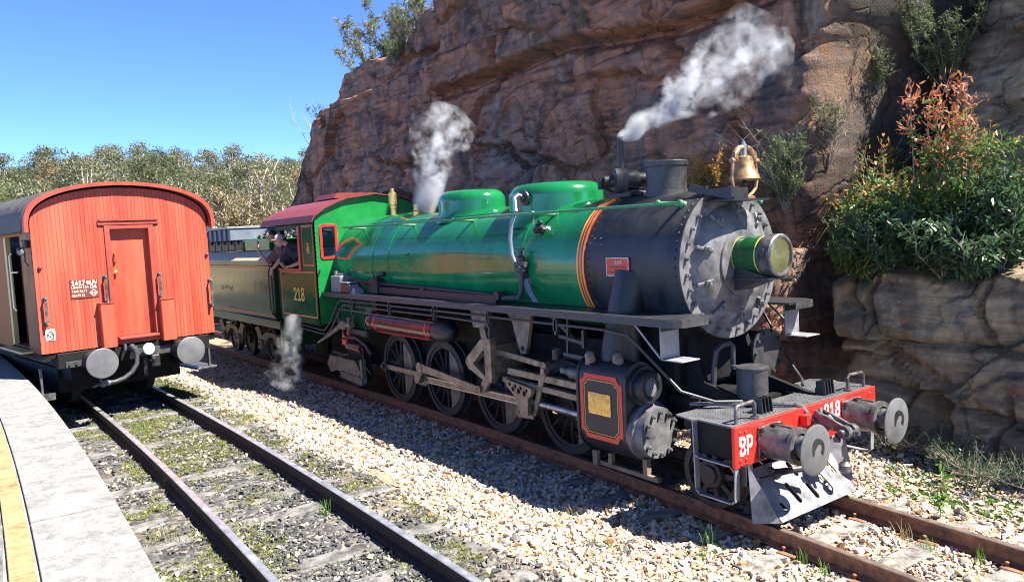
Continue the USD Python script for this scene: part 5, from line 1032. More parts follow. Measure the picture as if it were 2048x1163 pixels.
m = MB(); m.ab((.003, -1.245, 1.475), (.012, -1.115, 1.64), .002); wsn = P3('notice', m, 'white', smooth=False)
m = MB(); m.plate(sg.Point(-1.18, 1.57).buffer(.04).difference(sg.Point(-1.18, 1.57).buffer(.028)), (.0122, 0, 0), (0, 1, 0), (0, 0, 1), .002); m.plate(ring(sg.box(-1.225, 1.515, -1.135, 1.575), .012), (.0122, 0, 0), (0, 1, 0), (0, 0, 1), .0025); m.plate(sg.box(-1.225, 1.487, -1.135, 1.50), (.0122, 0, 0), (0, 1, 0), (0, 0, 1), .002); P3('notice_print', m, 'dark', wsn, smooth=False)
# body sides: solid end panel, then an open doorway and the saloon behind
LC = 15.5
for sy in (-1, 1):
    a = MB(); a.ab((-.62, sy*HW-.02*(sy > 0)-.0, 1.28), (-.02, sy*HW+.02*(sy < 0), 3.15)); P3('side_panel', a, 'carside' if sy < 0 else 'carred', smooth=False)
    a = MB(); a.ab((-LC, sy*HW-.02*(sy > 0), 1.28), (-1.62, sy*HW+.02*(sy < 0), 3.15)); sp_ = P3('saloon_side', a, 'varnish', smooth=False)
    for k in range(8):
        x = -3.0-1.5*k; a = MB(); a.ab((x-.5, sy*(HW+.004)-.003, 2.1), (x+.5, sy*(HW+.004)+.003, 2.9)); P3('saloon_window', a, 'glassy', sp_, smooth=False)
        a = MB(); a.plate(ring(sg.box(x-.55, 2.05, x+.55, 2.95), .05), (0, sy*HW-.0, 0), (1, 0, 0), (0, 0, 1), .02 if sy < 0 else -.02) if sy < 0 else a.ab((x-.55, HW, 2.05), (x+.55, HW+.02, 2.1)); P3('window_frame', a, 'varnish', sp_, smooth=False)
    a = MB(); a.ab((-1.62, sy*HW-.02*(sy > 0), 3.05), (-.62, sy*HW+.02*(sy < 0), 3.15)); P3('door_header', a, 'varnish', smooth=False)
    a = MB(); a.ab((-LC, sy*(HW+.005)-.008, 3.10), (-.03, sy*(HW+.06)+.008, 3.16), .01); P3('cantrail', a, 'varnish', smooth=False)
a = MB(); a.ab((-.66, -HW+.02, 1.30), (-.62, HW-.02, 3.15)); P3('vestibule_end', a, 'varnish', smooth=False)
a = MB(); a.ab((-1.66, -1.1, 1.35), (-1.62, 1.1, 3.15)); P3('vestibule_bulkhead', a, 'varnish', smooth=False)
a = MB(); a.ab((-1.615, -HW, 1.33), (-1.50, -HW+.07, 3.06), .004); P3('yellow_door_edge', a, 'yellow', smooth=False)
a = MB(); a.ab((-1.52, -HW+.01, 1.33), (-.66, HW-.03, 1.34)); P3('vestibule_floor', a, 'carred2', smooth=False)
a = MB(); a.tube([(-1.05, -HW-.03, 1.9), (-1.05, -HW-.06, 1.95), (-1.05, -HW-.06, 2.75), (-1.05, -HW-.03, 2.8)], .014, 8); a.cyl((-1.05, -HW-.06, 2.5), (-.9, -HW, 2.5), .012); P3('doorway_grab_rail', a, 'signtx')
a = MB(); a.ab((-1.75, -HW-.16, 1.27), (-.45, -HW+.05, 1.30), .004); P3('door_step', a, 'yellow', smooth=False)
a = MB(); a.ab((-.25, -HW-.08, 2.86), (-.12, -HW, 2.98), .015); a.cyl((-.18, -HW-.10, 2.83), (-.10, -HW-.12, 2.80), .055, n=14); a.tube([(-.18, -HW-.05, 2.8), (-.2, -HW-.05, 2.65), (-.12, -HW-.03, 2.6)], .01, 6); mk = P3('marker_lamp', a, 'blackmetal')
a = MB(); a.lathe([(0, .045), (.01, .04), (.015, 0)], (-.10, -HW-.12, 2.80), (1, -.2, -.4), 16); P3('lamp_lens', a, 'galv', mk)
a = MB(); a.ab((-LC, -HW, 1.16), (-.02, -HW+.12, 1.28)); a.ab((-LC, HW-.12, 1.16), (-.02, HW, 1.28)); a.ab((-LC, -HW, 1.2), (-.02, HW, 1.28)); P3('sole_bar', a, 'chassis', smooth=False)
a = MB(); rf = arch(HW+.105, 3.1, 3.165, 3.835); rf = rf.difference(arch(HW+.06, 2.9, 3.12, 3.79)); a.plate(rf, (-LC, 0, 0), (0, 1, 0), (0, 0, 1), LC-.025); P3('roof', a, 'canvas', smooth=25)
a = MB(); a.ab((-LC-.02, -HW, 1.28), (-LC+.02, HW, 3.3)); P3('far_end', a, 'carred', smooth=False)
# end framing, buffers, hose
a = MB(); a.ab((-.12, -1.12, 1.02), (.02, 1.2, 1.26), .01); hs = P3('headstock', a, 'chassis', smooth=False)
a = MB(); a.ab((.02, .0, 1.05), (.035, .65, 1.18), .003); P3('steel_strap', a, 'greymetal', hs, smooth=False)
a = MB(); a.ab((.02, -1.02, 1.03), (.035, -.70, 1.12), .003)
for l in (-.97, -.87): a.cyl((.03, l, 1.075), (.06, l, 1.075), .018, n=6)
P3('steel_strap', a, 'greymetal', hs, smooth=False)
for l in (-.655, .675):
    z = 1.09; a = MB(); a.lathe([(.02, .15), (.06, .14), (.28, .12), (.3, .13), (.34, .13), (.345, .09)], (0, l, z), (1, 0, 0), 28); a.lathe([(.34, .075), (.5, .075)], (0, l, z), (1, 0, 0), 24); bu = P3('buffer', a, 'blackmetal')
    a = MB(); a.lathe([(.485, .07), (.49, .215), (.495, .225), (.51, .226), (.52, .205), (.53, .1), (.533, 0)], (0, l, z), (1, 0, 0), 48); P3('buffer_head', a, 'face', bu)
a = MB(); pts = [(.05, -.10, 1.20), (.16, -.10, 1.24), (.22, -.08, 1.2), (.24, -.07, 1.1), (.25, -.08, .98), (.25, -.16, .86), (.25, -.28, .78), (.25, -.42, .745), (.25, -.52, .745)]; a.tube(pts, [.04, .045, .045, .035, .035, .035, .035, .035, .035], 12); P3('brake_hose', a, 'rubber')
a = MB(); a.cyl((.25, -.5, .745), (.25, -.64, .75), .045, n=12); a.cyl((.25, -.62, .74), (.25, -.62, .88), .016, n=8); a.tube([(.25, -.62, .76), (.25, -.70, .73), (.25, -.74, .72)], .016, 6); a.box((.25, -.6, .72), (.07, .06, .05), None, .01); P3('hose_coupling', a, 'buffer')
a = MB(); a.tube([(.04, -.18, 1.27), (.13, -.19, 1.28), (.15, -.2, 1.2), (.13, -.21, 1.16)], .02, 8); a.lathe([(-.05, .05), (.05, .05)], (.18, -.08, 1.2), (0, 0, 1), 12); P3('hose_valve', a, 'greymetal')
a = MB(); a.lathe([(0, .0), (.0, .085), (.02, .095), (.04, .09), (.06, .05), (.07, .03), (.14, .03)], (.17, .155, 1.17), (-.9, -.1, 0), 24); P3('end_cap', a, 'white')
a = MB(); a.ab((-.05, .1, .72), (.02, .16, 1.02)); a.ab((-.1, .22, .85), (.05, .36, 1.05), .02); a.tube([(.02, .2, .95), (.18, .2, .95), (.22, .2, 1.02)], .03, 8); P3('coupling_hook', a, 'blackmetal')
a = MB(); a.ab((-1.4, -1.45, .62), (-.15, -1.14, .65), .004); a.ab((-.24, -1.32, .62), (-.19, -1.29, 1.05)); a.ab((-.2, -1.4, .56), (-.14, -1.15, .66)); P3('footboard', a, 'buffer', smooth=False)
a = MB(); a.ab((-1.9, 1.05, .64), (-.25, 1.42, .67), .004); a.ab((-.34, 1.3, .62), (-.29, 1.33, 1.15)); P3('footboard', a, 'buffer', smooth=False)
a = MB(); a.ab((-14, -.9, .8), (-.2, -.8, 1.2)); a.ab((-14, .8, .8), (-.2, .9, 1.2)); a.ab((-3.4, -.95, .55), (-.7, .95, .95)); P3('bogie_frame', a, 'chassis', smooth=False)
for dx in (-1.3, -2.8, -12.4, -13.9):
    for l in (-1, 1):
        c = V(dx, l*.655-.05, ZL+.40); a = MB(); a.lathe([(0, 0), (0, .34), (0, .395), (.006, .40), (.1, .405), (.108, .43), (.13, .425), (.135, 0)], c, (0, -l, 0), 32); P3('carriage_wheel', a, 'tyre')

# ---------------------------------------------------------------- grey wagons far behind the tender
for k, (x, y, L, lab) in enumerate(((-24.2, 1.6, 3.0, 'grey steel wagon body behind the tender, nearest the red carriage'), (-19.6, 2.0, 2.6, 'grey steel wagon body seen through the engine cab window'))):
    t_ = thing('wagon', lab, 'wagon', (x, y, 0), 'grey wagons behind the tender')
    m = MB(); m.ab((x-L/2, y-1.2, 1.0), (x+L/2, y+1.2, 3.3), .02); part(t_, 'body', m, M['bluegrey'], smooth=False)
    m = MB()
    for q in np.arange(-L/2+.1, L/2, .55): m.ab((x+q-.04, y-1.26, 1.0), (x+q+.04, y-1.2, 3.28))
    part(t_, 'rib', m, M['bluegrey'], smooth=False, kind='stuff')
    m = MB(); m.ab((x-L/2-.02, y-1.27, 3.3), (x+L/2+.03, y+1.27, 3.37), .01); part(t_, 'top_rail', m, M['galv'], smooth=False)
    m = MB(); m.ab((x-L/2, y-1.0, .7), (x+L/2, y+1.0, 1.0)); part(t_, 'underframe', m, M['chassis'], smooth=False)
    for dx in (-.8, .8):
        for sy in (-1, 1): m = MB(); m.cyl((x+dx, y+sy*.6, .3), (x+dx, y+sy*.72, .3), .42, n=24); part(t_, 'wheel', m, M['tyre'])
# ---------------------------------------------------------------- the two people in the cab
def body(joints, bones, fine=.022, it=6):
    mf = manifold3d
    acc = []
    for a, b in bones:
        S = []
        for k in (a, b):
            p, r = joints[k]; S.append(mf.Manifold.sphere(r, 18).translate(tuple(map(float, p))))
        acc.append(mf.Manifold.batch_hull(S))
    M_ = mf.Manifold.batch_boolean(acc, mf.OpType.Add).refine_to_length(fine)
    q = M_.to_mesh(); tm = trimesh.Trimesh(q.vert_properties[:, :3], q.tri_verts)
    trimesh.smoothing.filter_taubin(tm, iterations=it)
    m = MB(); m.tm(tm); return m
def head(c, face, up, r=.1):
    """an egg shaped head with brow, nose, mouth, chin, ears; face: the direction it looks"""
    face = V(*face)/np.linalg.norm(face); up = V(*up); up = up-face*(up@face); up /= np.linalg.norm(up); sd = np.cross(up, face)
    s = trimesh.creation.icosphere(4); v = s.vertices.copy()   # x face, y side, z up
    x, y, z = v.T; k = np.where(z < 0, 1-.28*z*z, 1)
    v = np.c_[x*.098*k+np.where((x > 0) & (z < -.35), .006, 0), y*.076*k, z*.118]
    d = lambda cx, cy, cz, w: np.exp(-(((v[:, 1]-cy)/w)**2+((v[:, 2]-cz)/w)**2))*(x > 0)
    v[:, 0] += .024*np.exp(-((v[:, 1]/.014)**2+((v[:, 2]+.022)/.024)**2))*(x > 0) - .010*(d(0, .032, .012, .018)+d(0, -.032, .012, .018)) + .006*np.exp(-((v[:, 2]-.034)/.012)**2)*(x > .5) + .006*d(0, 0, -.058, .02) + .012*d(0, 0, -.098, .026) - .004*np.exp(-((v[:, 2]+.058)/.004)**2-(v[:, 1]/.026)**2)*(x > 0)
    R_ = np.c_[face, sd, up]; m = MB(); m.add(v @ R_.T + np.array(c), s.faces)
    for q in (-1, 1): m.ball(np.array(c)+R_ @ V(-.005, q*.08, -.005), .03, tuple(np.abs(R_ @ V(.7, .35, 1.1))+.15), 2)
    return m, R_
def hand(c, fdir, palm, side, curl=.5, r=.009):
    """palm at c, fingers along fdir, palm facing 'palm'"""
    f = V(*fdir)/np.linalg.norm(fdir); n = V(*palm); n = n-f*(n@f); n /= np.linalg.norm(n); s = np.cross(n, f)*side; c = np.array(c)
    J, B = {}, []
    J['w'] = (c-f*.05, .026)
    for k, (o, L) in enumerate(((-.033, .068), (-.011, .08), (.011, .075), (.033, .058))):
        b0 = c+f*.04+s*o; J[f'k{k}'] = (b0, .0115); J['m%d' % k] = (c-f*.02+s*o*.6, .015)
        a1 = curl*.8; p1 = b0+(f*math.cos(a1)+n*math.sin(a1))*L*.5; a2 = curl*1.9; p2 = p1+(f*math.cos(a2)+n*math.sin(a2))*L*.32; a3 = curl*2.6; p3 = p2+(f*math.cos(a3)+n*math.sin(a3))*L*.25
        J[f'a{k}'], J[f'b{k}'], J[f'c{k}'] = (p1, r), (p2, r*.92), (p3, r*.8)
        B += [('w', f'm{k}'), (f'm{k}', f'k{k}'), (f'k{k}', f'a{k}'), (f'a{k}', f'b{k}'), (f'b{k}', f'c{k}')]
    for k in range(3): B += [(f'k{k}', f'k{k+1}'), (f'm{k}', f'm{k+1}')]
    t0 = c-f*.03-s*.03; t1 = c+f*.005-s*.055+n*.012; t2 = c+f*.038-s*.058+n*.028; t3 = c+f*.06-s*.05+n*.036
    J['t0'], J['t1'], J['t2'], J['t3'] = (t0, .016), (t1, .0125), (t2, .0105), (t3, .009); B += [('w', 't0'), ('t0', 't1'), ('t1', 't2'), ('t2', 't3')]
    return J, B
def shirt_part(p, name, J, B, mat, fine=.03): return part(p, name, body(J, B, fine), M[mat], smooth=True)

def person(label, base, hd, face, neck, chest, waist, shoulders, arms, shirt, hips):
    t_ = thing('person', label, 'person', base, 'people looking out of the engine cab')
    J = {'neck': (neck, .045), 'nb': (np.array(neck)*.4+np.array(hd)*.6, .05), 'chest': (chest, .125), 'waist': (waist, .12), 'hip': (hips, .13)}
    B = [('neck', 'nb'), ('chest', 'neck'), ('chest', 'waist'), ('waist', 'hip')]
    for k, (s_, e, w) in enumerate(zip(shoulders, [a[0] for a in arms], [a[1] for a in arms])):
        J[f's{k}'], J[f'e{k}'], J[f'w{k}'] = (s_, .062), (e, .043), (w, .029)
        B += [('chest', f's{k}'), ('neck', f's{k}'), (f's{k}', f'e{k}'), (f'e{k}', f'w{k}')]
    for k, q in enumerate((-.1, .1)):
        h_ = V(*hips)+V(q, 0, -.05); kn = V(h_[0], h_[1]+.02, (h_[2]+base[2])/2+.02); an = V(h_[0], h_[1], base[2]+.09)
        J[f'h{k}'], J[f'kn{k}'], J[f'an{k}'], J[f'to{k}'] = (h_, .085), (kn, .06), (an, .042), (an+V(.02, -.13, -.045), .04)
        B += [('hip', f'h{k}'), (f'h{k}', f'kn{k}'), (f'kn{k}', f'an{k}'), (f'an{k}', f'to{k}')]
    for k, a in enumerate(arms):
        Jh, Bh = hand(*a[2]); J.update({f'H{k}{n}': v for n, v in Jh.items()}); B += [(f'H{k}{a_}', f'H{k}{b_}') for a_, b_ in Bh] + [(f'w{k}', f'H{k}w')]
    bd = part(t_, 'body', body(J, B, .016, 4), M['skin'], smooth=True)
    hm, R_ = head(hd, face, (0, -.15, 1)); part(t_, 'head', hm, M['skin'], smooth=True)
    G = 1.3
    Js = {k: (J[k][0], J[k][1]*G+.008) for k in ('chest', 'waist', 'hip', 's0', 's1')}
    for k in (0, 1): Js[f'm{k}'] = (np.array(J[f's{k}'][0])*.15+np.array(J[f'e{k}'][0])*.85, .066)
    Js['nb'] = (np.array(neck)*.75+np.array(chest)*.2, .082)
    Js['nk'] = (np.array(neck)-V(0, 0, .015), .066)
    shirt_part(t_, 'shirt', Js, [('chest', 'waist'), ('waist', 'hip'), ('chest', 's0'), ('chest', 's1'), ('s0', 'm0'), ('s1', 'm1'), ('nb', 's0'), ('nb', 's1'), ('nb', 'chest'), ('nk', 's0'), ('nk', 's1'), ('nk', 'chest')], shirt, .022)
    Jt = {k: (J[k][0], J[k][1]*1.15+.008) for k in ('hip', 'h0', 'h1', 'kn0', 'kn1', 'an0', 'an1')}
    shirt_part(t_, 'trousers', Jt, [('hip', 'h0'), ('hip', 'h1'), ('h0', 'kn0'), ('h1', 'kn1'), ('kn0', 'an0'), ('kn1', 'an1')], 'trouser')
    return t_, np.array(hd), R_
# nearest, in black, leaning out over the window sill
t1, h1, R1 = person('man in black shirt and grey cap leaning out of the cab window', (-7.35, -.78, 1.25), (-7.72, -1.33, 2.80), (-.25, -1, -.15), (-7.60, -1.19, 2.70), (-7.45, -1.06, 2.53), (-7.36, -.92, 2.22),
    [(-7.68, -1.14, 2.58), (-7.22, -1.04, 2.64)], [((-7.86, -1.27, 2.36), (-7.68, -1.30, 2.30), ((-7.62, -1.30, 2.295), (1, -.1, -.05), (0, 0, -1), 1, .35)), ((-7.10, -1.14, 2.37), (-7.36, -1.26, 2.30), ((-7.46, -1.27, 2.295), (-1, -.2, -.05), (0, 0, -1), -1, .35))], 'shirtblack', (-7.32, -.78, 2.0))
def capm(h, R_, col):
    m = MB(); s = trimesh.creation.icosphere(3); k = s.vertices[:, 2] > -.05
    v = s.vertices*V(.108, .09, .105); v[:, 2] = np.maximum(v[:, 2], -.005); m.add(v @ R_.T + h + R_ @ V(-.004, 0, .028), s.faces)
    m.add(np.array([(x, y, z) for z in (.03, .038) for x, y in ((.06, -.07), (.06, .07), (.14, .055), (.165, 0), (.14, -.055))]) @ R_.T + h + R_ @ V(0, 0, 0), [(0, 1, 2), (0, 2, 3), (0, 3, 4), (5, 7, 6), (5, 8, 7), (5, 9, 8), (0, 5, 1), (1, 5, 6), (1, 6, 2), (2, 6, 7), (2, 7, 3), (3, 7, 8), (3, 8, 4), (4, 8, 9), (4, 9, 0), (0, 9, 5)])
    return m
part(t1, 'cap', capm(h1, R1, 0), M['capgrey'], smooth=True)
m = MB(); m.ball(h1 + R1 @ V(-.035, 0, .012), .1, tuple(np.abs(R1 @ V(.78, .86, .95))), 3); part(t1, 'hair', m, M['hair'], smooth=True)
m = MB()
for q in (-.032, .032): m.ball(h1+R1 @ V(.083, q, .012), .012, sub=1)
part(t1, 'eyes', m, M['dark'])
m = MB(); fx_ = V(-.25, -1, 0)/1.03; c_ = V(-7.53, -1.175, 2.44); u_ = V(1, -.22, 0); u_ /= np.linalg.norm(u_); m.text('C', .05, c_+V(.12, -.02, .0), u_, (0, -.1, 1), .004); m.text('O', .05, c_+V(-.12, -.02, -.04), u_, (0, -.1, 1), .004); part(t1, 'shirt_print', m, M['galv'], smooth=False)
# behind, in a brown shirt and sunglasses, holding up a phone
t2, h2, R2 = person('person in brown shirt and sunglasses holding up a black phone', (-8.30, -.85, 1.25), (-8.27, -1.30, 2.90), (-.05, -1, -.05), (-8.26, -1.16, 2.76), (-8.25, -1.03, 2.55), (-8.26, -.93, 2.28),
    [(-8.45, -1.10, 2.63), (-8.06, -1.06, 2.63)], [((-8.56, -1.32, 2.36), (-8.62, -1.44, 2.58), ((-8.62, -1.47, 2.66), (.0, -.1, 1), (0, 1, .1), 1, .5)), ((-8.02, -1.24, 2.42), (-8.16, -1.34, 2.26), ((-8.22, -1.36, 2.20), (-.3, -.2, -1), (0, 1, 0), -1, .5))], 'shirttan', (-8.27, -.85, 2.05))
m = MB(); m.ball(h2 + R2 @ V(-.02, 0, .035), .1, tuple(np.abs(R2 @ V(.95, .84, .95))), 3); part(t2, 'hair', m, M['hair'], smooth=True)
m = MB()
for q in (-.034, .034): m.hull([h2+R2 @ V(.092+.006*e, q+.027*math.cos(a), .012+.018*math.sin(a)) for a in np.linspace(0, 6, 10) for e in (0, 1)])
m.beam(h2+R2 @ V(.096, -.02, .02), h2+R2 @ V(.096, .02, .02), .005, .005); part(t2, 'sunglasses', m, M['maroon'])
ph = thing('phone', 'black mobile phone held up by the person in sunglasses', 'phone', (-8.62, -1.5, 2.68))
m = MB(); m.box((-8.62, -1.455, 2.735), (.085, .010, .165), None, .004); pb = part(ph, 'body', m, M['blackmetal'], smooth=False)
m = MB(); m.box((-8.645, -1.462, 2.79), (.022, .004, .03), None, .001); part(ph, 'camera_lens', m, M['dark'], smooth=False)
# ---------------------------------------------------------------- plants
def leafmat(name, cols, trans=.35, rough=.5):
    n = len(cols); ramp = [((k+.5)/n, c) for k, c in enumerate(cols)]
    return usdkit.material(stage, '/World/Looks/'+name, {
        'g': ('geometry', {}), 'rp': ('rgb_ramp', {'ramp': ramp}), 'p': ('principled_bsdf', {'roughness': rough, 'specular_ior_level': .4}),
        't': ('translucent_bsdf', {}), 'm': ('mix_closure', {'fac': trans})},
        [('g.random_per_island', 'rp.fac'), ('rp.color', 'p.base_color'), ('rp.color', 't.color'), ('p.BSDF', 'm.closure1'), ('t.BSDF', 'm.closure2')], surface='m.closure')
LM = {
 'gum': leafmat('gum_leaves', [(.09, .105, .045), (.15, .165, .075), (.22, .215, .11), (.27, .255, .16)]),
 'gumgrey': leafmat('grey_gum_leaves', [(.14, .15, .08), (.21, .21, .125), (.28, .265, .175), (.33, .3, .2)]),
 'gumbrown': leafmat('brown_gum_leaves', [(.19, .155, .08), (.27, .21, .11), (.33, .255, .14), (.23, .21, .11)]),
 'broad': leafmat('broad_green_leaves', [(.09, .15, .04), (.16, .23, .07), (.25, .31, .11), (.38, .42, .2)], .48, .32),
 'darkbroad': leafmat('dark_broad_leaves', [(.05, .10, .045), (.08, .15, .065), (.12, .2, .09), (.2, .27, .15)], .45, .32),
 'orange': leafmat('orange_new_leaves', [(.38, .14, .06), (.5, .2, .08), (.45, .27, .10), (.42, .12, .07)], .45),
 'amber': leafmat('amber_new_leaves', [(.42, .22, .05), (.5, .3, .07), (.36, .25, .06), (.3, .28, .08)], .45),
 'fine': leafmat('fine_light_leaves', [(.10, .13, .05), (.17, .2, .08), (.24, .26, .11), (.14, .15, .07)]),
 'straw': leafmat('straw_grass', [(.25, .2, .1), (.36, .3, .16), (.3, .28, .14), (.2, .2, .09)]),
 'grass': leafmat('fresh_grass', [(.10, .2, .03), (.17, .3, .05), (.25, .36, .08), (.3, .36, .1)], .4),
 'moss': leafmat('yellow_green_groundcover', [(.17, .18, .055), (.25, .23, .08), (.3, .25, .11), (.24, .18, .1)], .3),
}
BARK = paint('gum_bark', (.1, .08, .065), .85, .4, 9., .004, 30., col2=(.2, .18, .15))
WBARK = paint('pale_gum_bark', (.42, .38, .34), .8, .25, 5., .003, 20., col2=(.58, .54, .5))
TWIG = paint('dry_twigs', (.2, .15, .12), .85, .3, 12., col2=(.3, .24, .19))

def leaf_mesh(mb, p, d, L, Wd, r, droop=0.):
    """one folded diamond (4 points, 2 faces) per leaf"""
    n = len(p); d = d + V(0, 0, -droop); d /= np.linalg.norm(d, axis=1)[:, None]
    s = np.cross(d, r.normal(size=(n, 3))); s /= np.linalg.norm(s, axis=1)[:, None]+1e-9; u = np.cross(s, d)
    L = np.broadcast_to(L, n)[:, None]; Wd = np.broadcast_to(Wd, n)[:, None]
    a, b, c, e = p, p + d*L*.45 + s*Wd*.5 + u*Wd*.12, p + d*L, p + d*L*.45 - s*Wd*.5 + u*Wd*.12
    v = np.stack([a, b, c, e], 1).reshape(-1, 3); k = np.arange(n)[:, None]*4
    mb.add(v, np.vstack([k + [0, 1, 2], k + [0, 2, 3]]))
def branchy(r, base, h, lean, nst, spread, nbr=5, rad=.012, brl=.35):
    """stems with side twigs: returns list of polylines with radii"""
    out = []
    for s_ in range(nst):
        a = r.uniform(0, 6.28); tip = V(*lean)*h + V(math.cos(a), math.sin(a), 0)*spread*r.uniform(.3, 1) + V(0, 0, h*r.uniform(.75, 1))
        mid = tip*.5 + r.normal(size=3)*h*.06 + V(0, 0, h*.05); pts = [V(0, 0, 0), mid*.6, mid, tip*.8+r.normal(size=3)*h*.03, tip]
        t = np.linspace(0, 1, 9); P_ = np.stack([np.interp(t, [0, .3, .5, .8, 1], [q[k] for q in pts]) for k in range(3)], 1)
        out.append((P_+base, np.linspace(rad, rad*.25, 9), 0))
        for b in range(nbr):
            i = int(r.integers(2, 8)); d = r.normal(size=3); d[2] = abs(d[2])*.6+.25; d /= np.linalg.norm(d); L = brl*r.uniform(.5, 1.1)*(1.15-i/10)
            q = P_[i] + np.outer(np.linspace(0, 1, 4), d*L) + np.outer(np.linspace(0, 1, 4)**2, V(0, 0, .12*L)); out.append((q+base, np.linspace(rad*.4, rad*.15, 4), 1))
    return out
def shrub(name, label, cat, base, h, seed, nst=6, spread=.5, lean=(0, -.1, 0), nleaf=1400, L=.10, Wd=.04, mat='broad', top=None, topz=.65, droop=.5, nbr=6, rad=.012, brl=.35, fuzz=.07, bark=None, group=None, lo=.06):
    r = np.random.default_rng(seed); base = np.array(base, float); t_ = thing(name, label, cat, base, group)
    br = branchy(r, base, h, lean, nst, spread, nbr, rad, brl); m = MB()
    for P_, R_, k in br: m.tube(P_, R_, 5)
    part(t_, 'stems', m, bark or BARK, smooth=False, kind='stuff')
    seg = []; wt = []
    for P_, R_, k in br:
        for i in range(len(P_)-1):
            if (P_[i][2]-base[2])/h > lo or k == 1: seg.append((P_[i], P_[i+1])); wt.append(np.linalg.norm(P_[i+1]-P_[i])*(1.6 if k else 1))
    wt = np.array(wt)/sum(wt); ii = r.choice(len(seg), nleaf, p=wt); A = np.array([s_[0] for s_ in seg])[ii]; B_ = np.array([s_[1] for s_ in seg])[ii]
    p = A + (B_-A)*r.uniform(size=(nleaf, 1)) + r.normal(size=(nleaf, 3))*fuzz*.35; d = r.normal(size=(nleaf, 3)) + (B_-A)/np.linalg.norm(B_-A, axis=1)[:, None]*.7
    sz = r.uniform(.6, 1.2, nleaf); hz = (p[:, 2]-base[2])/h
    tp = (hz + r.normal(0, .15, nleaf) > topz) if top else np.zeros(nleaf, bool)
    m = MB(); leaf_mesh(m, p[~tp], d[~tp], L*sz[~tp], Wd*sz[~tp], r, droop); part(t_, 'foliage', m, LM[mat], smooth=None, kind='stuff')
    if top and tp.any(): m = MB(); leaf_mesh(m, p[tp], d[tp]+V(0, 0, .5), L*.75*sz[tp], Wd*.7*sz[tp], r, 0.); part(t_, 'new_leaves', m, LM[top], smooth=None, kind='stuff')
    return t_
def oncliff(x, z, out=.03): return V(x, float(cliff_y(np.array([[x]]), np.array([[z]]))[0, 0]) - out, z)
def bench(x, d=.25, z=2.02): return V(x, float(cliff_y(np.array([[x]]), np.array([[1.9]]))[0, 0]) + d, z)
G = 'gum regrowth on the rock bench'
SH = (
 ('tallest gum shrub with an orange plume of new leaves, in front of the right rock', 2.3, .4, 2.5, 41, 6, .45, (.14, -.02, 0), 2600, .13, .045, 'broad', 'orange', .6, .5, .42),
 ('gum shrub with a second orange plume, right of the tallest', 2.75, .45, 2.4, 42, 5, .36, (.06, -.02, 0), 2000, .12, .04, 'broad', 'orange', .66, .5, .38),
 ('broad leafy gum shrub with amber tips in the middle of the ledge', 1.95, .2, 1.45, 43, 8, .55, (0, -.05, 0), 2400, .13, .05, 'broad', 'amber', .8, .7, .42),
 ('slender gum shrub with amber tip at the left end of the ledge', 1.2, .45, 2.05, 44, 6, .4, (-.08, -.02, 0), 1500, .12, .045, 'broad', 'amber', .7, .7, .34),
 ('green gum shrub with a small red tip beside the gully', 1.6, .45, 1.75, 45, 5, .36, (.0, -.02, 0), 1500, .12, .045, 'broad', 'orange', .85, .7, .36),
 ('dark large leaved shrub at the right edge of the picture', 3.25, .15, 1.2, 46, 9, .62, (.1, -.1, 0), 2200, .15, .06, 'darkbroad', None, .7, .9, .42),
 ('dark shrub hanging low over the middle of the rock step', 2.7, .02, .8, 47, 9, .6, (0, -.25, 0), 1700, .13, .05, 'darkbroad', None, .7, .9, .38),
 ('low dark leafy shrub right of the headlight', 2.1, .05, .95, 57, 8, .55, (-.1, -.15, 0), 1600, .13, .05, 'darkbroad', None, .7, .8, .36),
 ('grey green gum shrub filling the gap under the tallest orange plume', 2.2, .3, 1.2, 63, 7, .5, (.05, -.06, 0), 1700, .13, .045, 'broad', None, .7, .7, .4),
 ('green gum shrub spilling toward the bell at the ledge end', 1.15, .3, 1.2, 64, 6, .4, (-.22, -.1, 0), 1300, .12, .042, 'broad', None, .7, .7, .36),
 ('tall light green gum shrub against the right edge of the picture', 3.3, .5, 2.1, 65, 7, .5, (.05, -.02, 0), 1700, .13, .045, 'broad', 'amber', .88, .6, .4))
SH += (('straggly gum stems with amber tips leaning left over the gully', 1.25, .2, 1.5, 68, 5, .45, (-.3, -.08, 0), 900, .11, .04, 'broad', 'amber', .6, .6, .4),
 ('grey leaved shrub trailing down the rock step under the headlight side of the ledge', 1.75, -.06, .5, 66, 8, .5, (0, -.5, 0), 1100, .11, .04, 'broad', None, .7, 1.4, .36),
 ('green shrub trailing down the rock step near the right edge', 3.05, -.06, .55, 67, 8, .55, (0, -.5, 0), 1300, .12, .045, 'darkbroad', None, .7, 1.4, .38))
for lab, x, d, h, sd_, nst, spr, lean, nl, L_, W_, mt, tp_, tz_, dr_, bl in SH:
    shrub('gum_shrub', lab, 'shrub', bench(x, d, 1.9), h, sd_, nst, spr, lean, int(nl*.8), L_*.95, W_*.85, mt, tp_, tz_, dr_, 8, .013, bl*1.2, .13)
shrub('heath_bush', 'small leaved light green bush at the bench edge beside the headlight', 'bush', bench(1.5, .10), .72, 48, 12, .3, (0, -.12, 0), 3200, .035, .016, 'fine', None, .7, .1, 9, .007, .2, .05)
shrub('heath_bush', 'bushy round shrub with amber crown behind the chimney', 'bush', oncliff(-.5, 2.6, .45), 1.3, 49, 11, .6, (0, -.1, 0), 4200, .065, .034, 'broad', 'amber', .42, .2, 8, .01, .3, .06)
shrub('heath_bush', 'fine grey green shrub right of the bell at the gully', 'bush', oncliff(.45, 2.8, .2), 1.2, 50, 14, .55, (.15, -.1, 0), 4200, .06, .012, 'fine', None, .6, .1, 8, .007, .3, .05)
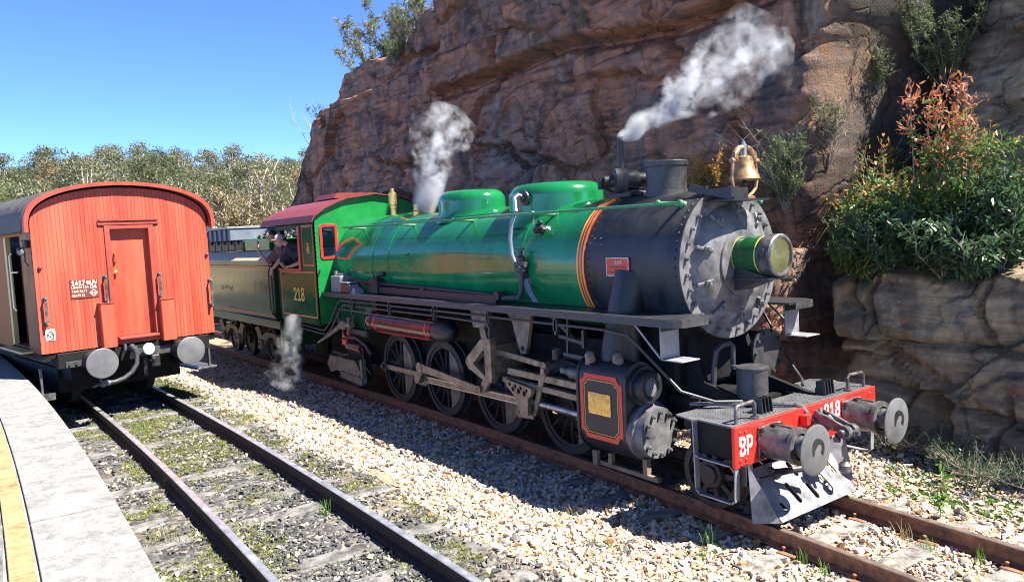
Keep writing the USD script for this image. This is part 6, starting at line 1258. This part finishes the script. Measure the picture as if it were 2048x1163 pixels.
shrub('heath_bush', 'pale shrub hanging high in the gully above the gum shrubs', 'bush', oncliff(1.75, 4.4, .15), 1.4, 51, 14, .6, (.0, -.15, 0), 5200, .055, .016, 'fine', None, .6, .2, 9, .008, .35, .06)
shrub('heath_bush', 'narrow green shrub climbing the gully below the pale one', 'bush', oncliff(1.5, 3.6, .1), 1.1, 52, 9, .35, (.05, -.2, 0), 2600, .055, .014, 'gum', None, .6, .2, 8, .007, .3, .05)
for k, (x, z, h, n, mt, lab) in enumerate(((1.0, 4.55, .8, 1900, 'fine', 'pale tufted shrub high on the left wall of the gully'), (.85, 3.75, .7, 1500, 'gum', 'green shrub on the left wall of the gully above the bell'), (1.3, 5.1, .9, 2000, 'fine', 'pale shrub at the top of the gully'), (1.05, 3.2, .6, 1300, 'gum', 'low green shrub at the mouth of the gully'))):
    shrub('heath_bush', lab, 'bush', oncliff(x, z, .08), h, 120+k, 10, .45, (.05, -.2, 0), n, .055, .015, mt, None, .6, .4, 8, .007, .3, .05)
shrub('dead_shrub', 'bare dry twigs leaning out of the gully behind the bell', 'dead shrub', oncliff(.35, 3.1, .05), 1.15, 53, 9, .8, (-.5, -.15, 0), 60, .04, .01, 'straw', None, .7, .1, 10, .007, .5, .05, TWIG)
shrub('dead_shrub', 'thin dry twigs standing in the dark gully left of the gum shrubs', 'dead shrub', oncliff(.85, 3.4, .05), 1.2, 54, 9, .5, (.1, -.05, 0), 60, .04, .01, 'straw', None, .7, .1, 9, .006, .4, .05, TWIG)
shrub('heath_bush', 'tiny pale tuft on the cliff seam above the steam', 'bush', oncliff(-3.4, 6.32, .05), .38, 55, 9, .2, (0, -.15, 0), 500, .04, .012, 'fine', None, .6, .1, 6, .005, .15, .04)
shrub('heath_bush', 'small green tuft above the cliff seam at the top of the picture', 'bush', oncliff(-1.6, 6.4, .05), .42, 56, 8, .2, (0, -.15, 0), 500, .05, .012, 'gum', None, .6, .1, 6, .005, .15, .04)
shrub('heath_bush', 'round pale green bush on the ledge of the upper left cliff', 'bush', oncliff(-12.0, 7.5, .4), .8, 58, 10, .4, (0, -.15, 0), 1500, .07, .018, 'fine', None, .6, .1, 8, .01, .3, .05)
shrub('heath_bush', 'dark bush on the upper left ledge beside the pale one', 'bush', oncliff(-10.9, 7.8, .4), 1.0, 59, 9, .5, (0, -.1, 0), 1200, .08, .02, 'gum', None, .6, .1, 8, .01, .4, .05)
shrub('heath_bush', 'yellow green bush clinging to the far left end of the cliff', 'bush', (-17.9, 4.2, 6.1), 1.3, 60, 10, .5, (-.1, -.1, 0), 1700, .07, .02, 'fine', None, .6, .1, 8, .012, .4, .05)
shrub('heath_bush', 'grey green bush low on the far left end of the cliff', 'bush', (-19.2, 4.4, 4.7), 1.2, 61, 10, .5, (-.2, -.1, 0), 1300, .08, .02, 'gumgrey', None, .6, .1, 8, .012, .4, .05)
shrub('dead_shrub', 'leafless sapling leaning into the sky from the far left end of the cliff', 'dead shrub', (-18.6, 4.4, 5.0), 3.2, 62, 5, .8, (-.45, 0, 0), 90, .08, .02, 'gumbrown', None, .7, .1, 8, .016, .9, .05, TWIG)
for k, (x, z, h, lab) in enumerate(((-16.3, 8.0, 3.0, 'leftmost gum sapling against the sky on top of the cliff'), (-14.9, 8.2, 2.7, 'second gum sapling from the left on top of the cliff'), (-13.4, 8.3, 3.0, 'third gum sapling from the left on top of the cliff'), (-11.6, 8.9, 2.8, 'fourth gum sapling from the left on top of the cliff'), (-10.2, 9.2, 2.4, 'bushy gum sapling at the top edge right of the other saplings'))):
    shrub('gum_sapling', lab, 'tree', (x, 5.0+.2*k, z-.5), h, 70+k, 4, 1.0, (-.35+.12*k, 0, 0), 2600, .17, .036, 'gum' if k % 2 else 'gumgrey', None, .6, .9, 7, .03, .9, .12, BARK, lo=.35)
# weeds along the foot of the cliff
for k, (x, d, h, lab) in enumerate(((2.5, .55, .25, 'dry fallen brush at the cliff foot nearest the far buffer'), (3.05, .6, .22, 'middle heap of dark brush and grass at the cliff foot'), (3.6, .7, .26, 'rightmost heap of dark brush at the cliff foot'), (4.1, .6, .22, 'brush heap at the right edge of the picture'))):
    shrub('brush_heap', lab, 'brush', V(x, float(cliff_y(np.array([[x]]), np.array([[.0]]))[0, 0])-d+.15, -.12), h, 80+k, 14, .55, (0, -.1, 0), 900, .05, .013, 'darkbroad' if k else 'gum', None, .6, .2, 8, .006, .4, .07, TWIG)
shrub('seedling', 'bright green leafy seedling growing beyond the rusty track', 'weed', V(3.72, .72, -.16), .52, 90, 1, .05, (.05, 0, 0), 60, .10, .028, 'grass', None, .6, .1, 9, .006, .06, .02)
# grass tufts
def tuft(label, x, y, h, n, seed, mat='grass', spread=.05, group=None):
    r = np.random.default_rng(seed); z = float(ground_z(x, y)+ground_noise(np.array([x]), np.array([y]))[0]); t_ = MB()
    for k in range(n):
        a = r.uniform(0, 6.28); L = h*r.uniform(.5, 1.1); o = V(x, y, z)+V(r.normal()*spread*.5, r.normal()*spread*.5, 0); dv = V(math.cos(a), math.sin(a), 0)*r.uniform(.1, .55)*L; s_ = V(-math.sin(a), math.cos(a), 0)*.004*r.uniform(.7, 1.3)
        P_ = [o + dv*t**1.6 + V(0, 0, L*t*(1-.25*t)) for t in (0, .4, .75, 1)]; v = []
        for i, p in enumerate(P_): w = 1-i/3.2; v += [p-s_*w, p+s_*w]
        t_.add(np.array(v), [(0, 1, 3), (0, 3, 2), (2, 3, 5), (2, 5, 4), (4, 5, 7), (4, 7, 6)])
    single('grass_tuft', t_, LM[mat], label, 'grass tuft', group, None, None, (x, y, z))
tuft('grass tuft in the shadow beside the front step of the engine', 1.57, -.98, .16, 26, 1)
tuft('tall sparse blades of grass in the ballast left of the pilot plate', 2.66, -1.33, .34, 12, 2)
tuft('short grass tuft in the sunlit ballast below the tall blades', 2.80, -1.5, .14, 40, 3, spread=.12)
tuft('bright grass tuft in the stones beside the shadow of the cab', -7.8, -2.1, .3, 40, 4, spread=.12)
tuft('leafy tuft at the carriage end of the dark shiny rail', -8.1, -3.45, .35, 34, 5, spread=.1)
tuft('grass tuft against the rusty near rail, the one closer to the engine', 3.38, -.98, .17, 24, 6)
tuft('grass tuft against the rusty near rail, the one closer to the camera', 3.62, -1.05, .16, 26, 7)
tuft('yellow grass tuft between the rusty rails by the far rail', 3.70, .12, .2, 30, 8, 'straw')
tuft('green grass tuft between the rusty rails at the second sleeper', 3.95, .0, .14, 34, 9, spread=.1)
tuft('grass tuft at the far rusty rail near the right edge', 4.35, .06, .2, 22, 10)
tuft('dark grass tuft against the near shiny rail, halfway along', -1.9, -4.83, .2, 30, 11, 'broad', .1)
tuft('grass tuft leaning on the near shiny rail close to the camera', .2, -4.8, .22, 30, 12)
tuft('grass tuft under the shiny far rail close to the camera', .1, -3.85, .18, 30, 13)
tuft('grass tuft at the platform edge nearest the camera', 1.0, -5.35, .2, 44, 14, spread=.14)
tuft('yellowing tuft at the platform edge, second from the camera', -.3, -5.2, .2, 40, 15, 'moss', .16)
tuft('small green tuft beside the shiny rail near the carriage', -5.2, -4.5, .22, 36, 16, spread=.1)
tuft('straw coloured tuft in the tan stones between the tracks', 1.3, -1.75, .16, 34, 17, 'straw', .05)
tuft('green tuft in the tan stones at the bottom of the picture', 2.15, -2.1, .13, 34, 18, spread=.1)
tuft('tuft growing in the shaded stones beside the engine wheels', -1.2, -1.3, .14, 26, 19, spread=.09)
# ground cover on the near track bed: uncountable
def cover(name, n, x0, x1, y0, y1, seed, thr, mat, smin, smax, label, keepout=None):
    r = np.random.default_rng(seed); x, y = r.uniform(x0, x1, n), r.uniform(y0, y1, n); ok, w = in_view(x, y)
    pz = meshkit.fbm(np.stack([x*1.25, y*1.7, x*0], -1), 3, seed)
    ok &= (pz > thr + .05*r.normal(size=n)) & (np.abs(np.abs(y-yleft(x))-.568) > .06) & (np.abs(np.abs(y-yloco(x))-.568) > .06)
    if keepout is not None: ok &= keepout(x, y)
    x, y = x[ok], y[ok]; print(name, len(x)); q = f'/World/{name}'
    inst = UsdGeom.PointInstancer.Define(stage, q); pr = []
    for k in range(4):
        m = MB(); nn = 16; a = r.uniform(0, 6.28, nn); p = np.c_[np.cos(a), np.sin(a), a*0]*r.uniform(0, .5, (nn, 1)); leaf_mesh(m, p, np.c_[np.cos(a), np.sin(a), r.uniform(.2, 1.6, nn)], r.uniform(.35, .8, nn), r.uniform(.16, .3, nn), r)
        pp = f'{q}/leaf_cluster_{k}'; usdkit.mesh(stage, pp, trimesh.Trimesh(np.vstack(m.v), np.vstack(m.f), process=False), LM[mat], smooth=None); pr.append(Sdf.Path(pp))
    inst.CreatePrototypesRel().SetTargets(pr); s_ = r.uniform(smin, smax, len(x))
    inst.CreatePositionsAttr(Vt.Vec3fArray.FromNumpy(np.c_[x, y, ground_z(x, y)+ground_noise(x, y)-.004].astype(np.float32))); inst.CreateScalesAttr(Vt.Vec3fArray.FromNumpy(np.repeat(s_[:, None], 3, 1).astype(np.float32)))
    inst.CreateOrientationsAttr(Vt.QuathArray([Gf.Quath(math.cos(b/2), 0, 0, math.sin(b/2)) for b in r.uniform(0, 6.28, len(x))])); inst.CreateProtoIndicesAttr(Vt.IntArray.FromNumpy(r.integers(0, 4, len(x)).astype(np.int32)))
    tagp(inst.GetPrim(), label, 'ground cover', None, 'stuff')
cover('ground_cover', 26000, -10, 3, -5.7, -3.0, 31, .505, 'moss', .02, .06, 'low yellow green ground cover spreading over the near track bed')
cover('cliff_foot_grass', 5000, 1.8, 6, 1.15, 2.4, 33, .5, 'grass', .03, .08, 'low grass growing between the rusty track and the cliff')

# ---------------------------------------------------------------- hill and forest
def hill_z(x, y):
    x, y = np.asarray(x, float), np.asarray(y, float); d = -x
    z = np.interp(d, [20, 32, 45, 60, 85, 115, 150, 220], [-1.3, -.6, .4, 1.8, 5.0, 8.2, 8.4, 4])
    z = z*(1+.10*np.sin(y*.035+1.2)) + np.clip(-y-4, 0, 60)*.05*np.clip((d-40)/60, 0, 1)
    return z + (meshkit.fbm(np.stack([x*.06, y*.06, 0*x], -1), 4, 5)-.5)*3.0*np.clip((d-28)/30, 0, 1)
hx, hy = np.meshgrid(np.arange(-240, -19, 2.0), np.arange(-90, 190, 2.5), indexing='ij')
hv = np.stack([hx, hy, hill_z(hx, hy)], -1); hid = np.arange(hx.size).reshape(hx.shape); hq = np.stack([hid[:-1, :-1], hid[1:, :-1], hid[1:, 1:], hid[:-1, 1:]], -1).reshape(-1, 4)
hillmat = paint('hill_scrub', (.15, .115, .06), .95, .4, .25, .06, 2., col2=(.26, .21, .12))
m = MB(); m.add(hv.reshape(-1, 3), hq); single('hill', m, hillmat, kind='structure', smooth=True)
# far tree kinds, under a class prim
UsdGeom.Scope.Define(stage, '/World/Looks/tree_kinds'); stage.CreateClassPrim('/tree_kinds')
def tree_kind(k, mat, bark, nclump, seed, tall=1.0, leaf=.3, per=85):
    r = np.random.default_rng(seed); q = f'/tree_kinds/kind_{k}'; UsdGeom.Xform.Define(stage, q); m = MB()
    tw = [V(0, 0, 0), V(r.normal()*.15, r.normal()*.15, 2.2), V(r.normal()*.4, r.normal()*.4, 4.4*tall)]
    m.tube([tw[0], (tw[0]+tw[1])/2, tw[1], (tw[1]+tw[2])/2, tw[2]], [.2, .17, .14, .11, .07], 7); C = []
    for j in range(nclump):
        z = r.uniform(.5, 1.0)*7.4*tall; rad = 2.1*math.sin(math.pi*min(1, (z/(7.6*tall)))**.9)**.6+.5; a = r.uniform(0, 6.28); c = V(rad*math.cos(a)*r.uniform(.25, 1), rad*math.sin(a)*r.uniform(.25, 1), z); C.append(c)
        s_ = tw[1]*.4+tw[2]*.6 if z > 4 else tw[1]; m.tube([s_, (s_+c)/2+V(0, 0, -.25), c], [.07, .045, .02], 5)
    usdkit.mesh(stage, q+'/trunk', trimesh.Trimesh(np.vstack(m.v), np.vstack(m.f), process=False), bark, smooth=None); m = MB()
    for c in C:
        p = r.normal(size=(per, 3)); p /= np.linalg.norm(p, axis=1)[:, None]; p = c + p*V(1.05, 1.05, .62)*r.uniform(.35, 1, (per, 1))*r.uniform(.7, 1.25); leaf_mesh(m, p, r.normal(size=(per, 3)), r.uniform(.6, 1.3, per)*leaf, r.uniform(.3, .6, per)*leaf, r, .3)
    usdkit.mesh(stage, q+'/crown', trimesh.Trimesh(np.vstack(m.v), np.vstack(m.f), process=False), LM[mat], smooth=None)
for k, (mt, bk, nc, tl_) in enumerate((('gum', BARK, 26, 1.0), ('gumgrey', WBARK, 24, 1.1), ('gumbrown', BARK, 22, 1.05), ('gumgrey', WBARK, 18, .85), ('fine', BARK, 20, .6), ('gumbrown', WBARK, 24, .95))): tree_kind(k, mt, bk, nc, 200+k, tl_)
r = np.random.default_rng(77); placed = []
kinds = ['rounded dark green gum tree', 'tall grey gum tree with pale trunk', 'brown tinged gum tree', 'small grey gum tree with pale trunk', 'low light green bushy tree', 'olive brown gum tree with pale trunk']
cnt = 0
for tries in range(6000):
    x = -r.uniform(44, 128); y = r.uniform(-14, 70); z = float(hill_z(x, y)); ok, w = in_view(V(x), V(y), V(z+4), 60)
    if not ok[0]: continue
    u = 1024+FPX*((V(x, y, z)-CAM)@_r)/((V(x, y, z)-CAM)@_f)
    if u > 640 or any((x-a)**2+(y-b)**2 < (2.8 if -x > 90 else 3.5)**2 for a, b in placed): continue
    open_ = u < 170 and 60 < -x < 88
    if open_ and r.uniform() < .8: continue
    placed.append((x, y)); k = int(r.choice(6, p=[.27, .33, .12, .15, .05, .08])) if not open_ else 4
    s_ = r.uniform(.7, 1.1)*(.75 if -x < 60 else .9)
    side_ = ['at the left edge', 'left of the carriage roof', 'above the carriage roof', 'right of the carriage roof', 'beside the cliff'][int(np.digitize(u, [90, 200, 310, 430]))]
    where = 'on the skyline' if -x > 95 else ('low on the hill' if -x < 65 else 'mid slope')
    where += ' '+side_
    copy_of(f'/tree_kinds/kind_{k}', 'gum_tree', (x, y, z-.1), r.uniform(0, 360), (s_, s_, s_*r.uniform(.75, 1.3)), kinds[k]+' '+where, 'tree', kinds[k]+' '+where); cnt += 1
    if cnt >= 250: break
print('trees', cnt)
# nearer white barked trees between the carriage and the cliff
for k, (x, y, h, lab, mt, n) in enumerate(((-33, 6.2, 7.6, 'large brown green gum tree with white branches right of the carriage roof', 'gumbrown', 5200), (-30, 8.6, 7.2, 'pale leaved gum tree with white trunks beside the cliff', 'gumgrey', 5200), (-37, 9.8, 8.2, 'grey green gum tree behind the white trunks', 'gumgrey', 3800), (-26, 4.6, 3.2, 'small leafy tree above the grey wagon', 'gum', 1800))):
    shrub('white_gum', lab, 'tree', (x, y, float(hill_z(x, y))-.1), h, 300+k, 6, 2.4, (-.05, .05, 0), n, .30, .075, mt, None, .6, .5, 8, .085, 2.3, .5, WBARK, lo=.3)
# ---------------------------------------------------------------- steam
def steam(name, label, p0, p1, r0, r1, dens, seed, scale, loc, squash=1.0, wob=.35, fade=1.0):
    p0, p1 = np.array(p0, float), np.array(p1, float); ax = p1-p0; L = np.linalg.norm(ax); ax /= L
    m = MB(); n = 14; prof = [(-r0*.6, r0*.3)] + [(t*L, (r0+(r1-r0)*t**.8)*1.25) for t in np.linspace(0, 1, n)] + [(L+r1*.6, r1*.4)]
    m.lathe(prof, p0, ax, 24)
    nodes = {'g': ('geometry', {}), 'off': ('vector_math', {'math_type': 'subtract', 'vector2': tuple(p0)}),
        'wn': ('noise_texture', {'scale': scale*.45, 'detail': 3.0}), 'wc': ('vector_math', {'math_type': 'subtract', 'vector2': (.5, .5, .5)}),
        't': ('vector_math', {'math_type': 'dot_product', 'vector2': tuple(ax)}), 'tn': ('map_range', {'clamp': True, 'from_min': 0., 'from_max': L}),
        'ws': ('math', {'math_type': 'multiply_add', 'value2': wob*2.2, 'value3': wob*.25}), 'wm': ('vector_math', {'math_type': 'scale'}), 'wo': ('vector_math', {'math_type': 'add'}),
        't2': ('vector_math', {'math_type': 'dot_product', 'vector2': tuple(ax)}), 'ac': ('vector_math', {'math_type': 'scale', 'vector1': tuple(ax)}), 'rd': ('vector_math', {'math_type': 'subtract'}), 'rl': ('vector_math', {'math_type': 'length'}),
        'tp': ('math', {'math_type': 'power', 'value2': .8}), 'rr': ('math', {'math_type': 'multiply_add', 'value2': float(r1-r0), 'value3': float(r0)}), 'q': ('math', {'math_type': 'divide'}),
        'fall': ('map_range', {'clamp': True, 'from_min': 1.0, 'from_max': .25, 'to_min': 0., 'to_max': 1.}),
        'dn': ('noise_texture', {'scale': scale, 'detail': 6.0, 'roughness': .62, 'distortion': .4}), 'dr': ('map_range', {'clamp': True, 'from_min': .46, 'from_max': .68}), 'core': ('math', {'math_type': 'subtract', 'value1': 1.0}),
        'mixn': ('math', {'math_type': 'maximum'}), 'cs': ('map_range', {'clamp': True, 'from_min': 0., 'from_max': .35, 'to_min': .9, 'to_max': 0.}),
        'pr': ('math', {'math_type': 'multiply'}), 'end': ('map_range', {'clamp': True, 'from_min': .35, 'from_max': 1.0, 'to_min': 1.0, 'to_max': 1-fade}), 'pe': ('math', {'math_type': 'multiply'}), 'd': ('math', {'math_type': 'multiply', 'value2': dens}),
        'v': ('principled_volume', {'color': (1, 1, 1), 'anisotropy': 0.})}
    links = [('g.position', 'off.vector1'), ('g.position', 'wn.vector'), ('wn.color', 'wc.vector1'), ('off.vector', 't.vector1'), ('t.value', 'tn.value'), ('tn.result', 'ws.value1'), ('wc.vector', 'wm.vector1'), ('ws.value', 'wm.scale'),
        ('off.vector', 'wo.vector1'), ('wm.vector', 'wo.vector2'), ('wo.vector', 't2.vector1'), ('t2.value', 'ac.scale'), ('wo.vector', 'rd.vector1'), ('ac.vector', 'rd.vector2'), ('rd.vector', 'rl.vector1'),
        ('tn.result', 'tp.value1'), ('tp.value', 'rr.value1'), ('rl.value', 'q.value1'), ('rr.value', 'q.value2'), ('q.value', 'fall.value'), ('g.position', 'dn.vector'), ('dn.fac', 'dr.value'), ('tn.result', 'cs.value'),
        ('dr.result', 'mixn.value1'), ('cs.result', 'mixn.value2'), ('fall.result', 'pr.value1'), ('mixn.value', 'pr.value2'), ('tn.result', 'end.value'), ('pr.value', 'pe.value1'), ('end.result', 'pe.value2'), ('pe.value', 'd.value1'), ('d.value', 'v.density')]
    mat = usdkit.material(stage, f'/World/Looks/steam_{seed}', nodes, links, volume='v.volume')
    single(name, m, mat, label, 'steam', None, None, True, loc)
steam('steam_plume', 'long white steam plume blowing right from the thin exhaust pipe', (.41, 0, 3.78), (2.2, .32, 4.5), .05, .43, 14., 1, 6.5, (.41, 0, 3.78), wob=.55, fade=.8)
steam('steam_plume', 'white steam rising between the cab whistle and the rear dome', (-4.25, 0, 3.25), (-3.7, .1, 4.6), .22, .46, 10., 2, 5.5, (-4.25, 0, 3.25), wob=.6, fade=.75)
steam('steam_plume', 'thin white steam drifting beside the steps under the cab', (-6.55, -1.6, 1.35), (-6.2, -1.9, .35), .16, .36, 2.6, 3, 6., (-6.55, -1.6, 1.35), wob=.4, fade=.1)
